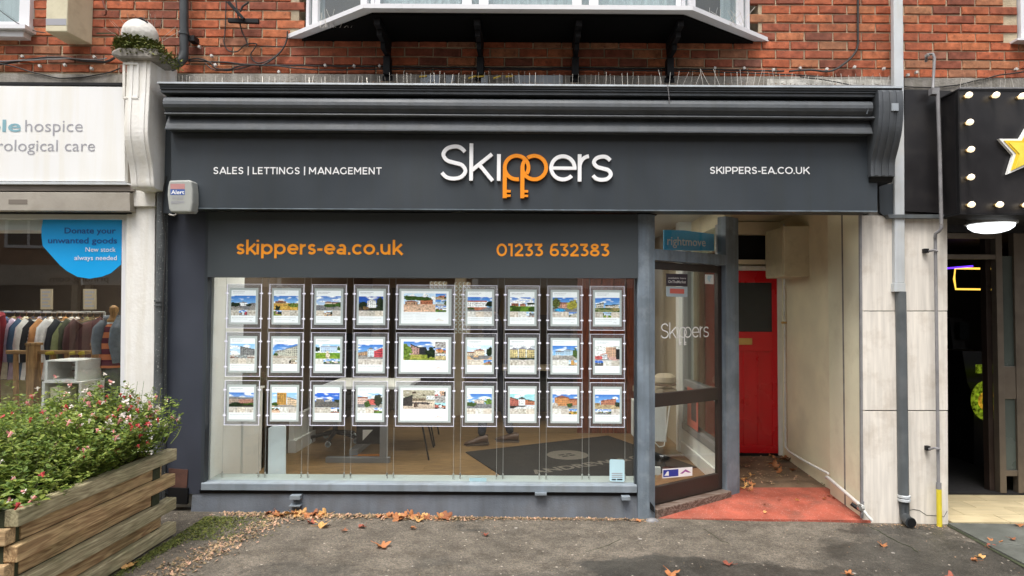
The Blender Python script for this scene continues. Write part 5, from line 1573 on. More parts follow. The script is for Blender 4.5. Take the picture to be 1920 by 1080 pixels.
# compact painter for the printed house photographs
def vnoise(x, y, s): return mnoise.noise(Vector((x, y, s)))
def paint(spec, nu, nv, seed):
    sky_top, sky_bot, cloud, ground, ground2, houses, trees, hor = spec
    out = []
    for j in range(nv):
        for i in range(nu):
            u, v = (i + .5) / nu, (j + .5) / nv
            if v > hor:
                t = (v - hor) / (1 - hor)
                c = [a * t + b * (1 - t) for a, b in zip(sky_top, sky_bot)]
                k = max(0, min(1, (vnoise(u * 4, v * 7, seed) * 1.6 + cloud - .5) * 2))
                c = [a * (1 - k) + .88 * k for a in c]
            else:
                g = ground if vnoise(u * 3, v * 5, seed + 9) + (v / hor - .5) * .6 > 0 else ground2
                c = list(g)
            for (u0, u1, v0, v1, wc_, rc, kind) in houses:
                if u0 <= u <= u1:
                    f = (u - u0) / (u1 - u0)
                    if kind == 'g': top = v1 + (.5 - abs(f - .5)) * .5 * (v1 - v0) ; eave = v1 - .02
                    elif kind == 'r': top = v1 + .10 - .02 * abs(f - .5); eave = v1
                    elif kind == 'l': top = v1 - .35 * (v1 - v0) * (1 - f) + .04; eave = top - .06
                    elif kind == 't': top = v1 - .35 * (v1 - v0) * f + .04; eave = top - .06
                    else: top = v1; eave = v1 + .01
                    if v0 <= v <= top:
                        if v > eave: c = list(rc)
                        else:
                            c = list(wc_)
                            wu = (f * (u1 - u0) / .085) % 1; wv = ((v - v0) / .15) % 1
                            if .3 < wu < .72 and .38 < wv < .85: c = [q * .28 + .02 for q in c]
            for (tu, tv, ru, rv, tc) in trees:
                d = ((u - tu) / ru) ** 2 + ((v - tv) / rv) ** 2
                if d + vnoise(u * 12, v * 12, seed + 3) * .9 < 1:
                    q = 1 + vnoise(u * 20, v * 20, seed + 5) * .9
                    c = [x * q for x in tc]
            am_ = .18 if v > hor and c[2] > c[0] * 1.2 else 1
            q = 1 + (vnoise(u * 26, v * 20, seed + 7) * .7 + vnoise(u * 60, v * 50, seed + 17) * .45) * am_
            out.append(tuple(max(0.004, min(.95, x * q)) for x in c))
    return out
B1, B2, PAL = (.03, .16, .55), (.25, .50, .80), (.55, .70, .85)
G1, G2, DK = (.13, .25, .03), (.04, .08, .015), (.015, .025, .012)
RD, RD2 = (.18, .18, .19), (.28, .26, .24)
BRK, RF, WHT, CRM, TAN = (.42, .15, .08), (.22, .08, .05), (.85, .85, .85), (.62, .52, .38), (.52, .33, .20)
SPEC = [
 # row 1
 [((B1, B2, .25, RD, RD2, [(.32, .66, .30, .52, WHT, (.2, .2, .22), 'g'), (.78, 1, .28, .42, RD2, RD, 'r')], [(.12, .38, .22, .16, DK), (.72, .36, .1, .08, DK)], .33), 'white gabled house between dark trees'),
  ((B1, B2, .35, (.60, .38, .08), (.50, .28, .06), [(.05, .5, .46, .55, (.3, .2, .12), RF, 'r')], [(.8, .35, .25, .14, (.12, .16, .03)), (.15, .12, .1, .2, DK)], .50), 'low houses behind an ochre field'),
  ((B1, PAL, .45, RD2, RD, [(.35, .65, .35, .58, CRM, RF, 'g'), (.66, .95, .35, .5, CRM, RF, 'r')], [(.6, .34, .32, .12, G2), (.92, .4, .12, .16, G2)], .36), 'cream house behind green hedges'),
  (((.03, .08, .40), B1, .05, (.08, .06, .05), DK, [(.36, .70, .22, .70, WHT, (.5, .5, .5), 'g')], [(.16, .4, .18, .28, DK), (.88, .5, .15, .45, DK), (.3, .2, .12, .1, (.2, .12, .05))], .28), 'tall white house among black trees'),
  ((PAL, PAL, .45, (.62, .42, .30), (.68, .46, .33), [(.04, .44, .36, .56, (.45, .27, .17), RF, 'g'), (.52, .92, .40, .66, BRK, RF, 'g')], [(.2, .74, .28, .12, G2), (.6, .72, .3, .10, G2)], .40), 'wide card, brick house with double garage and peach drive'),
  ((B1, B2, .3, (.42, .15, .09), RD, [(.0, .78, .30, .66, WHT, (.36, .09, .06), 'r')], [(.9, .5, .16, .22, DK), (.15, .2, .14, .08, G2)], .30), 'red roofed white terrace'),
  ((B1, PAL, .6, G1, G2, [(.05, .35, .38, .5, BRK, RF, 'r'), (.42, .66, .38, .54, (.5, .22, .14), RF, 'g'), (.72, 1, .36, .52, WHT, DK, 'r')], [(.1, .36, .14, .08, G2)], .38), 'brick bungalows on a green lawn'),
  ((B1, B2, .2, RD, RD, [(.25, .68, .3, .58, (.55, .28, .2), RF, 'r')], [(.14, .62, .18, .36, (.10, .12, .03)), (.82, .5, .24, .34, (.28, .26, .04)), (.3, .12, .22, .12, (.03, .30, .60))], .33), 'brick house between trees with blue car'),
  ((B1, B2, .3, G2, (.2, .22, .1), [(.02, .34, .28, .62, (.55, .52, .46), DK, 'l'), (.42, .98, .3, .52, (.6, .55, .48), DK, 'l')], [(.8, .2, .2, .1, (.25, .2, .08))], .28), 'pale modern houses with slanted roofs')],
 # row 2
 [((B2, PAL, .7, (.55, .50, .46), (.25, .14, .10), [(.42, 1, .22, .80, (.20, .20, .20), (.1, .1, .1), 't')], [(.5, .12, .3, .1, (.3, .32, .32))], .25), 'grey block of flats under a pale sky'),
  ((B1, B2, .3, (.38, .32, .26), (.45, .4, .33), [(.1, .5, .22, .60, (.42, .42, .36), RD, 'l'), (.5, 1, .16, .88, (.50, .48, .40), RD, 'l')], [(.12, .3, .1, .1, G2)], .26), 'row of cream cottages rising to one side'),
  ((B2, PAL, .7, G1, (.22, .32, .04), [(.2, .88, .44, .78, (.50, .62, .78), (.25, .3, .4), 'r')], [(.05, .66, .12, .18, DK), (.96, .7, .1, .16, G2), (.5, .2, .09, .3, (.62, .52, .40))], .42), 'pale blue manor with lawn and central path'),
  ((B1, B2, .2, RD, RD2, [(.0, .38, .24, .52, (.52, .32, .18), RD, 'l'), (.38, .64, .18, .68, (.6, .68, .74), RD, 'g'), (.64, 1, .14, .80, (.5, .06, .08), (.7, .7, .7), 'l')], [], .25), 'terraced street with red framed front'),
  ((B1, PAL, .25, (.36, .34, .08), (.22, .26, .04), [(.22, .50, .30, .84, (.42, .25, .22), DK, 't'), (.5, .72, .28, .72, (.03, .03, .035), DK, 'f')], [(.08, .45, .17, .42, (.12, .18, .03)), (.9, .42, .2, .26, DK)], .30), 'wide card, dark clad modern house in a green garden'),
  ((PAL, PAL, .6, RD, (.55, .35, .18), [(.3, .72, .3, .66, (.68, .56, .42), RF, 'g'), (.0, .3, .28, .44, CRM, RF, 'r')], [(.92, .55, .14, .3, DK)], .30), 'cream round gabled house with tan drive'),
  (((.4, .42, .45), PAL, .8, DK, RD, [(.0, .33, .15, .72, (.55, .45, .22), (.2, .2, .25), 'g'), (.34, .66, .15, .75, (.60, .48, .24), (.2, .2, .25), 'g'), (.67, 1, .15, .72, (.55, .45, .22), (.2, .2, .25), 'g')], [], .15), 'yellow brick villa with three arched gables'),
  ((B1, B2, .25, (.45, .42, .38), RD2, [(.12, .46, .36, .55, (.40, .58, .75), RD, 'r'), (.46, .82, .34, .68, (.42, .58, .72), RD, 'g')], [(.93, .5, .12, .35, (.05, .09, .02))], .35), 'pale blue houses beside a grey drive'),
  (((.6, .62, .6), WHT, .4, (.5, .3, .26), RD2, [(.45, .85, .25, .9, (.55, .35, .24), WHT, 'f'), (.86, 1, .1, .8, (.02, .02, .02), DK, 'f'), (.2, .5, .1, .5, (.6, .62, .66), BRK, 'l')], [(.1, .2, .2, .14, (.5, .1, .1))], .25), 'white and brick building with a dark door')],
 # row 3
 [((B1, PAL, .35, (.05, .04, .035), DK, [(.0, .42, .2, .60, (.36, .27, .22), RD, 'r'), (.42, 1, .2, .56, (.40, .20, .15), RD, 'r')], [(.3, .2, .3, .1, DK), (.8, .2, .2, .08, G2)], .2), 'brown brick terrace behind dark hedges'),
  ((B2, PAL, .3, (.42, .34, .22), RD2, [(.22, .60, .18, .98, (.50, .27, .07), (.3, .15, .05), 'f'), (.62, 1, .15, .70, (.62, .45, .30), RD, 't')], [(.1, .2, .14, .12, G2)], .22), 'tall ochre tower of flats'),
  (((.02, .12, .60), B1, .1, (.10, .10, .10), (.12, .11, .10), [(.42, .7, .42, .54, (.6, .6, .6), RD, 'g'), (.05, .38, .42, .5, (.2, .17, .15), RD, 'r')], [(.9, .46, .14, .1, DK)], .42), 'low houses across a dark car park under deep blue sky'),
  ((B2, PAL, .5, RD, (.3, .28, .25), [(.0, .42, .25, .66, (.66, .45, .38), RF, 'r'), (.42, .8, .22, .56, (.62, .12, .10), RF, 'g')], [(.86, .5, .2, .4, DK), (.4, .25, .12, .2, G2)], .25), 'white and red cottage beside a dark tree'),
  (((.42, .38, .28), (.30, .27, .2), .05, (.62, .52, .42), (.5, .4, .32), [(.0, .30, .15, .72, (.035, .03, .03), DK, 'l'), (.74, .98, .5, .72, (.75, .78, .8), (.2, .2, .2), 'f'), (.3, .72, .4, .56, (.20, .15, .10), (.4, .3, .2), 'f')], [(.34, .86, .06, .05, (.05, .03, .02)), (.66, .74, .05, .04, (.05, .03, .02)), (.55, .3, .3, .06, (.05, .04, .04)), (.4, .2, .06, .14, (.08, .05, .04))], .40), 'wide card, kitchen interior with hanging lamps'),
  ((B1, B2, .45, RD, RD, [(.28, .72, .35, .58, (.66, .55, .46), (.3, .3, .3), 'g')], [(.15, .28, .25, .14, G2), (.88, .44, .18, .2, (.10, .18, .03))], .34), 'pale cottage at the end of a hedged road'),
  (((.25, .60, .62), PAL, .2, (.02, .02, .02), (.6, .6, .6), [(.0, .36, .2, .78, (.42, .12, .09), DK, 't'), (.36, .62, .22, .70, (.75, .76, .78), DK, 'g'), (.62, 1, .25, .62, BRK, DK, 't')], [], .2), 'red brick and white houses along a black road'),
  ((B1, B2, .4, RD2, (.4, .35, .3), [(.1, .68, .2, .78, (.55, .24, .09), RF, 'g'), (.68, 1, .25, .6, (.5, .2, .1), RF, 'r')], [(.7, .25, .12, .14, G2), (.1, .3, .12, .12, (.5, .45, .4))], .25), 'orange brick gabled house'),
  ((B1, B2, .1, (.42, .32, .18), (.36, .28, .16), [(.25, .86, .28, .70, (.45, .18, .11), RF, 'l')], [(.92, .34, .12, .16, DK), (.1, .34, .14, .08, (.25, .16, .05))], .28), 'lone brick house above a brown verge')]]
colw = ['first', 'second', 'third', 'fourth', 'fifth and wide', 'sixth', 'seventh', 'eighth', 'last']
rown = ['top', 'middle', 'bottom']
def card_meshes(wpx, hpx, wide):
    w, h = wpx * mpp / 2, hpx * mpp / 2
    t = .0016
    d = {}
    mb = MB()
    mb.box(-w + t * 2, -.002, -h + t * 2, w - t * 2, .004, h - t * 2)
    d['acrylic_panel'] = mb.mesh('acrylic_panel', M['acrylic'])
    mb = MB()
    e = .0022
    mb.box(-w, -.004, -h, w, .006, -h + e * 1.4); mb.box(-w, -.004, h - e, w, .006, h); mb.box(-w, -.004, -h + e * 1.4, -w + e, .006, h - e); mb.box(w - e, -.004, -h + e * 1.4, w, .006, h - e)
    d['panel_edge'] = mb.mesh('panel_edge', M['led'])
    bx = 5.6 * mpp; by = 7.6 * mpp
    mb = MB(); mb.box(-w + bx, -.0085, -h + by, w - bx, -.0045, h - by); d['backlit_border'] = mb.mesh('backlit_border', M['ledborder'])
    px0, pz0 = -w + bx + 3.6 * mpp, -h + by + 3.4 * mpp
    px1, pz1 = w - bx - (3.8 if not wide else 5) * mpp, h - by - 4.2 * mpp
    mb = MB(); mb.box(px0, -.0105, pz0, px1, -.009, pz1); d['paper'] = mb.mesh('paper', M['paper'])
    mb = MB()
    for s in (-1, 1):
        for zz in (.58, -.56):
            mb.box(s * w - .0065, -.009, zz * h - .0032, s * w + .0065, .010, zz * h + .0032)
            mb.lathe([(.0052, -.008), (.0052, .010)], (s * (w + .006), 0, zz * h), 8, axis='Y')
    d['clip_set'] = None
    cl = MB(); cl.tube([(-.012, 0, 0), (.012, 0, 0)], .0045, 8); cl.box(-.003, -.008, -.006, .009, .010, .006)
    d['clip'] = cl.mesh('clip', M['led'])
    return d, (px0, pz0, px1, pz1), (w, h)
CM = {False: card_meshes(64.4, 83, False), True: card_meshes(108.5, 83.5, True)}
def grid_print(mb, x0, z0, x1, z1, nu, nv, cols, Y):
    vs_ = [(x0 + (x1 - x0) * i / nu, Y, z0 + (z1 - z0) * j / nv) for j in range(nv + 1) for i in range(nu + 1)]
    fs = [(j * (nu + 1) + i, j * (nu + 1) + i + 1, (j + 1) * (nu + 1) + i + 1, (j + 1) * (nu + 1) + i) for j in range(nv) for i in range(nu)]
    mb.add(vs_, fs, 0, cols)
def text_lines(mb, x0, x1, z, hh, col, Y, seed, gap=.25):
    r = random.Random(seed); x = x0
    while x < x1:
        l = r.uniform(.6, 2.4) * hh * 1.6
        if x + l > x1: break
        grid_print(mb, x, z, x + l, z + hh, 1, 1, [col], Y)
        x += l + hh * .6
for ri in range(3):
    for ci in range(9):
        wide = ci == 4
        dct, (x0, z0, x1, z1), (w, h) = CM[wide]
        xl, xr = colX[ci]; yt, yb = rowY[ri]
        drift = -2.0 * ri * (0 if ci > 5 else (6 - ci) / 6)
        slope = .006 * ((xl + xr) / 2 - 430)
        c = P((xl + xr) / 2 + drift, (yt + yb) / 2 + slope, YC)
        spec, desc = SPEC[ri][ci]
        lab = 'lit property card, %s, %s column, %s row' % (desc.replace('wide card, ', ''), colw[ci], rown[ri])
        if len(lab.split()) > 16: lab = 'lit card, %s, %s column, %s row' % (desc.replace('wide card, ', ''), colw[ci].replace('fifth and wide', 'wide'), rown[ri])
        if len(lab.split()) > 16: lab = 'lit card, %s, %s %s' % (desc.replace('wide card, ', ''), colw[ci].replace('fifth and wide', 'wide'), rown[ri])
        root = empty('property_card', lab, 'display card', tuple(c), 'lit property cards hung in the display window')
        for nm in ('acrylic_panel', 'panel_edge', 'backlit_border', 'paper'):
            o = bpy.data.objects.new(nm, dct[nm]); COL.objects.link(o); o.parent = root
        for s in (-1, 1):
            for zz in (.58, -.56):
                o = bpy.data.objects.new('clip', dct['clip']); COL.objects.link(o); o.parent = root
                o.location = (s * w, 0, zz * h)
                if s < 0: o.rotation_euler = (0, 0, math.pi)
        rnd = random.Random(ri * 10 + ci)
        W_, H_ = x1 - x0, z1 - z0
        Yp_ = -.0112
        ph, th, tx = MB(), MB(), MB()
        if not wide:
            pa_, pb2 = z0 + H_ * .385, z0 + H_ * .83
            grid_print(ph, x0, pa_, x1, pb2, 34, 24, paint(spec, 34, 24, ri * 9 + ci + .5), Yp_)
            for k in range(3):
                a = x0 + W_ * k / 3; b = x0 + W_ * (k + 1) / 3 - .0006
                if rnd.random() < .2:
                    cols = paint(SPEC[(ri + 1) % 3][(ci + 3) % 9][0], 8, 7, k + ci)
                else:
                    base = rnd.choice([(.62, .55, .47), (.55, .5, .45), (.66, .64, .6), (.5, .46, .40)])
                    cols = []
                    for q in range(56):
                        n_ = vnoise((q % 8) * .5 + k * 5, (q // 8) * .5, ci + ri * 3)
                        cols.append(tuple(max(.02, min(.9, x + n_ * .32)) for x in base))
                grid_print(th, a, z0 + H_ * .215, b, pa_ - .0012, 8, 7, cols, Yp_)
            text_lines(tx, x0 + W_ * .06, x0 + W_ * .60, z0 + H_ * .945, .0032, (.22, .22, .26), Yp_, ci)
            text_lines(tx, x0 + W_ * .06, x0 + W_ * .50, z0 + H_ * .905, .0026, (.3, .3, .32), Yp_, ci + 50)
            text_lines(tx, x0 + W_ * .04, x1 - W_ * .08, z0 + H_ * .15, .0026, (.3, .3, .3), Yp_, ci + 70)
            text_lines(tx, x0 + W_ * .04, x1 - W_ * .3, z0 + H_ * .10, .0024, (.42, .42, .42), Yp_, ci + 90)
            # little roof outline emblem bottom right
            ex, ez = x1 - W_ * .20, z0 + H_ * .05
            for (a, b_) in (((-.012, 0), (0, .007)), ((0, .007), (.012, 0)), ((-.006, 0), (.004, .006)), ((.004, .006), (.014, 0))):
                d_ = Vector((b_[0] - a[0], b_[1] - a[1])).normalized(); n_ = Vector((-d_.y, d_.x)) * .0007
                tx.add([(ex + a[0] - n_.x, Yp_, ez + a[1] - n_.y), (ex + b_[0] - n_.x, Yp_, ez + b_[1] - n_.y), (ex + b_[0] + n_.x, Yp_, ez + b_[1] + n_.y), (ex + a[0] + n_.x, Yp_, ez + a[1] + n_.y)], [(0, 1, 2, 3)], 0, [(.4, .4, .4)])
        else:
            pa_, pb2 = z0 + H_ * .36, z0 + H_ * .93
            xs1 = x0 + W_ * .055; xs2 = x0 + W_ * .72; xs3 = x1 - W_ * .05
            grid_print(ph, xs1, pa_, xs2, pb2, 50, 34, paint(spec, 50, 34, ri * 9 + ci + .5), Yp_)
            for k in range(3):
                a = pa_ + (pb2 - pa_) * k / 3; b = pa_ + (pb2 - pa_) * (k + 1) / 3 - .0008
                if k == 0 or rnd.random() < .4: cols = paint(SPEC[(ri + k) % 3][(ci + 2 + k) % 9][0], 14, 9, k + ci)
                else:
                    base = rnd.choice([(.40, .28, .18), (.5, .4, .3), (.35, .33, .32)])
                    cols = [tuple(max(.02, min(.9, x + vnoise((q % 14) * .4, (q // 14) * .5, k + ri) * .5)) for x in base) for q in range(126)]
                grid_print(th, xs2 + .001, a, xs3, b, 14, 9, cols, Yp_)
            for k in range(5):
                text_lines(tx, xs1, xs1 + W_ * .2, z0 + H_ * (.27 - k * .05), .0018, (.5, .5, .5), Yp_, k)
                text_lines(tx, xs1 + W_ * .25, xs1 + W_ * .48, z0 + H_ * (.27 - k * .05), .0018, (.5, .5, .5), Yp_, k + 9)
            text_lines(tx, xs1, xs1 + W_ * .35, z0 + H_ * .315, .0024, (.4, .4, .42), Yp_, 77)
            ex, ez = xs3 - W_ * .14, z0 + H_ * .10
            for (a, b_, cc) in (((-.03, 0), (-.008, .014), (.55, .5, .42)), ((-.008, .014), (.014, 0), (.55, .5, .42)), ((-.016, .004), (0, .013), (.62, .12, .10)), ((0, .013), (.03, 0), (.55, .5, .42)), ((-.034, -.002), (.034, -.002), (.62, .5, .3))):
                d_ = Vector((b_[0] - a[0], b_[1] - a[1])).normalized(); n_ = Vector((-d_.y, d_.x)) * .0010
                tx.add([(ex + a[0] - n_.x, Yp_, ez + a[1] - n_.y), (ex + b_[0] - n_.x, Yp_, ez + b_[1] - n_.y), (ex + b_[0] + n_.x, Yp_, ez + b_[1] + n_.y), (ex + a[0] + n_.x, Yp_, ez + a[1] + n_.y)], [(0, 1, 2, 3)], 0, [cc])
        for nm, m_ in (('photo', ph), ('thumbnail_strip', th), ('print_lines', tx)):
            o = m_.build(nm, M['print'], root, local=True)
# steel cables with fittings on the window board
shelf_z = Z(898, .06, 990)
for ci, (xl, xr) in enumerate(colX):
    for s, xx in ((0, xl - 1.5), (1, xr + 1.5)):
        lab = 'thin steel hanging cable at the %s edge of the %s card column' % (('left', 'right')[s], colw[ci].replace('fifth and wide', 'wide fifth'))
        xw = P(xx, 560, YC).x
        xw += 0
        r_ = empty('display_cable', lab, 'cable', (xw, YC, shelf_z), 'steel cables carrying the property cards')
        MB().tube([(0, 0, .02), (0, 0, 2.5 - shelf_z)], .0014, 5).build('wire', M['wire'], r_, local=True)
        MB().lathe([(.010, 0), (.010, .004), (.0065, .005), (.0065, .040), (.003, .046)], (0, 0, 0), 10).build('fitting', M['chrome'], r_, True, local=True)

# stickers on the glass
def sticker(name, lab, cat, pts, Y, m, th=.0012):
    o = empty(name, lab, cat, tuple(P(*pts[0], Y)))
    MB().px(pts, Y, th).build('sheet', m, o)
    return o
st = sticker('window_sticker', 'pale blue rounded sticker on the bottom right corner of the display window', 'sticker', [(1145, 861), (1169, 862), (1171, 864), (1171, 901), (1169, 903.5), (1145, 902.5), (1143, 900), (1143, 863)], -.048, M['stickerblue'])
mb = MB()
for k, yy in enumerate((887, 890.5, 894)): mb.rect(1147, yy, 1167, yy + 1.6, -.0488, .0005)
mb.build('print_line', M['texgrey'], st)
mb = MB(); mb.rect(1147, 898, 1155, 900.4, -.0488, .0005); mb.rect(1157, 898, 1167, 900.4, -.0488, .0005); mb.build('print_line', M['black'], st)
sticker('shelf_sticker', 'small pale blue folded paper lying on the window board', 'paper', [(880, 896), (912, 896), (912, 904), (880, 904)], -.03, M['stickerblue'])
def fd_sticker(name, lab, cat, pts, m, off=-.0615):
    o = empty(name, lab, cat)
    q = [frame_hit(fd, x, y, off) for x, y in pts]
    o.location = fd.p(q[0][0], q[0][1], off)
    mb = MB(); mb.prism([fd.p(a, b, off + .0008) for a, b in q][::-1], tuple(fd.n * -.0008)); mb.build('sheet', m, o)
    return o
def fd_quad(parent, name, pts, m, off=-.0605):
    q = [frame_hit(fd, x, y, off) for x, y in pts]
    mb = MB(); mb.add([fd.p(a, b, off) for a, b in q][::-1], [tuple(range(len(q)))]); return mb.build(name, m, parent)
def fd_text(parent, text, x0, x1, base, cap, m, off=-.0602, bold=.01):
    a, b = frame_hit(fd, x0, base, off), frame_hit(fd, x1, base + .02 * (x1 - x0), off)
    fr = Frame(fd.p(a[0], a[1], off), fd.p(*b, off) - fd.p(*a, off), (0, 0, 1))
    L_ = (fd.p(*b, off) - fd.p(*a, off)).length
    return flat_text('lettering', text, fr, 0, L_, 0, cap * 5.35 / FPX, m, parent, bold, .0003)
s1 = fd_sticker('door_sticker', 'black and pale blue property portal sticker at the top of the glazed door', 'sticker', [(1249, 513), (1289, 514), (1289, 537), (1249, 536)], M['plum'])
fd_quad(s1, 'pale_panel', [(1249, 537), (1289, 538), (1289, 556), (1287, 557), (1251, 556), (1249, 554)], M['ltgrey'])
fd_quad(s1, 'red_lozenge', [(1256, 541), (1283, 542), (1283, 551), (1256, 550)], M['coral'], -.0598)
fd_text(s1, 'OnTheMarket', 1253, 1286, 530.5, 5.0, M['etch'])
fd_text(s1, 'available here', 1253, 1286, 522.5, 3.0, M['etch'])
s2 = fd_sticker('door_sticker', 'small white square sticker with blue leaf mark near the top right of the door', 'sticker', [(1322, 514.5), (1338, 515), (1338, 533), (1322, 532)], M['intwhite'])
fd_quad(s2, 'blue_mark', [(1327, 517), (1334, 517), (1334, 521), (1331, 523), (1332, 529), (1329, 528), (1326, 522)], M['stickerblue'])
s3 = fd_sticker('door_sticker', 'white, blue and purple scheme sticker at the foot of the door glass', 'sticker', [(1242, 879.5), (1298, 875.5), (1298, 892), (1242, 897)], M['lettering_white'])
fd_quad(s3, 'blue_panel', [(1243.5, 881.5), (1272, 879.5), (1272, 892.5), (1243.5, 895)], M['royal'])
fd_quad(s3, 'white_mark', [(1249, 892), (1245.5, 892), (1251, 884), (1254, 884), (1254, 892)], M['lettering_white'], -.0598)
fd_quad(s3, 'purple_triangle', [(1275, 888), (1285.5, 880), (1296, 886), (1290, 886), (1285, 884), (1280, 888)], mat('purple_print', (.32, .06, .30), .4), -.0604)
# blue portal board behind the transom pane
rm = empty('portal_sign', 'blue property portal sign with white lettering behind the glass above the door', 'sign', tuple(fd.p(.3, 2.2, -.12)))
q = [frame_hit(fd, x, y, -.14) for x, y in ((1245, 431), (1284, 432), (1339, 439), (1339, 470), (1245, 469))]
mb = MB(); mb.prism([fd.p(a, b, -.14) for a, b in q][::-1], tuple(fd.n * -.01)); mb.build('sign_board', M['blueboard'], rm)
a, b = frame_hit(fd, 1251, 459, -.138), frame_hit(fd, 1323, 462, -.138)
fr = Frame(fd.p(*a, -.138), fd.p(*b, -.138) - fd.p(*a, -.138), (0, 0, 1))
flat_text('lettering', 'rightmove', fr, 0, (fd.p(*b, -.138) - fd.p(*a, -.138)).length, 0, .072, M['lettering_white'], rm, .008)
# alarm box
al = empty('alarm_box', 'grey burglar alarm box with pink and blue label at the left of the fascia', 'alarm box', tuple(P(336, 398, -.3)))
Ya = -.40
MB().px([(317, 338), (356, 337), (359, 341), (361, 360), (361, 380), (358, 398), (320, 398), (316, 392), (313, 366), (314, 350)], Ya, .10).build('cover', M['alarm'], al, bevel=.012)
MB().rect(319.5, 344.5, 346.5, 354.5, Ya - .001, .0015).build('pink_band', mat('faded_pink_print', (.50, .25, .24), .5), al)
bb = MB().rect(319.5, 355, 346.5, 365.5, Ya - .001, .0015).build('blue_band', mat('faded_blue_print', (.06, .12, .36), .5), al)
px_text('lettering', 'Alert', 321, 345.5, 363.8, 7.2, Ya - .0012, M['lettering_white'], al, .015)
px_text('lettering', '01233', 323, 343, 373, 5.0, Ya - .0005, M['texgrey'], al, .02)
px_text('lettering', '602999', 320.5, 345.5, 381.5, 5.0, Ya - .0005, M['texgrey'], al, .02)
MB().tube([P(361, 392, -.24), P(366, 394, -.235), P(371, 396, -.235)], .007, 6).build('gland', M['clipgrey'], al, True)
MB().tube([P(317, 402, -.24), P(326, 404, -.24), P(331, 401, -.24)], .006, 6).build('gland', M['clipgrey'], al, True)
# thin dangling wire by the blind panel
o = MB().tube([P(1193, 398, -.10), P(1194, 410, -.105), P(1194.5, 430, -.105), P(1195, 500, -.105), P(1195.5, 640, -.105)], .0022, 5).build('dangling_wire', M['lead'], None, True)
tag(o, 'thin pale wire hanging between the window panel and the weathered post', 'wire')
MB().lathe([(.001, -.005), (.004, 0), (.001, .005)], P(1194.5, 418, -.108), 8).build('bead', M['lettering_white'], o, True)

# ------------------------------------------------------------------ charity shop at the left
ch = empty('charity_shopfront', 'white charity shopfront with hospice sign board, shutter box and blue window decal', 'shopfront', (-3.9, -.1, 0))
Ys = -.20
MB().px([(-260, 159), (233, 163), (234, 340), (-260, 338)], Ys, .08).build('sign_board', M['signwhite'], ch)
mb = MB(); mb.px([(233.3, 163), (238, 160), (241, 345), (234.3, 340)], -.16, .05); mb.build('board_edge', M['shutter'], ch)
MB().px([(-260, 152), (228, 155), (228, 160), (-260, 157)], -.14, .12).build('board_capping', M['black'], ch)
px_text('lettering', 'ble', -23, 39, 246.5, 22, Ys - .001, M['textteal'], ch, .018, .002)
px_text('lettering', 'hospice', 47, 155, 246.8, 22.5, Ys - .001, M['texgrey'], ch, -.004, .002)
px_text('lettering', 'rological care', -5, 178, 283.2, 21.5, Ys - .001, M['texgrey'], ch, -.004, .002)
MB().px([(-260, 338.5), (236, 341.5), (240, 346), (-260, 344)], -.215, .12).build('board_trim', M['pipe_light'], ch)
MB().px([(-260, 344.5), (250, 346.5), (250, 358.5), (-260, 356.5)], -.19, .1).build('brown_strip', M['shutter_dark'], ch)
MB().px([(-260, 359), (243, 361), (244, 396), (-260, 394)], -.21, .16).build('shutter_box', M['shutter'], ch, bevel=.004)
MB().rect(16, 374, 51, 382.5, -.212, .002).build('key_plate', M['shutter_dark'], ch)
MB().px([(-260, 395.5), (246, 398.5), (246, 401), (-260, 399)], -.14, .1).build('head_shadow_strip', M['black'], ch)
MB().px([(-260, 400), (241, 402), (241, 411), (-260, 409)], -.10, .07).build('window_head', M['white'], ch)
mb = MB(); mb.px([(229, 411), (235.5, 411), (231, 960), (223, 960)], -.085, .06); mb.build('window_jamb', M['upvc'], ch)
mb = MB(); mb.px([(235.8, 402), (242, 402), (238, 960), (231.3, 960)], -.11, .09); mb.build('window_jamb', M['white'], ch)
MB().px([(-260, 412), (229, 412), (223, 1000), (-260, 1000)], -.05, .004).build('window_pane', M['glassl'], ch)
MB().px([(-260, 860), (230, 860), (228, 975), (-260, 975)], -.11, .08).build('stall_riser', M['white'], ch)
structure('window_soffit', M['white'], (-7.5, -.03, Z(433, -.0, 60), -3.02, .18, 2.75))
dc = empty('window_decal', 'bright blue rounded decal asking to donate unwanted goods on the charity shop window', 'sign', tuple(P(150, 520, -.053)))
pts = [(80.5, 411.5), (228.5, 411.5), (228, 470), (227, 496)] + [(227 - 5, 500), (208, 512), (190, 519), (168, 522.5), (145, 519), (125, 508), (112, 497), (80, 461), (78, 445), (77.5, 430)]
MB().px(pts, -.053, .001).build('decal_sheet', M['decal'], dc)
for tx, a, b, base, cap, m in (('Donate your', 121, 217, 437.5, 10.6, 'decaltext'), ('unwanted goods', 90, 219.5, 456, 10.6, 'decaltext'), ('New stock', 160.5, 217, 472, 8.5, 'lettering_white'), ('always needed', 139.5, 219, 487.5, 8.5, 'lettering_white')):
    px_text('lettering', tx, a, b, base, cap, -.0545, M[m], dc, .012 if m == 'decaltext' else .0, .002)
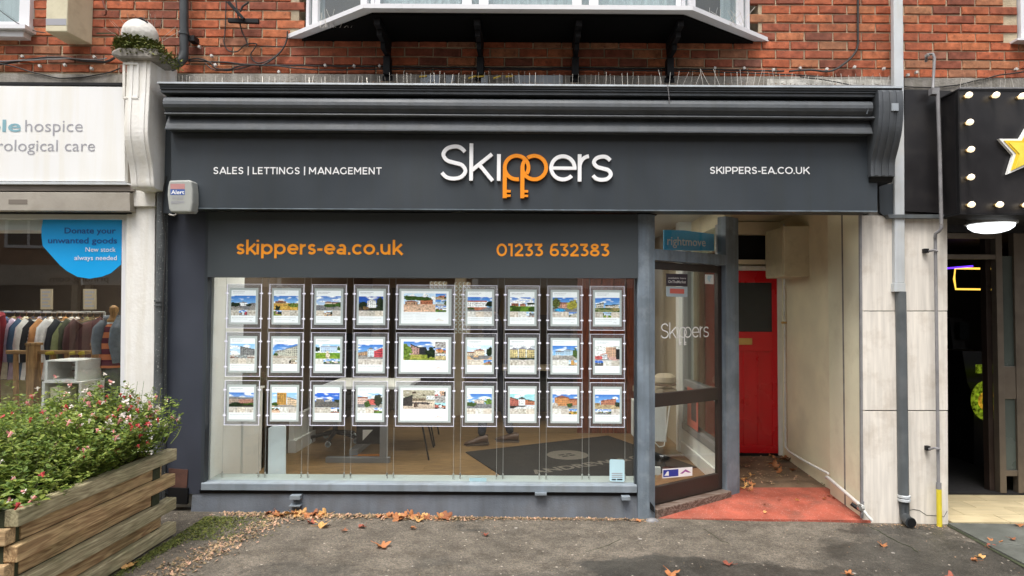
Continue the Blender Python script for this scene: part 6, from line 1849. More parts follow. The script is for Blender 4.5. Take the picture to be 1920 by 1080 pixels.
# pilaster with console and ball
pil = empty('white_pilaster', 'weathered white pilaster with scrolled console topped by a mossy stone ball', 'pilaster', (-3.1, -.13, 0))
MB().px([(238, 388), (290.5, 388), (287, 960), (232, 960)], -.13, .12).build('shaft', M['whiteold'], pil, bevel=.004)
MB().px([(249, 344), (291, 344), (291, 387), (247, 387)], -.16, .15).build('neck_block', M['whiteold'], pil, bevel=.004)
cpl = [(-.40, 100), (-.42, 112), (-.425, 165), (-.43, 190), (-.435, 225), (-.43, 255), (-.40, 285), (-.365, 310), (-.345, 330), (-.335, 346), (-.32, 352), (-.28, 356), (-.22, 358)]
cns = console('console', -3.045, -2.865, [(Y, Z(y, Y, 250)) for Y, y in cpl], M['whiteold'], pil, -.05, 2, .006)
mb = MB()   # recessed panel frame on the upper part
for a in ((230, 117, 259, 121), (230, 181, 259, 185)): mb.rect(*a, -.4335, .012)
for a in ((229.5, 121, 234, 181), (256, 121, 260, 181)): mb.rect(*a, -.4335, .012)
mb.build('console_panel', M['whiteold'], cns, bevel=.002)
MB().px([(208, 94), (222, 88), (290, 89), (300, 96), (298, 106), (284, 110), (224, 109), (206, 103)], -.47, .26).build('cap_slab', M['concrete'], pil, bevel=.02)
bc = P(263, 68, -.28); br = .128
b = MB(); pr = [(br * math.sin(math.radians(a)), -br * math.cos(math.radians(a))) for a in range(4, 178, 12)]
b.lathe([(max(.001, r), z) for r, z in pr], bc, 24)
b.build('ball', M['ballstone'], pil, True)
MB().tube([bc + Vector((-.02, -.04, .118)), bc + Vector((.04, -.06, .112)), bc + Vector((.085, -.05, .085))], [.008, .012, .006], 6).build('lead_strip', M['black'], pil, True)
def tuft(name, centre_fn, n, size, m, parent, seed=1):
    r = random.Random(seed); b = MB()
    for _ in range(n):
        c = centre_fn(r); a = r.uniform(0, 6.28); t = r.uniform(-.9, .9)
        u = Vector((math.cos(a), math.sin(a), t)).normalized() * size * r.uniform(.5, 1.4)
        v = Vector((-math.sin(a), math.cos(a), r.uniform(-.4, .8))).normalized() * size * .3
        b.add([c, c + u * .5 + v, c + u, c + u * .5 - v], [(0, 1, 2, 3)])
    o = b.build(name, m, parent); o['kind'] = 'stuff'; return o
zslab = Z(90, -.47, 270)
def mc(r):
    if r.random() < .62:
        a = r.uniform(math.pi * .95, math.pi * 2.15); q = r.uniform(.10, .17)
        return bc + Vector((q * math.cos(a), q * math.sin(a), -.10 + r.uniform(-.05, .045)))
    x = r.uniform(-3.07, -2.74); y = r.uniform(-.49, -.2)
    dz = -max(0, x + 2.86) * .35
    return Vector((x, y, zslab + .0 + r.uniform(-.05, .05) + dz))
tuft('moss', mc, 4200, .026, M['moss'], pil, 5)
tag(empty('bird_spikes', 'fan of thin steel bird spikes around the mossy stone ball', 'bird spikes', tuple(bc)), group='bird spike strips')
spk0 = bpy.data.objects['bird_spikes']
mb = MB()
for k in range(16):
    a = random.uniform(-1.25, 1.25); b0 = bc + Vector((random.uniform(-.10, .12), .03, -.05))
    mb.tube([b0, b0 + Vector((math.sin(a) * .22, -.05, math.cos(a) * .22))], .0013, 4)
mb.build('spikes', M['spike'], spk0)
# charity shop interior
structure('charity_floor', M['oak'], (-8.2, .0, -.1, -3.02, 3.8, .08))
structure('charity_back_wall', mat('dim_shop_wall', (.075, .055, .04), .8, .3, 1.3), (-8.2, 3.7, 0, -3.02, 3.8, 2.75), (-8.2, .18, 0, -8.1, 3.7, 2.75))
structure('charity_ceiling', M['intback'], (-8.2, .18, 2.65, -3.02, 3.8, 2.75))
YG = 1.35
def garment_mesh(name, length, width, seed, sleeve=True):
    r = random.Random(seed); b = MB()
    rows = [(.0, .05, .035), (.03, .10, .05), (.07, .50, .065), (.14, .95, .07), (.3, .92, .065), (.5, .95, .06), (.75, 1.0, .06), (1.0, 1.06, .065)]
    n = 16; rings = []
    for t, w, d in rows:
        ring = []
        for k in range(n):
            a = k * 2 * math.pi / n
            f = 1 + .22 * t * math.sin(a * 4 + seed * 2) * (1 if t > .2 else .2)
            ring.append((d * math.sin(a) * f, width * .5 * w * math.cos(a), -t * length + .004 * math.sin(a * 3 + seed)))
        rings.append(ring)
    vs_ = [v for q in rings for v in q]
    fs = [(i * n + k, i * n + (k + 1) % n, (i + 1) * n + (k + 1) % n, (i + 1) * n + k) for i in range(len(rows) - 1) for k in range(n)]
    fs += [tuple(range(n - 1, -1, -1)), tuple((len(rows) - 1) * n + k for k in range(n))]
    b.add(vs_, fs)
    if sleeve:
        for s in (-1, 1):
            b.tube([(0, s * width * .38, -.08 * length), (-.02, s * width * .50, -.2 * length), (-.04, s * width * .54, -.45 * length), (-.05, s * width * .52, -.72 * length)], [.065, .062, .052, .045], 10)
    me = b.mesh(name, None, True); return me
gm = [garment_mesh('cloth', .62, .46, s) for s in range(4)]
gm_long = garment_mesh('cloth', .95, .46, 9)
rail_z = P(100, 585, YG).z
rack = empty('clothes_rail', 'steel clothes rail packed with garments inside the charity shop window', 'clothes rail', (P(100, 700, YG).x, YG, .08))
xa, xb = P(-60, 590, YG).x, P(196, 590, YG).x
MB().tube([(xa, YG, rail_z), (xb, YG, rail_z)], .012, 8).build('rail', M['chrome'], rack, True)
for x_ in (xa, xb):
    MB().tube([(x_, YG, .08), (x_, YG, rail_z)], .012, 8).build('upright', M['chrome'], rack, True)
GC = [(5, '#2d5f8f', 'bright blue jacket', 0), (22, '#9a9a70', 'khaki green jumper', 1), (32, '#6b2a4a', 'plum coat', 2), (44, '#c9bfa8', 'cream cardigan', 0), (58, '#26304a', 'navy patterned blouse', 3), (70, '#b0a3b8', 'pale lilac jacket', 1),
      (80, '#35506b', 'slate blue shirt', 2), (91, '#c4c8c0', 'pale grey coat', 3), (101, '#1a1a1e', 'black jacket', 0), (109, '#dcdcd8', 'black and white striped top', 1), (118, '#a9794b', 'tan suede jacket', 2),
      (130, '#d8dcdc', 'white fluffy jumper', 3), (141, '#c9c4cf', 'pale grey lilac cardigan', 0), (150, '#20242a', 'charcoal coat', 1), (159, '#6f7650', 'olive jacket', 2), (170, '#3c3f2e', 'dark green parka', 3), (182, '#3d2020', 'dark maroon coat', 1)]
for i, (gx_, colr, nm, k) in enumerate(GC):
    w = P(gx_ + 4, 597, YG)
    r_ = empty('garment', nm + ' hanging on the charity shop clothes rail', 'garment', (w.x, YG, rail_z - .05), 'garments on the clothes rail')
    r_.rotation_euler = (0, 0, math.radians(random.uniform(-46, -30)))
    me = (gm_long if i in (1, 14) else gm[k]).copy()
    gmt = mat('cloth_' + nm.replace(' ', '_'), tuple(min(.85, c * 1.5 + .01) for c in lin(colr)), .9, .25, 14, .3, 60)
    if 'striped' in nm:
        N, L = gmt.node_tree.nodes, gmt.node_tree.links
        wv = N.new('ShaderNodeTexWave'); wv.bands_direction = 'Z'; wv.inputs['Scale'].default_value = 9
        ge = N.new('ShaderNodeNewGeometry'); L.new(ge.outputs['Position'], wv.inputs[0])
        rp = N.new('ShaderNodeValToRGB'); rp.color_ramp.interpolation = 'CONSTANT'; rp.color_ramp.elements[1].position = .5
        rp.color_ramp.elements[0].color = (.02, .02, .02, 1); rp.color_ramp.elements[1].color = (.7, .7, .68, 1)
        L.new(wv.outputs[1], rp.inputs[0]); L.new(rp.outputs[0], N['Principled BSDF'].inputs['Base Color'])
    me.materials.clear(); me.materials.append(gmt)
    o = bpy.data.objects.new('cloth', me); COL.objects.link(o); o.parent = r_
    h = MB().tube([(0, 0, .06), (0, .01, .03), (0, 0, 0)], .003, 5); h.tube([(0, -.17, -.05), (0, 0, .0), (0, .17, -.05)], .004, 5)
    o = h.build('hanger', M['wood_new'], r_, True, local=True)
# red garment at the far left
w = P(-34, 575, .9)
r_ = empty('garment', 'long dark red dress on a wooden hanger at the left edge of the charity window', 'garment', tuple(w))
me = gm_long.copy(); me.materials.append(mat('cloth_dark_red', (.20, .012, .02), .85, .3, 10)); o = bpy.data.objects.new('cloth', me); COL.objects.link(o); o.parent = r_
MB().tube([(-.18, 0, -.03), (0, 0, .02), (.14, 0, -.02)], .012, 6).build('hanger', M['wood_new'], r_, True, local=True)
# dark folded clothes below the rail and timber rail fence
def timber(name, lab, cat, x0, y0, x1, y1, Y, dp_, m='wood_new', cap=None, group=None):
    o = MB().rect(x0, y0, x1, y1, Y, dp_).build(name, M[m], None, bevel=.004)
    return tag(o, lab, cat, group)
fn = empty('timber_fence', 'tan timber display fence with square posts and rails inside the charity window', 'fence', (P(120, 780, .8).x, .8, .08))
for x0, x1 in ((48, 63), (170, 184)):
    p = MB().rect(x0, 647, x1, 800, .75, .09).build('post', M['wood_new'], fn, bevel=.004)
    MB().rect(x0 - 2, 643, x1 + 2, 648, .74, .11).build('post_cap', M['wood_new'], p, bevel=.004)
wr = wood_mat('tan_timber_rail', (.42, .25, .10), (.30, .17, .07), 'X', .12)
MB().rect(10, 657, 192, 664, .80, .04).build('rail', wr, fn, bevel=.003)
MB().rect(10, 760, 192, 768, .80, .04).build('rail', wr, fn, bevel=.003)
for x0 in (24, 66, 94, 120, 148):
    MB().rect(x0, 664, x0 + 7, 800, .82, .03).build('picket', M['wood_new'], fn, bevel=.003)
mst = mat('mustard_cloth', (.45, .34, .03), .9, .2, 10)
for i, (x0, x1) in enumerate(((84, 100), (129, 139), (146, 157))):
    o = MB().px([(x0, 660), (x1, 658), (x1 + 1, 665), (x0 - 1, 666)], .79, .06).build('folded_cloth', mst, None, bevel=.01)
    tag(o, 'mustard yellow folded cloth draped on the fence rail, %s of three' % ('leftmost', 'middle', 'rightmost')[i], 'cloth', 'mustard cloths on the fence rail')
# crates
def crate(lab, x0, y0, x1, y1, xr, yr, Y, loc):
    """front face x0..x1, y0..y1 ; its right side runs back to pixel column xr"""
    root = empty('crate', lab, 'crate', loc)
    a, b = P(x0, y1, Y), P(x1, y0, Y)
    dpt = .30; t = .012
    m = M['crate']
    W_ = b.x - a.x
    for nm, bx in (('top_board', (a.x, Y, b.z - t, b.x, Y + dpt, b.z)), ('bottom_board', (a.x, Y, a.z, b.x, Y + dpt, a.z + t)), ('end_board', (a.x, Y, a.z + t, a.x + t * 2, Y + dpt, b.z - t)), ('end_board', (b.x - t * 2, Y, a.z + t, b.x, Y + dpt, b.z - t))):
        simple(nm, root, m, bx, bevel=.002)
    hh = (b.z - a.z - 2 * t)
    for k in range(3):
        z0 = a.z + t + hh * (k / 3) + .005
        simple('slat', root, m, (a.x + t * 2, Y + dpt - .01, z0, b.x - t * 2, Y + dpt, z0 + hh / 3 - .012))
    simple('batten', root, m, (a.x + W_ * .28, Y + dpt - .02, a.z + t, a.x + W_ * .36, Y + dpt - .011, b.z - t), (a.x + W_ * .70, Y + dpt - .02, a.z + t, a.x + W_ * .78, Y + dpt - .011, b.z - t))
    return root
crate('white washed wooden crate, topmost of the two stacked in the charity window', 83, 676, 146, 715, 178, 712, .32, tuple(P(115, 715, .32)))
crate('larger white washed crate, lower of the two stacked in the charity window', 76, 716, 153, 800, 187, 790, .30, tuple(P(115, 800, .3)))
crate('white washed crate standing sideways behind the stacked pair', 148, 675, 176, 780, 187, 790, .64, tuple(P(160, 780, .64)))
o = MB().lathe([(.001, 0), (.085, .0), (.095, .12), (.10, .24), (.001, .24)], P(118, 775, .42), 18).build('cream_tin', M['creambox'], None, True)
tag(o, 'round cream tin inside the lower white crate', 'tin')
# mannequin
mn = empty('mannequin', 'mannequin in grey jacket and orange maroon striped top at the charity window edge', 'mannequin', tuple(P(212, 800, .75)))
Ymn = .72
c = P(215, 600, Ymn)
MB().lathe([(.05, -.02), (.055, .02), (.035, .045), (.028, .075), (.040, .105), (.036, .135), (.012, .155)], c + Vector((-.01, 0, -.02)), 16).build('wooden_neck', wood_mat('turned_wood', (.50, .28, .10), (.4, .2, .07), 'Z', .1), mn, True)
def torso(name, rows, m, n=20, amp=.0):
    b = MB(); rings = []
    for (px0, px1, py, dpt) in rows:
        a, e = P(px0, py, Ymn), P(px1, py, Ymn)
        cx, rx = (a.x + e.x) / 2, (e.x - a.x) / 2
        rings.append([(cx + rx * math.cos(k * 2 * math.pi / n) * (1 + amp * math.sin(k * 5)), Ymn + dpt * math.sin(k * 2 * math.pi / n) * (1 + amp * math.sin(k * 3 + py)), a.z) for k in range(n)])
    vs_ = [v for q in rings for v in q]
    fs = [(i * n + k, (i + 1) * n + k, (i + 1) * n + (k + 1) % n, i * n + (k + 1) % n) for i in range(len(rows) - 1) for k in range(n)]
    fs += [tuple(range(n)), tuple((len(rows) - 1) * n + k for k in reversed(range(n)))]
    b.add(vs_, fs); return b.build(name, m, mn, True)
strp = mat('orange_maroon_stripe', (.62, .20, .08), .9, .15, 10)
N, L = strp.node_tree.nodes, strp.node_tree.links
wv = N.new('ShaderNodeTexWave'); wv.bands_direction = 'Z'; wv.inputs['Scale'].default_value = 3.1; wv.inputs['Distortion'].default_value = .6
ge = N.new('ShaderNodeNewGeometry'); L.new(ge.outputs['Position'], wv.inputs[0])
rp = N.new('ShaderNodeValToRGB'); rp.color_ramp.elements[0].position = .45; rp.color_ramp.elements[1].position = .55
rp.color_ramp.elements[0].color = (.12, .02, .035, 1); rp.color_ramp.elements[1].color = (.62, .20, .08, 1)
L.new(wv.outputs[1], rp.inputs[0]); L.new(rp.outputs[0], N['Principled BSDF'].inputs['Base Color'])
torso('striped_top', [(203, 225, 605, .05), (192, 236, 614, .09), (190, 236, 640, .12), (191, 233, 670, .11), (189, 234, 688, .12)], strp, amp=.03)
torso('trousers', [(193, 232, 686, .10), (196, 226, 700, .10), (200, 224, 740, .08), (202, 222, 800, .06)], mat('grey_trousers', (.10, .10, .11), .9, .2, 20), amp=.03)
jk = mat('grey_wool_jacket', (.16, .175, .20), .95, .2, 25, .3, 150)
ax = lambda x, y, d: P(x, y, Ymn + d)
MB().tube([ax(196, 606, -.03), ax(186, 618, -.08), ax(182, 640, -.10), ax(183, 664, -.10)], [.045, .055, .05, .04], 12).build('jacket_sleeve', jk, mn, True)
MB().tube([ax(226, 600, -.05), ax(219, 618, -.13), ax(215, 645, -.14), ax(219, 680, -.12)], [.04, .055, .05, .035], 12).build('jacket_sleeve', jk, mn, True)
MB().tube([ax(196, 602, .0), ax(210, 599, .03), ax(228, 600, .02)], [.05, .045, .05], 12).build('jacket_shoulder', jk, mn, True)
MB().px([(220, 600), (240, 598), (240, 690), (224, 684), (214, 640)], Ymn - .06, .03).build('jacket_front', jk, mn, bevel=.01)
MB().lathe([(.058, -.012), (.062, .0), (.05, .014)], c + Vector((-.01, 0, -.03)), 16).build('collar', M['intwhite'], mn, True)
# narrow notice boards hanging at the back
for i, (x0, x1, lab) in enumerate(((76, 97, 'narrow printed notice board on the left inside the charity window'), (156, 179, 'narrow printed notice board on the right inside the charity window'))):
    r_ = empty('notice_board', lab, 'notice', tuple(P((x0 + x1) / 2, 580, 2.2)))
    MB().rect(x0, 542, x1, 580, 2.2, .02).build('board', M['intwall'], r_)
    mb = MB()
    for k in range(5): mb.rect(x0 + 3, 546 + k * 6.5, x1 - 3 - (k % 2) * 4, 549.5 + k * 6.5, 2.195, .003)
    mb.build('print_block', M['texgrey'], r_)

# ------------------------------------------------------------------ pipes and boxes on the wall at the left
dp2 = empty('downpipe', 'black round downpipe on the brick wall bending behind the white pilaster', 'downpipe', tuple(P(345, 100, -.08)))
MB().tube([P(345, -60, -.10), P(345, 100, -.10)], .034, 16).build('pipe', M['blackmetal'], dp2, True)
MB().tube([P(345, 60, -.10), P(345, 66, -.10)], .040, 16).build('collar', M['blackmetal'], dp2, True)
MB().tube([P(345, 98, -.10), P(344, 108, -.10), P(336, 116, -.11), P(322, 124, -.13), P(308, 130, -.15)], [.036, .040, .040, .038, .036], 14).build('elbow', M['blackmetal'], dp2, True)
MB().rect(352, 66, 364, 76, -.09, .08).build('wall_bracket', M['black'], dp2)
dp3 = empty('downpipe', 'dark grey painted downpipe with peeling flecks between white pilaster and charcoal shopfront', 'downpipe', tuple(P(302, 940, -.15)))
MB().tube([P(305, 128, -.17), P(304, 240, -.17), P(304, 350, -.17), P(301, 560, -.17), P(297, 740, -.17), P(294, 940, -.17)], .036, 14).build('pipe', M['darkpipe'], dp3, True)
MB().tube([P(300.5, 562, -.17), P(300.5, 566, -.17)], .044, 14).build('clip', M['darkpipe'], dp3, True)
MB().tube([P(300.5, 571, -.17), P(300.5, 574, -.17)], .044, 14).build('clip', M['darkpipe'], dp3, True)
MB().tube([P(312, 330, -.20), P(308, 350, -.215), P(305, 372, -.215), P(304, 400, -.215), P(307, 425, -.215), P(311, 440, -.20), P(310, 480, -.205), P(306, 560, -.205), P(303, 700, -.205)], .006, 6).build('flat_cable', M['cable'], dp3, True)
structure('recess_backing', M['darkpipe'], (P(290, 500, -.08).x, -.08, -.1, P(316, 500, -.08).x + .02, -.02, 3.3))
ub = empty('junction_box', 'pale yellow enamel box with dark band fixed to the brick wall at upper left', 'box', tuple(P(120, 60, -.2)))
Yb_ = -.26
a, b = P(85, 59, Yb_), P(128, -30, Yb_)
mb = MB(); z0, z1 = a.z, b.z
mb.prism([(a.x, Yb_, z0), (b.x, Yb_, z0), (b.x + .03, -.011, z0 + .0), (a.x - .0, -.011, z0 + .0)], (0, 0, z1 - z0)); mb.build('box_body', M['creambox'], ub, bevel=.006)
MB().rect(86, 35, 124, 47, Yb_ - .002, .003).build('dark_band', M['texgrey'], ub)
# rusty hook, burnt air slot
o = MB().tube([P(187, -20, -.03), P(194, 6, -.05), P(199, 20, -.06), P(199, 26, -.05), P(196, 29, -.03)], .007, 6).build('iron_hook', mat('rusty_iron', (.13, .04, .025), .8, .3, 20), None, True)
tag(o, 'rusty iron rod with hooked end against the bricks at upper left', 'hook')
av = MB().rect(177, 61, 217, 65, -.012, .01).build('wall_slot', M['gap'], building)
# iron bracket at the upper left of the bay
ib = empty('iron_bracket', 'black angled iron bracket with tangled cables left of the bay window', 'bracket', tuple(P(440, 38, -.1)))
mb = MB(); mb.px([(424, 4), (430, 1), (458, 33), (454, 37)], -.16, .03); mb.px([(427, 33), (484, 35), (484, 43), (427, 41)], -.12, .03); mb.build('arm', M['black'], ib, bevel=.003)
MB().tube([P(442, 0, -.1), P(446, 30, -.1), P(454, 60, -.08), P(461, 74, -.07), P(466, 88, -.06)], .006, 6).build('cable', M['cable'], ib, True)
MB().tube([P(466, 4, -.1), P(455, 12, -.11), P(450, 22, -.11)], .008, 6).build('cable_end', M['cable'], ib, True)

# ------------------------------------------------------------------ cables and bird spikes
def cable(lab, pts, r=.006, Y=-.035, m='cable', sag=True):
    q = cr_spline(pts, 8)
    q = [(x + 0, y + .35 * math.sin(x * .13) * (1 if sag else 0)) for x, y in q]
    o = MB().tube([P(x, y, Y) for x, y in q], r, 6).build('cable', M[m], None, True)
    return tag(o, lab, 'cable')
cable('thick black cable bundle running over the hospice sign to the stone ball', [(-40, 122), (0, 120), (60, 111), (110, 108), (150, 113), (195, 116), (215, 108)], .010)
cable('black cable drooping low over the hospice sign board', [(-40, 116), (10, 121), (60, 135), (110, 146), (150, 145), (195, 138), (226, 128)], .005, -.06)
cable('pale cable crossing above the hospice sign', [(-40, 118), (0, 115), (50, 113), (130, 110), (180, 112), (200, 109)], .005, -.05, 'conduit')
cable('black cable slanting from the white window down to the yellow box', [(-20, 5), (10, 27), (40, 48), (70, 59), (86, 62)], .004, -.05)
cable('long black cable running along the brick foot under the bay window', [(352, 114), (420, 117), (480, 122), (560, 123), (640, 124), (720, 125), (800, 126), (900, 127), (1000, 128), (1080, 127), (1160, 128), (1260, 129), (1360, 131), (1440, 133), (1470, 133)], .007, -.03)
cable('second black cable sagging along the brick foot left of the bay', [(384, 118), (400, 130), (425, 133), (460, 126), (480, 122), (520, 124), (600, 131), (680, 130), (740, 130), (900, 131), (1080, 131), (1300, 134), (1500, 141), (1560, 148), (1590, 158)], .005, -.045)
cable('black loop of cable curling up the bricks left of the bay window', [(424, 2), (422, 60), (420, 80), (428, 95), (445, 96), (460, 84), (480, 82), (478, 90), (470, 104), (482, 118), (510, 110), (530, 92), (538, 75), (539, 58)], .005, -.03)
cable('black cable hanging from the bay sill end to the cable run', [(539, 60), (536, 80), (524, 100), (505, 115), (486, 124)], .006, -.04)
cable('thick black cable dropping down the bricks right of the bay and curving left', [(1608.5, -40), (1608.5, 50), (1608, 85), (1600, 103), (1585, 118), (1568, 129), (1548, 134), (1515, 131), (1480, 134)], .009, -.035)
cable('thin dark cable looping across bricks right of the iron bracket', [(484, 88), (500, 86), (520, 88), (534, 87)], .004, -.03)
cable('thin cable drooping over the white ledge above the corbel', [(1500, 144), (1530, 148), (1560, 152), (1582, 157), (1600, 160)], .004, -.07)
cable('black cable rising to the right above the marquee sign', [(1696, 162), (1740, 164), (1790, 160), (1840, 149), (1880, 140), (1930, 134), (1990, 128)], .005, -.06)
cable('tangled black cable knot by the downpipe elbow', [(352, 112), (370, 110), (392, 116), (405, 128), (430, 130), (450, 123), (478, 122)], .006, -.05)
ordw = ['first', 'second', 'third', 'fourth', 'fifth', 'sixth', 'seventh', 'eighth']
for zone, pts_ in (('above the hospice sign', [(42, 106), (75, 124), (122, 122), (172, 129), (177, 107)]), ('between downpipe and bay window', [(374, 88), (397, 105), (404, 122), (523, 135), (610, 123), (664, 124), (712, 124)]),
                   ('right of the bay window', [(1340, 128), (1395, 128), (1450, 131), (1500, 128), (1550, 130), (1602, 126), (1657, 129)]), ('right of the pale downpipe', [(1702, 141), (1718, 136), (1905, 130)])):
    for i, (x, y) in enumerate(pts_):
        o = MB().box(-.010, -.012, -.011, .010, .012, .011).build('cable_clip', M['clipgrey'], None, bevel=.003)
        o.location = P(x, y, -.035); o.rotation_euler = (0, random.uniform(-.6, .6), 0)
        tag(o, 'pale cable clip on the bricks %s, %s from the left' % (zone, ordw[i]), 'cable clip', 'cable clips on the brickwork')
def spikes(lab, x0, x1, y0, y1, Y, step, tilt=.06, base=True):
    r_ = empty('bird_spikes', lab, 'bird spikes', tuple(P(x0, y1, Y)), 'bird spike strips')
    mb = MB(); x = x0
    while x < x1:
        h = y1 - (y1 - y0) * random.uniform(.7, 1.05)
        t = random.gauss(0, tilt) * (y1 - h)
        mb.tube([P(x, y1, Y), P(x + t, h, Y - random.uniform(-.02, .03))], .0016, 4)
        x += step * random.uniform(.6, 1.4)
    o = mb.build('spikes', M['spike'], r_); o['kind'] = 'stuff'
    if base: MB().rect(x0, y1 - 1, x1, y1 + 2, Y, .03).build('base_strip', M['conduit'], r_)
sl = lambda x: .005 * (x - 990)
spikes('short bird spikes on the ledge over the left half of the cornice', 330, 730, 141, 157 , -.30, 9)
spikes('tall bird spikes on the cornice under the bay window centre', 731, 1010, 133, 158.5, -.34, 10)
spikes('bird spikes on the cornice right of centre under the bay', 1012, 1240, 136, 160, -.34, 10.5, .05)
spikes('leaning bird spikes on the cornice right of the bay', 1242, 1460, 130, 161, -.34, 11, .22)
spikes('bird spikes on the white ledge by the grey downpipe', 1462, 1672, 137, 160, -.30, 10, .2)
spikes('bird spikes along the ledge over the marquee sign', 1800, 1935, 146, 164, -.20, 8, .15)
spikes('bent bird spikes standing on the sill of the bay, left side', 600, 660, 18, 52, -.30, 6, .9, False)
spikes('bent bird spikes standing on the sill of the bay, right side', 1330, 1400, 14, 48, -.30, 6, .9, False)
# debris behind spikes
lt = MB(); r = random.Random(4)
for _ in range(500):
    x = r.uniform(335, 1650); p = P(x, 158.5 + sl(x) - r.uniform(0, 3), -.25)
    a = r.uniform(0, 3); s = r.uniform(.004, .014)
    lt.add([p, p + Vector((s * math.cos(a), -.005, s * .5)), p + Vector((s, 0, s * math.sin(a)))], [(0, 1, 2)])
o = lt.build('gutter_litter', M['litter'], None); tag(o, 'dry twigs and leaf scraps caught along the top of the cornice', 'litter', kind='stuff')
# grey timber sections and yellow netting pieces seen behind the spikes
for i, (x0, x1) in enumerate(((788, 824), (836, 852), (902, 915), (965, 1055))):
    o = MB().rect(x0, 141, x1, 158, -.075, .02).build('cover_plate', M['lead'], None); tag(o, 'grey metal cover plate behind the bird spikes, number %s from the left' % ('first', 'second', 'third', 'last')[i] if False else ('narrow' if x1 - x0 < 20 else 'wide') + ' grey metal cover plate behind the spikes ' + ('under the left end of the bay', 'just left of the bay centre', 'just right of a bay bracket', 'below the right bay bracket')[i], 'cover plate')
ym = mat('yellow_tape', (.62, .42, .04), .5)
for i, x0 in enumerate((786, 878, 894, 925, 948)):
    o = MB().px([(x0, 142 + i % 2 * 3), (x0 + 14, 141), (x0 + 14, 143.5), (x0, 145 + i % 2 * 3)], -.085, .008).build('tape_scrap', ym, None); tag(o, 'yellow tape scrap behind the spikes under the bay, %s from the left' % ordw[(786, 878, 894, 925, 948).index(x0)], 'tape', 'yellow tape scraps behind the spikes')

# ------------------------------------------------------------------ timber planter
pl = empty('timber_planter', 'weathered timber plank planter with mossy joints, overflowing with a flowering bush', 'planter', (-3.2, -1.3, 0))
xR_, yN, yF = -2.50, -2.06, -.76
H_ = .595; NL = 7; lh = H_ / NL
z00 = gz(-2.5) + .01
for k in range(NL):
    z0 = z00 + k * lh; z1 = z0 + lh - .005
    proud = k % 2 == 0
    top = k == NL - 1
    xo = xR_ + (.035 if proud else -.004) + random.uniform(-.004, .006)
    yf = yF + (.10 if proud else -.03) + random.uniform(-.02, .02)
    yn = yN + (-.0 if proud else .07)
    b = MB(); b.box(xo - .07, yn + .02 * 0, z0, xo, yf, z1)
    b.build('side_plank', M['plank_yg'] if (proud and k in (0, 2)) or top else M['plank_y'], pl, bevel=.005)
    # front planks run to the left
    xf = xR_ + (-.05 if proud else .03)
    yo = yN + (.0 if not proud else .01) - .02
    b = MB(); b.box(-4.6, yo - .01, z0 + .003, xf - .03, yo + .055, z1)
    b.build('front_plank', M['plank_x'], pl, bevel=.005)
    b = MB(); b.box(-4.6, yF - .07, z0, xR_ - .08, yF - .01, z1)
    b.build('back_plank', M['plank_x'], pl, bevel=.005)
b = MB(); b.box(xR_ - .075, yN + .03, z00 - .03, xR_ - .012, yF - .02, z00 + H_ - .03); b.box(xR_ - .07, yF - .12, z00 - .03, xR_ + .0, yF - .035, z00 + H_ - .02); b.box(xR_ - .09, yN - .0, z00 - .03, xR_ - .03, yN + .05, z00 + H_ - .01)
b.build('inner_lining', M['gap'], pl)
simple('soil', pl, M['soil'], (-4.6, yN + .04, z00 + .2, xR_ - .07, yF - .06, z00 + H_ - .09))

# flowering bush (salvia)
bush = empty('flowering_bush', 'dense green salvia bush with small red, pink and white flowers filling the planter', 'bush', (-3.2, -1.3, z00 + H_ - .09))
rng = random.Random(11)
zs0 = z00 + H_ - .10
lv, tips, stems = MB(), [], MB()
def add_leaf(b, p, d, up, L_, W_):
    d = d.normalized(); s = d.cross(up)
    s = s.normalized() if s.length > 1e-3 else Vector((1, 0, 0))
    n = s.cross(d)
    v = [p, p + d * L_ * .35 + s * W_ * .5 + n * W_ * .15, p + d * L_ * .75 + s * W_ * .38 + n * W_ * .12, p + d * L_ - n * W_ * .15, p + d * L_ * .75 - s * W_ * .38 + n * W_ * .12, p + d * L_ * .35 - s * W_ * .5 + n * W_ * .15, p + d * L_ * .55]
    b.add(v, [(0, 1, 6), (1, 2, 6), (2, 3, 6), (3, 4, 6), (4, 5, 6), (5, 0, 6)])
nst = 1900
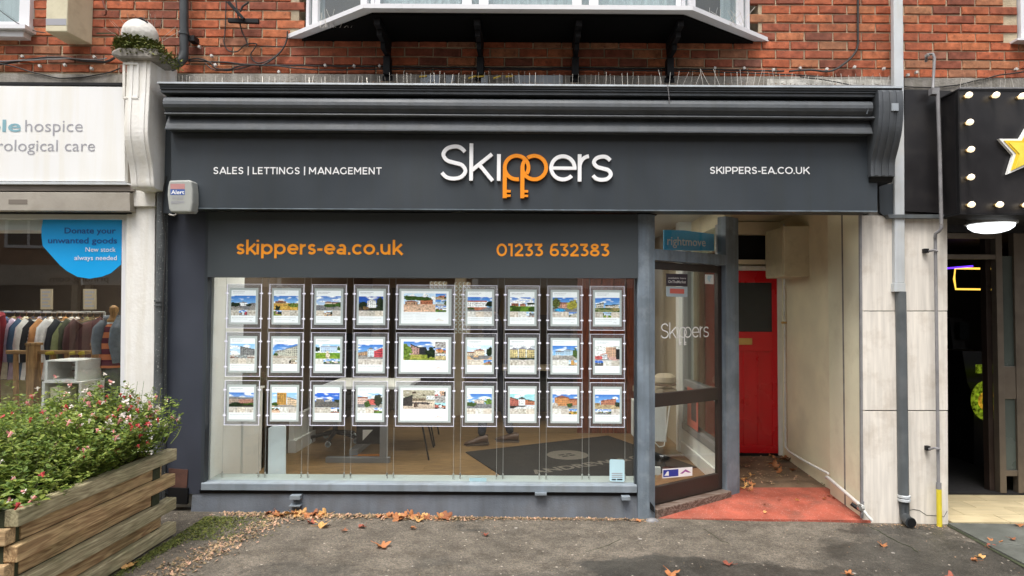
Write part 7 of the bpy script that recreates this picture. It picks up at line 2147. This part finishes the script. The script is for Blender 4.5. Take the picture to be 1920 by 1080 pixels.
for i in range(nst):
    bx = rng.uniform(-4.45, -2.56); by = rng.uniform(yN + .04, yF - .05)
    if i > 1480: bx = rng.uniform(-3.1, -2.56); by = rng.uniform(-1.5, yF - .03)
    edge = max(0, 1 - (xR_ - bx) / .35); front = max(0, 1 - (by - yN) / .35); backr = max(0, 1 - (yF - by) / .5)
    ht = .24 + .16 * mnoise.noise(Vector((bx * 1.4, by * 1.4, 2))) + rng.uniform(-.06, .08) + .17 * backr * (1 - max(0, min(1, (-3.3 - bx) / .8))) + .08 * (1 - front)
    if front > .3: ht *= .62
    if edge > .4: ht *= .85
    lean = Vector((edge * .34 + rng.gauss(0, .22), -front * .4 + rng.gauss(0, .22) + backr * .1, 1)).normalized()
    if rng.random() < .05: ht += .12
    if i > 1480: ht += .07
    ht = max(.12, ht)
    p0 = Vector((bx, by, zs0)); nn = 5
    pts = []
    bend = Vector((edge * .06 + rng.gauss(0, .03), -front * .08 + rng.gauss(0, .03), 0))
    for k in range(nn + 1):
        t = k / nn
        pts.append(p0 + lean * ht * t + bend * t * t * 1.5)
    if i % 3 == 0: stems.tube(pts, [.0028, .0025, .0022, .002, .0016, .0010], 4, cap=False)
    tips.append((pts[-1], lean, edge, front))
    nl = int(12 + ht * 40)
    big = 1.0 + .8 * front
    for k in range(nl):
        t = .25 + .75 * rng.random() ** .7
        f = t * nn; j = min(nn - 1, int(f)); p = pts[j].lerp(pts[j + 1], f - j)
        a = rng.uniform(0, 6.283)
        d = Vector((math.cos(a), math.sin(a), rng.uniform(.0, .8)))
        L_ = rng.uniform(.024, .044) * big * (1.25 - .5 * t)
        add_leaf(lv, p + d * .006, d, Vector((0, 0, 1)) + Vector((rng.gauss(0, .3), rng.gauss(0, .3), 0)), L_, L_ * .55)
fo = lv.build('foliage', M['leafgreen'], bush); fo['kind'] = 'stuff'
print('bush faces', len(lv.f))
stems.build('stems', M['stem'], bush)['kind'] = 'stuff'
def flower_mesh(nm, m_top, m_low, seed):
    r = random.Random(seed); b = MB()
    for k in range(3):
        a = k * 2.1 + r.uniform(-.3, .3)
        d = Vector((math.cos(a), math.sin(a), .35)).normalized(); s = d.cross(Vector((0, 0, 1))).normalized()
        w = .008; l = .014
        b.add([(0, 0, 0), tuple(d * l * .5 + s * w * .6), tuple(d * l + s * w * .35), tuple(d * l - s * w * .35), tuple(d * l * .5 - s * w * .6)], [(0, 1, 2, 3, 4)], 1 if k else 0)
    b.tube([(0, 0, -.010), (0, 0, .002), (0, 0, .010)], [.002, .004, .0045], 5, 0)
    return b.mesh(nm, [m_top, m_low])
FM = [flower_mesh('flower', M['fl_red'], M['fl_white'], 1), flower_mesh('flower', M['fl_red'], M['fl_pink'], 2), flower_mesh('flower', M['fl_pink'], M['fl_white'], 3), flower_mesh('flower', M['fl_white'], M['fl_white'], 4), flower_mesh('flower', M['fl_red'], M['fl_red'], 5)]
tips.sort(key=lambda t: -(t[0].z * .3 + rng.uniform(0, .6) + t[2] * .25 + t[3] * .2))
cnt = 0
for p, ln, e, f in tips:
    if cnt >= 190: break
    if p.x < -4.2: continue
    o = bpy.data.objects.new('flower', FM[rng.choice([0, 1, 1, 2, 2, 2, 3, 3, 2, 4])]); COL.objects.link(o)
    o.parent = bush; o.matrix_parent_inverse = wm(bush).inverted()
    o.location = p + Vector((rng.gauss(0, .012), rng.gauss(0, .012) - .01, rng.uniform(.0, .03)))
    o.rotation_euler = (rng.uniform(-.9, .9), rng.uniform(-.9, .9), rng.uniform(0, 6))
    s = rng.uniform(1.0, 2.1); o.scale = (s, s, s); cnt += 1
# tall flower spikes rising from the back right of the bush
sp = MB()
for x, y, h in ((241, 716, 0), (258, 715, 0), (270, 714, 0), (288, 722, 0), (302, 728, 0), (312, 738, 0), (320, 760, 0), (196, 742, 0), (216, 745, 0), (262, 735, 0), (330, 775, 0), (150, 752, 0), (340, 800, 0)):
    top = P(x, y, -.95); bot = Vector((top.x - .04, -1.0, zs0 + .2))
    sp.tube([bot, bot.lerp(top, .5) + Vector((.01, 0, 0)), top], [.0022, .0018, .001], 4)
    for k in range(10):
        t = .45 + .055 * k; p = bot.lerp(top, t); a = rng.uniform(0, 6.28)
        add_leaf(sp, p, Vector((math.cos(a), math.sin(a), .6)), Vector((0, 0, 1)), .014 * (1.6 - t), .007 * (1.6 - t))
sp.build('flower_spikes', M['leafgreen'], bush)['kind'] = 'stuff'

# ------------------------------------------------------------------ moss strip, litter, fallen leaves
def ground_z(x, y): return gz(x) + mnoise.noise(Vector((x * .9, y * .9, 0))) * .008 + mnoise.noise(Vector((x * 3, y * 3, 4))) * .003 - .004
ms = MB(); r = random.Random(8)
for _ in range(5200):
    t = r.random() ** .35
    x = -2.46 + abs(r.gauss(0, .035)) + .22 * t ** 3 * r.random(); y = -2.0 + 1.75 * t
    if y > -.75: x = -2.45 + abs(r.gauss(0, .20))
    if y > -.2: continue
    z = ground_z(x, y); a = r.uniform(0, 6.28); s = r.uniform(.006, .02)
    p = Vector((x, y, z))
    ms.add([p, p + Vector((s * math.cos(a), s * math.sin(a), s * .7)), p + Vector((-s * .4 * math.sin(a), s * .4 * math.cos(a), s * .3))], [(0, 1, 2)])
o = ms.build('moss_strip', M['moss'], None); tag(o, 'green moss growing on the pavement between planter and shopfront', 'moss', kind='stuff')
lt = MB(); r = random.Random(3)
def scrap(x, y, s, lift=0):
    z = ground_z(x, y) + .004 + lift; a = r.uniform(0, 6.28)
    u = Vector((math.cos(a), math.sin(a), r.uniform(-.1, .5))) * s; w = Vector((-math.sin(a), math.cos(a), r.uniform(-.2, .4))) * s * r.uniform(.25, .6)
    p = Vector((x, y, z))
    lt.add([p, p + u * .5 + w, p + u + Vector((0, 0, s * .2)), p + u * .5 - w * .6], [(0, 1, 2, 3)])
for _ in range(2600):   # along the foot of the riser
    x = r.uniform(-2.35, 1.02); scrap(x, -.145 - abs(r.gauss(0, .028)), r.uniform(.005, .020))
for _ in range(900):
    x = r.gauss(-1.75, .25); scrap(x, -.16 - abs(r.gauss(0, .06)), r.uniform(.008, .03))
for _ in range(900):
    x = r.gauss(-.80, .22); scrap(x, -.15 - abs(r.gauss(0, .04)), r.uniform(.008, .03))
for _ in range(1500):   # drift from the planter corner to the riser
    t = r.random(); x = -2.25 + .35 * t + r.gauss(0, .07); y = -1.75 + 1.5 * t + r.gauss(0, .08); scrap(x, min(-.16, y), r.uniform(.006, .028))
for _ in range(500): scrap(r.uniform(-3, 4), r.uniform(-2, -.2), r.uniform(.003, .010))
for _ in range(350): scrap(r.gauss(3.0, .22), -.15 - abs(r.gauss(0, .04)), r.uniform(.005, .014))
o = lt.build('leaf_litter', M['litter'], None); tag(o, 'dry leaf litter and grit gathered along the foot of the shopfront', 'litter', kind='stuff')
lt = MB()
for _ in range(260):
    g = (r.uniform(1.9, 2.75), r.uniform(.75, 1.8)); s = r.uniform(.012, .04)
    p = Vector((g[0], g[1], pz(g[1]) + .006)); a = r.uniform(0, 6.28)
    lt.add([p, p + Vector((math.cos(a) * s, math.sin(a) * s, s * .3)), p + Vector((-math.sin(a) * s * .6, math.cos(a) * s * .6, .004))], [(0, 1, 2)])
o = lt.build('passage_litter', M['litter'], None); tag(o, 'brown leaf scraps over the passage floor before the red door', 'litter', kind='stuff')
def leaf_mesh(seed, size=1.0):
    r = random.Random(seed); b = MB(); n = 20
    pts = []
    for k in range(n):
        a = k * 2 * math.pi / n
        lobe = .55 + .45 * abs(math.cos(a * 2.5)) ** .8
        if math.sin(a) < -.7: lobe *= .55
        rr = .05 * lobe * r.uniform(.85, 1.1)
        x, y = rr * math.cos(a), rr * math.sin(a)
        pts.append((x, y, .010 * math.sin(a * 2 + seed) + .012 * (rr / .05) ** 2 + r.uniform(-.003, .004)))
    b.add([(0, 0, .002)] + pts, [(0, k + 1, (k + 1) % n + 1) for k in range(n)])
    b.tube([(0, -.02, .003), (.004, -.05, .006), (.012, -.075, .012)], .0014, 4)
    return b
LV = [leaf_mesh(s) for s in range(5)]
LM = {(s, c): LV[s].mesh('leaf', M[c]) for s in range(5) for c in ('lf_orange', 'lf_yellow', 'lf_brown', 'lf_red')}
big = [(603, 991, 'lf_yellow', 1.25, 'large pale yellow leaf lying flat on the asphalt in front of the shop window'), (583, 985, 'lf_red', .75, 'small dark red leaf tucked beside the large yellow leaf'), (715, 1028, 'lf_orange', 1.15, 'orange leaf alone in the middle of the bare asphalt'),
       (679, 992, 'lf_red', .7, 'dull red leaf on the asphalt between the two leaf piles'), (775, 993, 'lf_orange', .55, 'thin orange leaf below the right leaf pile'), (910, 1004, 'lf_red', .6, 'small reddish leaf on the dark damp asphalt patch'),
       (715, 968, 'lf_orange', .7, 'upright orange leaf with a long stalk against the shop riser'), (785, 978, 'lf_yellow', .8, 'folded yellow leaf at the edge of the right leaf pile'), (1259, 1073, 'lf_orange', 1.0, 'bright orange leaf at the very bottom below the door'),
       (1367, 1054, 'lf_red', .75, 'dark orange leaf on the wet asphalt right of centre'), (1196, 975, 'lf_orange', .5, 'tiny orange leaf at the foot of the weathered post'), (1654, 1015, 'lf_orange', .7, 'small orange leaf on damp asphalt left of the downpipe foot'),
       (1591, 1070, 'lf_orange', .6, 'small orange leaf near the lower edge below the pier'), (1868, 1009, 'lf_orange', 1.0, 'crumpled orange leaf on the paving slab before the arcade'), (1858, 1017, 'lf_red', .7, 'darker leaf touching the crumpled orange leaf on the slab'),
       (1838, 1036, 'lf_yellow', .6, 'slim yellow leaf near the slab edge'), (1828, 1042, 'lf_orange', .55, 'slim orange leaf below the yellow one near the slab edge'), (1785, 1076, 'lf_red', .8, 'brown red leaf at the bottom edge near the slabs'), (1897, 1007, 'lf_brown', .5, 'small brown leaf at the right end of the slabs'),
       (240, 1071, 'lf_yellow', 1.0, 'pale tan leaf at the bottom beside the planter'), (645, 1000, 'lf_brown', .5, 'small brown curled leaf near the yellow leaf'), (1910, 980, 'lf_orange', .6, 'orange leaf on the tile edge at the right border')]
for i, (x, y, c, s, lab) in enumerate(big):
    g = G(x, y, 0); z = ground_z(g.x, g.y)
    if g.y > -.2: g.y = -.2
    o = bpy.data.objects.new('fallen_leaf', LM[(i % 5, c)]); COL.objects.link(o)
    o.location = (g.x, g.y, max(z, gz(g.x) - .002) + .006 + (.02 if g.x > 3.4 else 0)); o.rotation_euler = (random.uniform(-.15, .15), random.uniform(-.15, .15), random.uniform(0, 6.28)); o.scale = (s * 1.05, s * 1.05, s * 1.3)
    tag(o, lab, 'leaf', 'single fallen autumn leaves')
def pile(n, xr, yr, lab, cat, grp, cols, smin=.5, smax=.9, zf=None):
    for i in range(n):
        x, y = random.uniform(*xr), random.uniform(*yr)
        g = G(x, y, 0 if zf is None else zf); 
        if zf is None and g.y > -.17: g.y = -.17 - random.uniform(0, .03)
        o = bpy.data.objects.new('fallen_leaf', LM[(i % 5, random.choice(cols))]); COL.objects.link(o)
        z = ground_z(g.x, g.y) if zf is None else pz(g.y)
        o.location = (g.x, g.y, z + .008 + random.uniform(0, .012)); s = random.uniform(smin, smax)
        o.rotation_euler = (random.uniform(-.7, .7), random.uniform(-.7, .7), random.uniform(0, 6.28)); o.scale = (s, s, s)
        tag(o, lab, 'leaf', grp)
pile(16, (500, 612), (962, 975), 'curled orange leaf in the left heap against the shop riser', 'leaf', 'leaves heaped at the left of the riser', ['lf_orange', 'lf_yellow', 'lf_brown', 'lf_yellow'], .6, 1.1)
pile(16, (728, 842), (964, 978), 'curled orange leaf in the right heap against the shop riser', 'leaf', 'leaves heaped at the right of the riser', ['lf_orange', 'lf_yellow', 'lf_orange', 'lf_brown'], .6, 1.1)
pile(10, (1390, 1412), (884, 916), 'fallen leaf by the door post at the edge of the red ramp', 'leaf', 'leaves by the door post', ['lf_orange', 'lf_yellow', 'lf_brown'], .5, .8, .03)
pile(14, (1440, 1490), (853, 884), 'brown leaf in the passage corner before the red door', 'leaf', 'leaves in the passage corner', ['lf_brown', 'lf_orange', 'lf_brown'], .6, 1.0, .04)
pile(7, (1410, 1600), (925, 960), 'small pale leaf scrap on the red ramp', 'leaf', 'leaves on the red ramp', ['lf_red', 'lf_yellow', 'lf_brown'], .25, .5, .01)
# loose earth at the pier foot and post foot
o = MB().lathe([(.001, .02), (.03, .018), (.05, .004), (.055, -.01)], Vector((X(1222, -.16, 960), -.17, gz(1) + .0)), 9, sy=.6).build('mortar_lump', M['conduit'], None, True); tag(o, 'grey lump of broken mortar at the foot of the weathered post', 'stone')

# ------------------------------------------------------------------ terrace across the street (seen only as reflections)
op = empty('opposite_terrace', 'brown brick terrace across the street that shows as reflections in the shop windows', 'building', (0, -14.5, 0))
YO = -14.4
simple('wall', op, M['fluor'], (-26, YO - 6, 2.9, 22, YO, 6.6))
simple('ground_floor', op, M['oppdark'], (-26, YO - 6, -.3, 22, YO - .1, 2.3))
simple('roof', op, M['opptile'], (-26.3, YO - 6, 6.6, 22.3, YO + .3, 7.0), (-26, YO - 4.5, 7.0, 22, YO - 1.5, 8.6))
for i in range(8):
    xa = -25.5 + i * 6
    simple('shop_fascia', op, [M['oppsign'], M['shutter'], M['oppsign'], M['redwood']][i % 4], (xa, YO - .05, 2.3, xa + 5.8, YO + .12, 2.9))
    for k in range(3):
        simple('pier', op, M['intwall'], (xa + k * 2.8, YO - .1, -.3, xa + k * 2.8 + .18, YO + .05, 2.3))
    for k in range(2):
        wx = xa + 1.0 + k * 2.6
        w_ = simple('window', op, M['oppdark'], (wx, YO + .003, 3.5, wx + 1.3, YO + .02, 5.0))
        simple('frame', w_, M['upvc'], (wx - .05, YO + .003, 3.42, wx + 1.35, YO + .06, 3.5), (wx - .05, YO + .003, 5.0, wx + 1.35, YO + .06, 5.08), (wx - .05, YO + .003, 3.5, wx + .02, YO + .06, 5.0), (wx + 1.28, YO + .003, 3.5, wx + 1.35, YO + .06, 5.0), (wx + .62, YO + .021, 3.5, wx + .68, YO + .06, 5.0))
fr = Frame((-12.9, YO + .125, 0), (-1, 0, 0), (0, 0, 1))
flat_text('lettering', 'stone', fr, .02, .95, 2.66, .17, M['opptext'], op, .01)
flat_text('lettering', 'printing.com', fr, -.2, 1.6, 2.40, .17, M['opptext'], op, .01)
